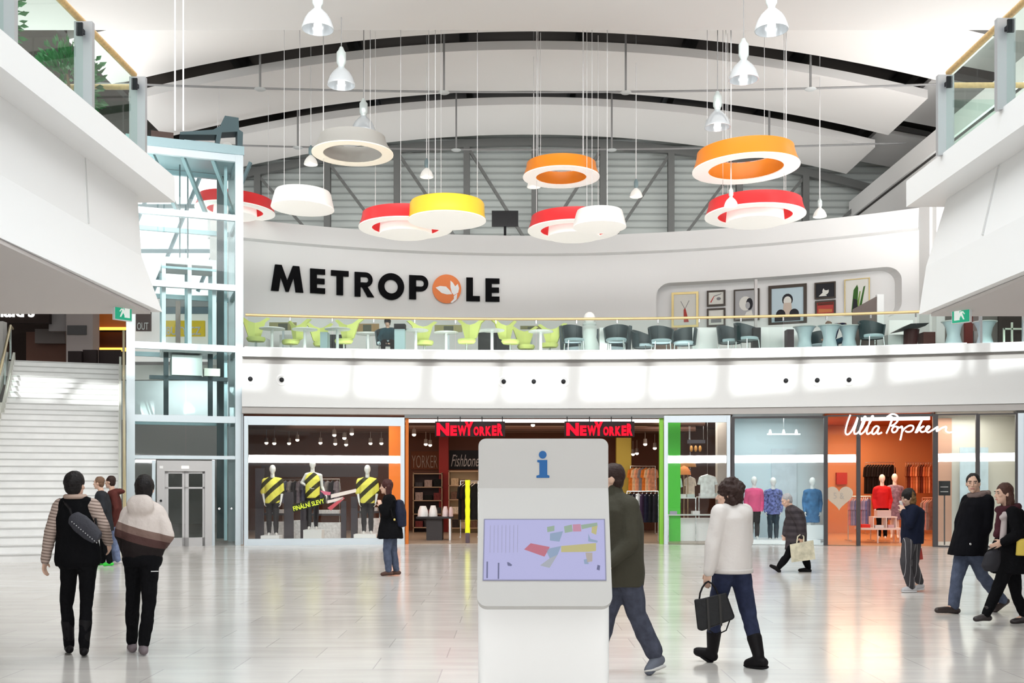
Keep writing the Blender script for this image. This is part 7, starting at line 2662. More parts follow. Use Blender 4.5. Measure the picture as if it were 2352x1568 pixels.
# ---- woman with the black vest and sling bag, seen from behind
Y = 9.72
r1 = person('person in a black vest with striped sleeves and a sling bag, walking away', base_of(Y, 176), group=PG_)
f = Fig(Y, dict(hd=(173, 1115), nk=(173, 1145), pv=(179, 1286), shL=(139, 1161), elL=(117, 1220, -.03), wrL=(104, 1286, -.02), haL=(100, 1318, .0),
                shR=(212, 1161), elR=(237, 1209, .02), wrR=(249, 1245, .14), haR=(253, 1268, .2),
                hpL=(159, 1302, .02), knL=(153, 1392, .05), anL=(159, 1480, .08), toL=(156, 1490, .24),
                hpR=(201, 1302, -.02), knR=(199, 1392, .0), anR=(193, 1484, -.06), toR=(195, 1491, .10)), 0, -6, 1.0, flat='LR', lk=.82)
f.body(r1)
f.top(r1, 'vest', CBLACK, [(0, .085, .085), (.06, .125, .10), (.14, .165, .11), (.3, .19, .135), (.55, .182, .135), (.8, .20, .15), (1.0, .213, .16), (1.1, .20, .15)], arms='', extra=lambda mb, s: (mb.cap(s['shL'] + Vector((.03, 0, .0)), .075, s['nk'] + Vector((-.03, 0, -.02)), .07), mb.cap(s['shR'] - Vector((.03, 0, .0)), .075, s['nk'] + Vector((.03, 0, -.02)), .07)))
f.sleeves(r1, 'sleeve', stripe_mat('striped_jersey', (0.46, 0.36, 0.31), (0.20, 0.145, 0.125), (6, 0, 34), 0.62, 0.8), .014)
f.trousers(r1, 'leggings', CBLACK, .004, waist=.85, seat=1.22, leg=.90)
f.shoes(r1, 'boot', BOOT, boot=.62, r=.002)
f.hair(r1, HAIRB, 'short', grow=1.08)
soft_part(r1, 'scarf', mat('scarf_beige', (0.45, 0.33, 0.27), .9), lambda mb: mb.tube([f['nk'] + Vector((.085 * math.cos(a), .075 * math.sin(a), .02)) for a in [2 * PI * i / 14 for i in range(14)]], .026, 8, closed=True))
soft_part(r1, 'headband', HAIRB, lambda mb: mb.cap(f['hd'] + Vector((-.085, .03, .01)), .02, f['hd'] + Vector((-.06, .10, -.0)), .018), .008)
# sling bag
bg = thing('sling_bag', 'dark grey studded sling bag across the back of the striped-sleeve person', 'bag', P(196, 1190, Y - .2))
a_, b_ = P(167, 1187, Y - .175), P(225, 1236, Y - .19)
soft_part(bg, 'body', mat('bag_charcoal', (0.045, 0.045, 0.055), .6, bump=.5, bump_scale=30), lambda mb: (mb.rings([(lerp(a_, b_, t), (b_ - a_).normalized().cross(Vector((0, 1, 0))) * w_, Vector((0, .04, 0))) for t, w_ in ((-.05, .03), (.02, .07), (.3, .09), (.7, .085), (.98, .065), (1.04, .03))], 16)), .008, 3)
mb = MB()
for i in range(12):
    t = i / 11
    p = lerp(P(165, 1198, Y - .222), P(222, 1246, Y - .235), t)
    mb.ell(p, .0055, .0055, .0055, None, 6, 4)
st = mb.build('stud', mat('stud_steel', (.75, .75, .75), .3, .6), bg)
st['kind'] = 'stuff'
mb = MB()
mb.tube([a_ + Vector((.0, -.01, .0)), P(160, 1168, Y - .17), P(147, 1152, Y - .06), P(150, 1148, Y + .05)], .012, 6)
mb.tube([b_, P(224, 1220, Y - .12), P(219, 1190, Y - .08)], .010, 6)
mb.build('strap', BOOT, bg, smooth=True)

# ---- boy in the light and brown jacket
Y = 9.78
r2 = person('person in a light and brown hooded jacket with black trousers, walking away', base_of(Y, 328), group=PG_)
f = Fig(Y, dict(hd=(333, 1124), nk=(331, 1153), pv=(327, 1283), shL=(298, 1180), elL=(281, 1224, -.03), wrL=(291, 1262, .12), haL=(300, 1275, .2),
                shR=(364, 1180), elR=(383, 1229, -.03), wrR=(360, 1264, .14), haR=(350, 1272, .2),
                hpL=(309, 1300, .03), knL=(304, 1382, .06), anL=(304, 1470, .10), toL=(301, 1492, .24),
                hpR=(344, 1300, -.02), knR=(343, 1382, -.03), anR=(330, 1476, -.05), toR=(328, 1495, .10)), 0, 8, 0.97, flat='LR', lk=.85)
f.body(r2)
JB = band_mat('jacket_bands', [(1.045, (.014, .010, .010)), (1.12, (.075, .038, .034)), (1.19, (.19, .125, .105)), (9, (.60, .53, .49))], slope=(.28, 0))
f.top(r2, 'jacket', JB, [(0, .09, .085), (.08, .15, .11), (.3, .215, .15), (.55, .225, .165), (.8, .215, .16), (.95, .19, .14), (1.0, .175, .125)], sleeve=.026,
      extra=lambda mb, s: (mb.ell(s['nk'] - s.F * .10 + Vector((0, 0, -.03)), .13, .07, .11), mb.ell(s['nk'] - s.F * .06 + Vector((0, 0, .02)), .10, .06, .05)))
f.trousers(r2, 'trousers', CBLACK, .010, waist=.85, to=.93, seat=1.16, disp=(.010, 10, .8), leg=.92)
f.shoes(r2, 'sneaker', mat('sneaker_mauve', (.16, .13, .14), .6), sole=SHOEW, r=.006)
f.hair(r2, HAIRB, 'short', grow=1.12, extra=lambda mb, c, R, Fd, U, k: mb.ell(c + U * .10 - Fd * .0, .065, .07, .045))
mb = MB(); mb.obox(f['hpR'] + Vector((.075, -.085, -.04)), (.03, .01, 0), (0, .004, 0), (0, 0, .004)); mb.build('pocket_stripe', SHOEW, r2)

# ---- two people at the foot of the stairs
Y = 20.2
r3 = person('person in a dark jacket with bright green shoes at the foot of the stairs', base_of(Y, 242), group=PG_)
f = Fig(Y, dict(hd=(227, 1109), nk=(233, 1128), pv=(241, 1212), shL=(234, 1139, -.17), elL=(238, 1168, -.2), wrL=(228, 1190, -.18), haL=(222, 1198, -.18), shR=(233, 1139, .17), elR=(236, 1168, .2), wrR=(226, 1190, .18), haR=(221, 1198, .18),
                hpL=(241, 1218, -.08), knL=(246, 1254, -.08), anL=(252, 1285, -.08), toL=(240, 1292, -.08), hpR=(241, 1218, .08), knR=(238, 1254, .08), anR=(236, 1285, .08), toR=(224, 1292, .08)), 80, 85, 1.0, flat='LR')
f.body(r3, voxel=.010)
f.top(r3, 'jacket', mat('jacket_ink', (.022, .024, .028), .8), JK, sleeve=.02)
f.trousers(r3, 'trousers', CBLACK, .012)
f.shoes(r3, 'shoe', mat('shoe_green', (.05, .55, .06), .5))
f.hair(r3, HAIRM, 'short')
f.face_parts(r3)
Y = 20.7
r4 = person('person in a maroon hooded jacket and blue jeans at the foot of the stairs', base_of(Y, 262), group=PG_)
f = Fig(Y, dict(hd=(253, 1107), nk=(259, 1126), pv=(263, 1206), shL=(261, 1138, -.17), elL=(266, 1166, -.2), wrL=(258, 1190, -.2), haL=(254, 1198, -.2), shR=(260, 1138, .17), elR=(264, 1166, .2), wrR=(254, 1190, .18), haR=(250, 1198, .18),
                hpL=(262, 1214, -.08), knL=(264, 1252, -.08), anL=(271, 1288, -.1), toL=(262, 1294, -.1), hpR=(262, 1214, .08), knR=(256, 1252, .08), anR=(262, 1286, .1), toR=(252, 1292, .1)), 85, 85, 1.0, flat='LR')
f.body(r4, voxel=.010)
f.top(r4, 'jacket', mat('jacket_maroon', (.085, .022, .018), .8), JK, sleeve=.02, extra=lambda mb, s: mb.ell(s['nk'] + Vector((.10, 0, -.02)), .15, .12, .06))
f.trousers(r4, 'jeans', JEANSL, .012)
f.shoes(r4, 'shoe', SHOEW)
f.hair(r4, HAIRD, 'short')

# ---- woman in the black coat at the shop window
Y = 18.1
r5 = person('person with long dark red hair in a black coat and jeans, before the mannequin window', base_of(Y, 895), group=PG_)
f = Fig(Y, dict(hd=(887, 1118), nk=(894, 1137), pv=(897, 1212), hem=(896, 1236), shL=(895, 1147, -.17), elL=(886, 1180, -.2), wrL=(876, 1164, -.12), haL=(872, 1153, -.1), shR=(893, 1147, .17), elR=(884, 1180, .18), wrR=(875, 1164, .08), haR=(872, 1153, .06),
                hpL=(894, 1220, -.07), knL=(889, 1266, -.07), anL=(893, 1308, -.07), toL=(878, 1317, -.07), hpR=(899, 1220, .07), knR=(903, 1266, .07), anR=(911, 1309, .07), toR=(898, 1318, .07)), 90, 92, 1.0, flat='LR')
f.body(r5, voxel=.009)
f.top(r5, 'coat', CBLACK, [(0, .085, .085), (.1, .16, .11), (.3, .19, .15), (.6, .175, .15), (.9, .20, .19), (1.3, .22, .215), (2.0, .23, .235)], sleeve=.02)
f.trousers(r5, 'jeans', JEANS, .012, waist=.95, to=.95)
f.shoes(r5, 'shoe', mat('shoe_brown', (.08, .04, .03), .6))
f.hair(r5, mat('hair_dark_red', (.050, .014, .012), .5, bump=.5, bump_scale=60), 'long', grow=1.1)
f.face_parts(r5)
bp = thing('backpack', 'navy backpack with a small gold badge worn by the person in the black coat', 'bag', P(921, 1205, Y))
c = P(919, 1176, Y)
soft_part(bp, 'body', mat('backpack_navy', (.014, .017, .035), .7, bump=.4, bump_scale=30), lambda mb: mb.rings([(c + Vector((.02, 0, -.26)), (.03, 0, 0), (0, .1, 0)), (c + Vector((.02, 0, -.24)), (.09, 0, 0), (0, .15, 0)), (c, (.11, 0, 0), (0, .16, 0)), (c + Vector((-.02, 0, .19)), (.08, 0, 0), (0, .13, 0)), (c + Vector((-.02, 0, .22)), (.03, 0, 0), (0, .08, 0))], 16), .012)
mb = MB(); mb.ell(P(906, 1193, Y - .2), .02, .012, .02); mb.build('badge', mat('gold_badge', (.8, .62, .2), .3, .7), bp, smooth=True)
mb = MB(); mb.tube([P(912, 1150, Y - .1), P(903, 1146, Y - .2), P(895, 1160, Y - .22), P(901, 1185, Y - .21), P(912, 1200, Y - .12)], .014, 6); mb.build('strap', BOOT, bp, smooth=True)

# ---- man in the olive jacket behind the kiosk
Y = 8.78
r6 = person('person in a dark olive jacket striding left, partly hidden behind the information kiosk', base_of(Y, 1430), group=PG_)
f = Fig(Y, dict(hd=(1404, 1101), nk=(1412, 1140), ch=(1428, 1196), pv=(1432, 1316), hem=(1432, 1345), shL=(1446, 1162, -.15), elL=(1449, 1245, -.2), wrL=(1405, 1288, -.22), haL=(1392, 1306, -.22), shR=(1424, 1160, .18), elR=(1412, 1240, .2), wrR=(1392, 1290, .2), haR=(1385, 1312, .2),
                hpL=(1447, 1335, -.03), knL=(1463, 1412, .0), anL=(1505, 1502, .03), toL=(1491, 1539, -.05), heL=(1515, 1515, .04), hpR=(1420, 1335, .06), knR=(1394, 1410, .05), anR=(1372, 1494, .05), toR=(1345, 1505, .05)), 62, 80, 1.06)
f.body(r6)
OLI = mat('jacket_olive', (.052, .048, .034), .8, bump=.5, bump_scale=14)
f.top(r6, 'jacket', OLI, [(0, .09, .09), (.08, .15, .12), (.25, .20, .165), (.5, .195, .175), (.8, .185, .17), (1.0, .18, .165), (1.6, .17, .158), (2.0, .168, .155)], sleeve=.024, disp=(.010, 6, .5),
      extra=lambda mb, s: mb.cap(s['nk'] + Vector((0, 0, -.02)), .085, s['nk'] + Vector((-.01, 0, .05)), .075))
f.trousers(r6, 'jeans', JEANSG, .018, waist=.9, flare=.012, to=.93, disp=(.009, 9, .7))
f.shoes(r6, 'sneaker', mat('sneaker_slate', (.12, .13, .16), .6), sole=mat('sole_grey', (.55, .54, .52), .6), r=.010)
f.hair(r6, HAIRD, 'short')
f.face_parts(r6)

# ---- woman in the white jacket
Y = 9.1
r7 = person('person in a white hooded jacket, dark jeans and black boots, carrying a black handbag', base_of(Y, 1680), group=PG_)
f = Fig(Y, dict(hd=(1674, 1137), nk=(1681, 1166), ch=(1680, 1200), pv=(1682, 1296), hem=(1681, 1312), shL=(1653, 1177, -.1), elL=(1638, 1248, -.12), wrL=(1628, 1312, -.12), haL=(1623, 1336, -.12), shR=(1708, 1176, .12), elR=(1713, 1240, .16), wrR=(1696, 1290, .22), haR=(1690, 1305, .25),
                hpL=(1662, 1318, -.03), knL=(1643, 1405, .12), anL=(1637, 1493, .25), toL=(1603, 1496, .33), heL=(1638, 1507, .25), hpR=(1700, 1318, .04), knR=(1722, 1420, .0), anR=(1742, 1503, -.08), toR=(1719, 1523, .0), heR=(1753, 1521, -.1)), 45, 72, 1.0)
f.body(r7)
WJ = mat('jacket_white', (.63, .585, .555), .8, bump=.5, bump_scale=12)
f.top(r7, 'jacket', WJ, [(0, .085, .08), (.08, .15, .11), (.28, .185, .155), (.55, .178, .158), (.85, .182, .162), (1.0, .188, .168), (2.0, .19, .17)], sleeve=.020, disp=(.008, 8, .5),
      extra=lambda mb, s: (mb.ell(s['nk'] - s.F * .075 + Vector((0.01, 0, -.06)), .105, .085, .095), mb.cap(s['nk'] + Vector((0, 0, -.03)), .085, s['nk'] + Vector((0, 0, .01)), .085)))
f.trousers(r7, 'jeans', JEANSD, .008, waist=.9, to=.7, seat=1.08)
f.shoes(r7, 'boot', BOOT, boot=.48, r=.010, sole=BOOT)
soft_part(r7, 'hem_band', mat('jacket_hem', (.56, .52, .49), .85), lambda mb: mb.rings([(f['hem'] + Vector((0, 0, z)), f.R * .198, f.F * .178) for z in (-.012, .03)], 24), .010, 2)
f.hair(r7, HAIRD, 'bob', grow=1.24, disp=(.024, 17, .9))
f.face_parts(r7)
hb = thing('handbag', 'large black handbag carried low by the person in the white jacket', 'bag', P(1640, 1448, Y - .12))
ya = Y - .16
def hq(u, v, d=0):
    return P(u, v, ya + d)
BAG = mat('bag_black_leather', (.009, .009, .010), .45, spec=.2, bump=.25, bump_scale=25)
mb = MB()
out = [(1594, 1376), (1612, 1374), (1668, 1360), (1688, 1416), (1684, 1422), (1612, 1449), (1602, 1445)]
vs = [hq(u, v, -.09) for u, v in out] + [hq(u, v, .09) for u, v in out]
n = len(out)
mb.add(vs, [tuple(range(n)), tuple(range(n, 2 * n))[::-1]] + [(i, i + n, (i + 1) % n + n, (i + 1) % n) for i in range(n)])
ob = mb.build('body', BAG, hb)
bv = ob.modifiers.new('bevel', 'BEVEL'); bv.width = .03; bv.segments = 3
for d in (-.06, .06):
    mb = MB(); mb.tube([hq(1606, 1376, d), hq(1608, 1362, d * .8), hq(1613, 1349, d * .6), hq(1620, 1339, d * .35), hq(1627, 1335, d * .25), hq(1635, 1340, d * .35), hq(1643, 1350, d * .6), hq(1650, 1366, d)], .008, 7); mb.build('handle', BOOT, hb, smooth=True)
for uu in (1622, 1650):
    mb = MB()
    mb.add([hq(uu, 1373 - (uu - 1622) * .28, -.095), hq(uu + 5, 1372 - (uu - 1622) * .28, -.095), hq(uu + 9, 1446 - (uu - 1622) * .36, -.095), hq(uu + 4, 1448 - (uu - 1622) * .36, -.095)], [(0, 1, 2, 3)])
    so = mb.build('strap_band', mat('bag_band', (.028, .026, .024), .5), hb)
    sm_ = so.modifiers.new('solid', 'SOLIDIFY'); sm_.thickness = .006
mb = MB(); mb.tube([hq(1628, 1446, -.05), hq(1645, 1458, -.05), hq(1668, 1447, -.05), hq(1676, 1424, -.06)], .006, 6); mb.build('strap', BOOT, hb, smooth=True)

# ---- stooped older person with the shopping bag
Y = 18.9
r8 = person('stooped grey-haired person in a dark quilted coat, striding left past the white window', base_of(Y, 1825), group=PG_)
f = Fig(Y, dict(hd=(1807, 1149), nk=(1817, 1162), ch=(1828, 1180), pv=(1830, 1236), hem=(1827, 1262), shL=(1822, 1172, -.17), elL=(1838, 1205, -.22), wrL=(1840, 1232, -.22), haL=(1841, 1242, -.22), shR=(1820, 1172, .17), elR=(1808, 1203, .18), wrR=(1803, 1226, .12), haR=(1801, 1234, .1),
                hpL=(1823, 1250, -.07), knL=(1808, 1277, -.08), anL=(1789, 1302, -.08), toL=(1771, 1299, -.08), heL=(1790, 1311, -.08), hpR=(1836, 1250, .07), knR=(1850, 1280, .07), anR=(1856, 1303, .05), toR=(1837, 1309, .05), heR=(1860, 1310, .05)), 90, 92, .98, tilt=22)
f.body(r8, voxel=.009)
f.top(r8, 'coat', stripe_mat('quilted_plum', (.050, .040, .045), (.030, .024, .028), (0, 0, 9), .5, .6), [(0, .09, .09), (.1, .16, .12), (.3, .19, .165), (.6, .19, .185), (.9, .20, .19), (1.3, .20, .19), (2.0, .205, .195)], sleeve=.024)
f.trousers(r8, 'trousers', CBLACK, .012, waist=.95)
f.shoes(r8, 'shoe', BOOT)
f.hair(r8, HAIRG, 'short')
f.face_parts(r8, HAIRG)
sb = thing('shopping_bag', 'beige patterned shopping bag hanging from the stooped person', 'bag', P(1843, 1290, Y - .24))
yb = Y - .24
mb = MB()
out = [(1814, 1250), (1868, 1240), (1873, 1284), (1818, 1291)]
vs = [P(u, v, yb - .06) for u, v in out] + [P(u, v, yb + .06) for u, v in out]
mb.add(vs, [(0, 1, 2, 3), (7, 6, 5, 4), (0, 4, 5, 1), (1, 5, 6, 2), (2, 6, 7, 3), (3, 7, 4, 0)])
mb.build('body', mat('canvas_beige', (.52, .48, .36), .8, noise_amt=.25, noise_scale=9), sb)
for d in (-.05, .05):
    mb = MB(); mb.tube([P(1830, 1247, yb + d), P(1832, 1232, yb + d * .6), P(1840, 1226, yb + d * .3), P(1846, 1232, yb + d * .6), P(1846, 1244, yb + d)], .012, 7); mb.build('handle', mat('canvas_beige', (.52, .48, .36), .8), sb, smooth=True)

# ---- person with fur hood and phone
Y = 15.4
r9 = person('person in a navy jacket with brown fur hood, looking at a phone', base_of(Y, 2094), group=PG_)
f = Fig(Y, dict(hd=(2086, 1143), nk=(2093, 1161), ch=(2098, 1180), pv=(2095, 1236), shL=(2100, 1172, -.17), elL=(2088, 1203, -.22), wrL=(2077, 1176, -.14), haL=(2072, 1164, -.1), shR=(2096, 1172, .17), elR=(2084, 1203, .16), wrR=(2075, 1180, .02), haR=(2072, 1168, .0),
                hpL=(2089, 1245, -.07), knL=(2079, 1292, -.09), anL=(2093, 1343, -.05), toL=(2076, 1355, -.05), hpR=(2100, 1245, .07), knR=(2097, 1296, .05), anR=(2112, 1335, .12), toR=(2098, 1352, .1), heR=(2117, 1345, .14)), 88, 92, 1.0, tilt=16, flat='L')
f.body(r9, voxel=.009)
f.top(r9, 'jacket', mat('jacket_navy', (.010, .013, .028), .75, spec=.06), [(0, .09, .09), (.1, .165, .12), (.3, .195, .16), (.6, .195, .165), (.9, .19, .16), (1.15, .185, .155)], sleeve=.022)
f.trousers(r9, 'track_pants', stripe_mat('track_pants', (.050, .047, .052), (.30, .29, .30), (14, 0, 0), .90, .8), .018, waist=.95)
f.shoes(r9, 'sneaker', mat('sneaker_grey', (.48, .47, .48), .6), r=.006, sole=SHOEW)
soft_part(r9, 'fur_hood', mat('fur_brown', (.15, .085, .035), .9, bump=.9, bump_scale=50), lambda mb: mb.rings([(f['hd'] + Vector((.02 + .05 * t, 0, .03 - .10 * t)), (.02, 0, .12 - .02 * t), (0, .125, 0)) for t in (0, .5, 1)], 18), .010, 2, (.02, 24, 1))
f.hair(r9, HAIRB, 'short', grow=1.12)
f.face_parts(r9)
ph = thing('phone', 'white phone held up by the person with the fur hood', 'phone', P(2072, 1162, Y - .06))
mb = MB(); mb.obox(P(2071, 1160, Y - .05), (.006, 0, .004), (0, .038, 0), (-.02, 0, .062)); mb.build('case', SHOEW, ph)
rb = thing('carrier_bag', 'small red carrier bag hanging behind the person with the phone', 'bag', P(2110, 1285, Y + .22))
a_ = P(2107, 1272, Y + .25)
mb = MB(); mb.obox(a_, (.06, 0, .01), (0, .04, 0), (-.012, 0, .085)); mb.build('body', mat('carrier_red', (.42, .05, .04), .6), rb)
mb = MB(); mb.tube([a_ + Vector((-.05, 0, .08)), a_ + Vector((-.02, 0, .2)), a_ + Vector((.04, 0, .08))], .005, 5); mb.build('handle', SHOEW, rb)

# ---- man in the black jacket
Y = 12.9
r10 = person('person in a black padded jacket and slate jeans, looking towards the hall at the right', base_of(Y, 2232), group=PG_)
f = Fig(Y, dict(hd=(2235, 1110), nk=(2245, 1139), ch=(2241, 1170), pv=(2226, 1248), hem=(2220, 1274), shR=(2223, 1149, .12), elR=(2205, 1198, .10), wrR=(2204, 1238, .04), haR=(2212, 1252, .06), shL=(2268, 1149, -.12), elL=(2266, 1207, -.16), wrL=(2250, 1243, -.13), haL=(2241, 1256, -.06),
                hpR=(2212, 1272, .05), knR=(2197, 1332, -.05), anR=(2191, 1390, -.05), toR=(2153, 1401, -.12), heR=(2199, 1402, -.04), hpL=(2240, 1272, -.04), knL=(2257, 1323, .0), anL=(2300, 1377, .15), toL=(2285, 1401, .1), heL=(2312, 1380, .18)), 115, 152, 1.0)
f.body(r10)
f.top(r10, 'jacket', mat('jacket_black', (.005, .005, .007), .7, spec=.05, bump=.4, bump_scale=14), [(0, .095, .09), (.08, .16, .12), (.25, .20, .155), (.5, .205, .17), (.8, .215, .185), (1.0, .225, .20), (1.5, .235, .21), (2.0, .238, .215)], sleeve=.026, disp=(.011, 7, .5))
f.trousers(r10, 'jeans', JEANS, .014, waist=.95, flare=.012)
f.shoes(r10, 'shoe', mat('shoe_dark_brown', (.030, .018, .016), .45), r=.004)
f.hair(r10, HAIRB, 'short', grow=1.0)
f.face_parts(r10)
soft_part(r10, 'scarf', mat('scarf_taupe', (.17, .125, .115), .9, bump=.6, bump_scale=25), lambda mb: (mb.tube([f['nk'] + Vector((.02, 0, .02)) + Vector((.105 * math.cos(a), .095 * math.sin(a), .015 * math.cos(a))) for a in [2 * PI * i / 16 for i in range(16)]], .040, 10, closed=True), mb.ell(f['nk'] + Vector((.10, .06, -.01)), .10, .09, .07)), .010, 3, (.008, 16, 1))
mb = MB(); mb.ell(P(2229, 1249, Y - .25), .014, .008, .014); mb.build('badge', CHROME, r10, smooth=True)

# ---- woman at the right edge
Y = 11.9
r11 = person('person with long brown hair in a black coat and maroon scarf at the picture edge', base_of(Y, 2318), group=PG_)
f = Fig(Y, dict(hd=(2305, 1134), nk=(2318, 1163), ch=(2325, 1190), pv=(2320, 1280), hem=(2318, 1316), shL=(2328, 1178, -.16), elL=(2338, 1228, -.2), wrL=(2304, 1244, -.22), haL=(2292, 1250, -.22), shR=(2318, 1178, .16), elR=(2305, 1228, .18), wrR=(2288, 1252, .1), haR=(2280, 1262, .08),
                hpL=(2311, 1302, -.07), knL=(2289, 1360, -.08), anL=(2264, 1410, -.08), toL=(2241, 1421, -.08), heL=(2272, 1419, -.08), hpR=(2326, 1302, .07), knR=(2334, 1365, .07), anR=(2352, 1412, .05), toR=(2326, 1427, .05), heR=(2358, 1424, .05)), 92, 95, .97)
f.body(r11)
f.top(r11, 'coat', CBLACK, [(0, .085, .085), (.08, .15, .12), (.28, .175, .16), (.55, .165, .15), (.85, .185, .175), (1.0, .195, .19), (1.5, .20, .20), (2.0, .205, .205)], sleeve=.018)
f.trousers(r11, 'leggings', CBLACK, .007, waist=.95, leg=.97)
f.shoes(r11, 'ankle_boot', mat('boot_wine_black', (.016, .010, .011), .4), boot=.28, r=.0, heel=.02)
f.hair(r11, mat('hair_brown_red', (.060, .024, .016), .5, bump=.5, bump_scale=60), 'long', grow=1.05)
f.face_parts(r11)
soft_part(r11, 'scarf', mat('scarf_maroon', (.055, .016, .022), .9, bump=.6, bump_scale=25), lambda mb: (mb.tube([f['nk'] + Vector((-.01, 0, -.02)) + Vector((.105 * math.cos(a), .10 * math.sin(a), -.02 * math.cos(a + PI))) for a in [2 * PI * i / 16 for i in range(16)]], .042, 10, closed=True), mb.cap(f['nk'] + Vector((-.10, -.03, -.05)), .05, f['nk'] + Vector((-.16, -.05, -.32)), .045)), .010, 3, (.008, 16, 1))
soft_part(r11, 'shawl', mat('shawl_grey', (.42, .36, .35), .9), lambda mb: (mb.cap(f['nk'] + Vector((-.10, -.10, -.08)), .03, f['nk'] + Vector((-.13, -.12, -.40)), .04), mb.cap(f['nk'] + Vector((-.13, -.11, -.12)), .035, f['nk'] + Vector((-.03, -.13, -.06)), .035)), .010, 3)
yg = thing('tote_bag', 'yellow bag at the hip of the striding person, cut by the picture edge', 'bag', P(2350, 1268, Y - .24))
a_ = P(2353, 1255, Y - .24)
soft_part(yg, 'body', mat('bag_yellow', (.62, .46, .08), .6), lambda mb: mb.rings([(a_ + Vector((0, 0, -.1)), (.10, 0, 0), (0, .04, 0)), (a_ + Vector((0, 0, .06)), (.09, 0, 0), (0, .05, 0)), (a_ + Vector((0, 0, .09)), (.05, 0, 0), (0, .02, 0))], 14), .010)
mb = MB(); mb.tube([a_ + Vector((-.05, 0, .08)), P(2340, 1205, Y - .22), P(2330, 1178, Y - .2)], .008, 6); mb.build('strap', BOOT, yg, smooth=True)
sg = thing('shoulder_bag', 'dark slouchy bag held in front by the person in the maroon scarf', 'bag', P(2276, 1310, Y - .2))
a_ = P(2276, 1285, Y - .18)
soft_part(sg, 'body', mat('bag_dark', (.022, .021, .026), .6), lambda mb: mb.rings([(a_ + Vector((0, 0, -.13)), (.07, 0, 0), (0, .04, 0)), (a_ + Vector((0, 0, -.05)), (.11, 0, .02), (0, .06, 0)), (a_ + Vector((.02, 0, .08)), (.09, 0, .02), (0, .05, 0)), (a_ + Vector((.03, 0, .12)), (.05, 0, 0), (0, .02, 0))], 14), .010)
mb = MB(); mb.tube([a_ + Vector((-.04, 0, .1)), P(2283, 1258, Y - .21), P(2291, 1253, Y - .22), P(2293, 1262, Y - .2), a_ + Vector((.06, 0, .12))], .009, 6); mb.build('handle', BOOT, sg, smooth=True)

# ---- two people on the far gallery
Y = 28.75
r12 = person('person in a dark cap and teal jacket sitting behind the far balustrade', base_of(Y, 890, ZG))
f = Fig(Y, dict(hd=(890, 741), nk=(891, 755), pv=(892, 785), shL=(902, 759, -.05), elL=(909, 775, -.1), wrL=(901, 786, -.3), haL=(896, 789, -.35), shR=(880, 759, -.05), elR=(872, 775, -.1), wrR=(879, 786, -.3), haR=(884, 789, -.35),
                hpL=(898, 787, -.1), knL=(902, 786, -.42), anL=(902, 810, -.4), toL=(902, 813, -.55), hpR=(886, 787, -.1), knR=(880, 786, -.42), anR=(880, 810, -.4), toR=(880, 813, -.55)), 180, 180, 1.0, tilt=18)
f.body(r12, voxel=.012)
f.top(r12, 'jacket', mat('jacket_teal', (.012, .055, .075), .8), JK, sleeve=.02, voxel=.015)
f.trousers(r12, 'trousers', CBLACK, .012, voxel=.015)
f.shoes(r12, 'shoe', BOOT)
f.hair(r12, mat('cap_black', (.010, .010, .011), .7), 'short', grow=1.12, voxel=.012, extra=lambda mb, c, R, Fd, U, k: mb.cap(c + Fd * .09 + U * .05 - R * .05, .016, c + Fd * .09 + U * .05 + R * .05, .016), name='cap')
f.face_parts(r12)
s1 = copy_tree([o for o in bpy.data.objects if o.name.startswith('tub_chair') and o.parent is None][0], (base_of(Y, 890)[0], Y + .05, ZG), 0.0, 'dark tub chair under the person in the cap on the far gallery')
Y = 28.9
r13 = person('person in dark blue leaning over a pale blue table on the far gallery', base_of(Y, 1935, ZG))
f = Fig(Y, dict(hd=(1903, 748), nk=(1916, 745), ch=(1934, 742), pv=(1956, 772), shL=(1922, 750, -.17), elL=(1916, 774, -.2), wrL=(1898, 777, -.15), haL=(1890, 781, -.12), shR=(1922, 750, .17), elR=(1914, 774, .18), wrR=(1897, 780, .12), haR=(1890, 781, .1),
                hpL=(1951, 776, -.1), knL=(1918, 786, -.1), anL=(1922, 815, -.1), toL=(1912, 818, -.1), hpR=(1951, 776, .1), knR=(1918, 786, .1), anR=(1922, 815, .1), toR=(1912, 818, .1)), 90, 90, 1.0, tilt=25)
f.body(r13, voxel=.012)
f.top(r13, 'jacket', mat('jacket_dark_blue', (.012, .016, .050), .8), JK, sleeve=.02, voxel=.015)
f.trousers(r13, 'trousers', mat('trousers_teal_blue', (.02, .06, .10), .8), .012, voxel=.015)
f.shoes(r13, 'shoe', BOOT)
f.hair(r13, HAIRM, 'long', voxel=.012)
f.face_parts(r13)

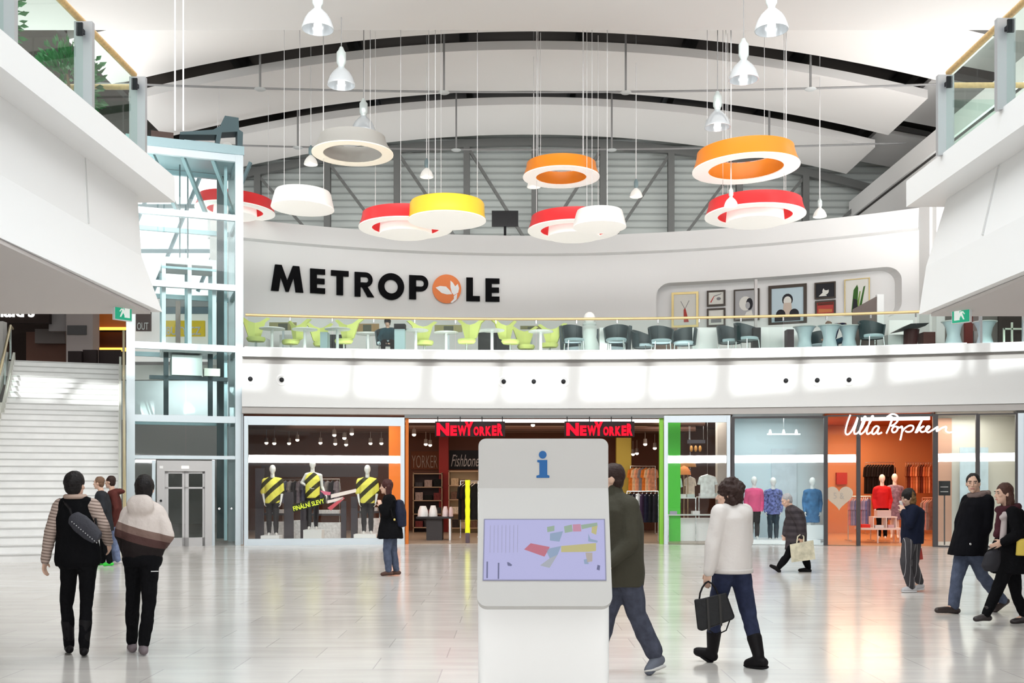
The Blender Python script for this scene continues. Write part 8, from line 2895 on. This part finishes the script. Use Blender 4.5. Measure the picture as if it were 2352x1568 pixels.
# ================================================================== MANNEQUINS
MANW = mat('mannequin_white', (.80, .78, .75), .4)
def mannequin(label, Y, J, base, face=180, size=1.0, group=None, plinth=None, legs=True, floor=0.1):
    root = thing('mannequin', label, 'mannequin', base, group)
    f = Fig(Y, J, face, None, size)
    f.body(root, MANW, True, .011, name='body')
    if plinth:
        u0, u1, v0 = plinth
        a, b = P(u0, 1250, Y), P(u1, v0, Y)
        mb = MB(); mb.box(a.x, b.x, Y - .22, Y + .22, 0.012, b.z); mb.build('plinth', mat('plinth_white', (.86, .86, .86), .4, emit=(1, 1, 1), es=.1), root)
    return root, f
DIAG = stripe_mat('hazard_stripe', (.88, .80, .12), (.045, .040, .015), (-2.5, 0, 2.7), .60, .7)
MG = 'striped-shirt mannequins in the window'
def man3(u, v, label, akimbo=False, foot=1226, plinth=None):
    """v = head centre row"""
    J = dict(hd=(u, v), nk=(u, v + 19), pv=(u, v + 72),
             hpL=(u + 8, v + 76), knL=(u + 8, v + 112, -.02), anL=(u + 8, foot - 6, 0), toL=(u + 9, foot, -.15), hpR=(u - 8, v + 76), knR=(u - 8, v + 112, -.02), anR=(u - 8, foot - 6, 0), toR=(u - 9, foot, -.15))
    J.update(shL=(u + 18, v + 26), elL=(u + 22, v + 52, .05), wrL=(u + 19, v + 74, -.05), haL=(u + 18, v + 82, -.08))
    if akimbo:
        J.update(shR=(u - 14, v + 24), elR=(u - 25, v + 42, .05), wrR=(u - 8, v + 53, -.1), haR=(u - 2, v + 56, -.12))
        J.update(wrL=(u + 29, v + 68, -.05), haL=(u + 33, v + 75, -.08))
    else:
        J.update(shR=(u - 18, v + 26), elR=(u - 22, v + 52, .05), wrR=(u - 19, v + 74, -.05), haR=(u - 18, v + 82, -.08))
    Y = 28.35
    root, f = mannequin(label, Y, J, base_of(Y, u, 0.012), group=MG, plinth=plinth, size=1.05)
    f.top(root, 'striped_shirt', DIAG, [(0, .08, .08), (.1, .165, .11), (.3, .20, .14), (.7, .185, .14), (1.0, .185, .14), (1.12, .185, .14)], arms='' if akimbo else 'LR', cuff=-0.55 if False else 0.0, sleeve=.018, voxel=.014)
    f.trousers(root, 'trousers', mat('mannequin_trousers', (.02, .017, .02), .7), .010, voxel=.014)
    return root
def fix_sleeve(f):
    pass
man3(626, 1078, 'left striped-shirt mannequin on a low white plinth', False, 1228, (603, 645, 1229))
man3(718, 1066, 'middle striped-shirt mannequin with one hand on the hip', True, 1214, (700, 742, 1216))
man3(844, 1078, 'right striped-shirt mannequin left of the person in the black coat', False, 1224, (815, 866, 1226))

def dressed(u, v, Y, foot, label, topm, botm, tl, group, base, skirt=False, plinth=None):
    k = 28.35 / Y
    J = dict(hd=(u, v), nk=(u, v + 17), pv=(u, v + 64), hpL=(u + 7, v + 68), knL=(u + 7, v + 100, -.02), anL=(u + 7, foot - 6, 0), toL=(u + 8, foot, -.15), hpR=(u - 7, v + 68), knR=(u - 7, v + 100, -.02), anR=(u - 7, foot - 6, 0), toR=(u - 8, foot, -.15),
             shL=(u + 15, v + 24), elL=(u + 19, v + 48, .05), wrL=(u + 17, v + 68, -.05), haL=(u + 17, v + 76, -.08), shR=(u - 15, v + 24), elR=(u - 19, v + 48, .05), wrR=(u - 17, v + 68, -.05), haR=(u - 17, v + 76, -.08))
    root, f = mannequin(label, Y, J, (base_of(Y, u)[0], Y, base), group=group, plinth=plinth, size=1.0)
    f.top(root, 'top', topm, [(0, .08, .08), (.1, .16, .11), (.3, .19, .14), (.7, .175, .135), (1.0, .185, .14), (tl, .20, .15)], sleeve=.016, voxel=.014)
    if botm:
        f.trousers(root, 'trousers', botm, .010, voxel=.014)
    return root
WG = 'mannequins of the second shop'
dressed(1732, 1104, 28.3, 1236, 'mannequin in a bright pink jacket and black trousers in the white window', mat('pink_jacket', (.78, .10, .24), .7), CBLACK, 1.15, WG, .1)
dressed(1776, 1106, 28.3, 1240, 'mannequin in a blue checked top and dark trousers in the white window', mat('blue_check', (.14, .16, .36), .8, noise_amt=.8, noise_scale=16), mat('slate_trousers', (.035, .05, .065), .8), 1.25, WG, .1)
dressed(1866, 1106, 28.45, 1238, 'mannequin in a blue dress at the right of the white window', mat('blue_dress', (.06, .17, .34), .8, noise_amt=.35, noise_scale=7), None, 1.7, WG, .1)
dressed(2026, 1099, 29.3, 1236, 'mannequin in a red blouse behind the white display table', mat('red_blouse', (.58, .02, .025), .7), CBLACK, 1.1, WG, .012)
dressed(2055, 1097, 29.8, 1234, 'mannequin in a mauve patterned dress behind the white display table', mat('mauve_dress', (.24, .19, .28), .8, noise_amt=.4, noise_scale=14), None, 1.8, WG, .012)

# ================================================================== LETTERS ON THE CURVED WALL
LB = mat('letter_black', (.004, .004, .005), .6, spec=.06)
LO = mat('emblem_orange', (.82, .19, .02), .45)
def wall_at(u, off=-.03):
    x, y = on(arc_w, u, off)
    e = 1e-3
    d = Vector((2 * e, arc_w(x + e) - arc_w(x - e), 0)).normalized()
    return Vector((x, y, 0)), d, Vector((d.y, -d.x, 0))
sign = thing('wall_sign', 'large black METROPOLE lettering with orange leaf emblem on the curved white wall', 'sign', Vector((wall_at(888)[0].x, wall_at(888)[0].y, 7.3)))
def circ(cx, cz, r, n=32):
    return [(cx + r * math.cos(2 * PI * i / n), cz + r * math.sin(2 * PI * i / n)) for i in range(n)]
def half(x0, x1, z0, z1, n=12):
    """D shape: flat left side at x0, round right side"""
    cz, r = (z0 + z1) / 2, (z1 - z0) / 2
    return [(x0, z0)] + [(x1 - r + r * math.cos(-PI / 2 + PI * i / n), cz + r * math.sin(-PI / 2 + PI * i / n)) for i in range(n + 1)] + [(x0, z1)]
T = .25
GL = {
    'M': [[(0, 0), (.14, 1), (.36, 1), (.55, .42), (.74, 1), (.96, 1), (1.10, 0), (.84, 0), (.77, .55), (.60, 0), (.50, 0), (.33, .55), (.26, 0)]],
    'E': [[(0, 0), (.58, 0), (.58, .22), (.26, .22), (.26, .39), (.56, .39), (.56, .61), (.26, .61), (.26, .78), (.58, .78), (.58, 1), (0, 1)]],
    'T': [[(.22, 0), (.48, 0), (.48, .78), (.70, .78), (.70, 1), (0, 1), (0, .78), (.22, .78)]],
    'L': [[(0, 0), (.54, 0), (.54, .22), (.26, .22), (.26, 1), (0, 1)]],
}
def glyph(ch, u0, u1, v0, v1):
    """v0 top, v1 bottom at the middle of the letter"""
    um = (u0 + u1) / 2
    c, d, n = wall_at(um)
    k = c.y / F
    W, H = (u1 - u0) * k / max(d.x, .5), (v1 - v0) * k
    z0 = CH + (VH - v1) * k
    o = Vector((c.x, c.y, z0)) - d * W / 2
    mb = MB()
    th = n * 0.07
    def pr(poly):
        mb.prism([(x * W, z * H) for x, z in poly], o, d, (0, 0, 1), th)
    if ch in GL:
        wx = max(x for x, _ in GL[ch][0])
        pr([(x / wx, z) for x, z in GL[ch][0]])
    else:
        def ringp(cx, cz, ro, ri, rx=1.0):
            N = 36
            vs, fs = [], []
            for i in range(N):
                a = 2 * PI * i / N
                for r, t in ((ro, 0), (ro, 1), (ri, 1), (ri, 0)):
                    vs.append(o + d * (cx + r * math.cos(a) * rx) * W + Vector((0, 0, (cz + r * math.sin(a)) * H)) + th * t)
            for i in range(N):
                a, b = i * 4, ((i + 1) % N) * 4
                for j in range(4):
                    fs.append((a + j, a + (j + 1) % 4, b + (j + 1) % 4, b + j))
            mb.add(vs, fs)
        def bowl(x0, x1, z0_, z1_, t):
            """open D ring joined to the stem"""
            N = 14
            vs, fs = [], []
            cz, ro = (z0_ + z1_) / 2, (z1_ - z0_) / 2
            outer, inner = [], []
            ex = x1 - x0
            for i in range(N + 1):
                a = -PI / 2 + PI * i / N
                outer.append((x0 + ex * .45 + ex * .55 * math.cos(a), cz + ro * math.sin(a)))
                inner.append((x0 + ex * .45 + (ex * .55 - t * .95) * math.cos(a), cz + (ro - t * .80) * math.sin(a)))
            outer = [(x0, z0_)] + outer + [(x0, z1_)]
            inner = [(x0, z0_ + t * .80)] + inner + [(x0, z1_ - t * .80)]
            for (p, q) in zip(outer, inner):
                for (x, z), tt in ((p, 0), (p, 1), (q, 1), (q, 0)):
                    vs.append(o + d * x * W + Vector((0, 0, z * H)) + th * tt)
            M = len(outer)
            for i in range(M - 1):
                a, b = i * 4, i * 4 + 4
                for j in range(4):
                    fs.append((a + j, a + (j + 1) % 4, b + (j + 1) % 4, b + j))
            mb.add(vs, fs)
        if ch == 'O':
            ringp(.5, .5, .5, .26)
        if ch == 'P':
            pr([(0, 0), (.36, 0), (.36, 1), (0, 1)])
            bowl(.30, 1.0, .34, 1.0, .24)
        if ch == 'R':
            pr([(0, 0), (.30, 0), (.30, 1), (0, 1)])
            bowl(.28, .92, .40, 1.0, .23)
            pr([(.66, 0), (1.0, 0), (.62, .46), (.34, .46)])
    mb.build('letter', LB, sign)
glyph('M', 625, 693, 610, 670)
glyph('E', 713, 745, 618, 674)
glyph('T', 761, 799, 622, 678)
glyph('R', 815, 858, 626, 682)
glyph('O', 869, 927, 628, 689)
glyph('P', 940, 983, 633, 688)
glyph('L', 1071, 1102, 638, 692)
glyph('E', 1115, 1147, 640, 693)
c, d, n = wall_at(1026)
k = c.y / F
cz = CH + (VH - 664) * k
R_ = 33.0 * k
mb = MB()
mb.prism(circ(0, 0, R_, 44), Vector((c.x, c.y, cz)), d, (0, 0, 1), n * .07)
em = mb.build('emblem', LO, sign, label='round orange emblem with two white leaves')
LW_ = mat('emblem_white', (.88, .88, .88), .5)
def ep(u, v):
    return ((u - 1026) * k, (664 - v) * k)
o_ = Vector((c.x, c.y, cz)) + n * .072
leafA = [(1000, 662), (1010, 658), (1024, 659), (1033, 668), (1038, 676), (1026, 677), (1014, 674)]
leafB = [(1034, 645), (1040, 650), (1045, 658), (1051, 652), (1054, 662), (1052, 672), (1042, 678), (1037, 672), (1034, 660)]
stem_ = [(1042, 680), (1050, 674), (1048, 688), (1038, 696), (1034, 695), (1042, 687)]
for poly in (leafA, leafB, stem_):
    mb = MB()
    mb.prism([ep(u, v) for u, v in poly], o_, d, (0, 0, 1), n * .012)
    mb.build('leaf_mark', LW_, em)

bpy.data.batch_remove(CLAY + SCRAP)
bpy.data.scenes.remove(TMP)
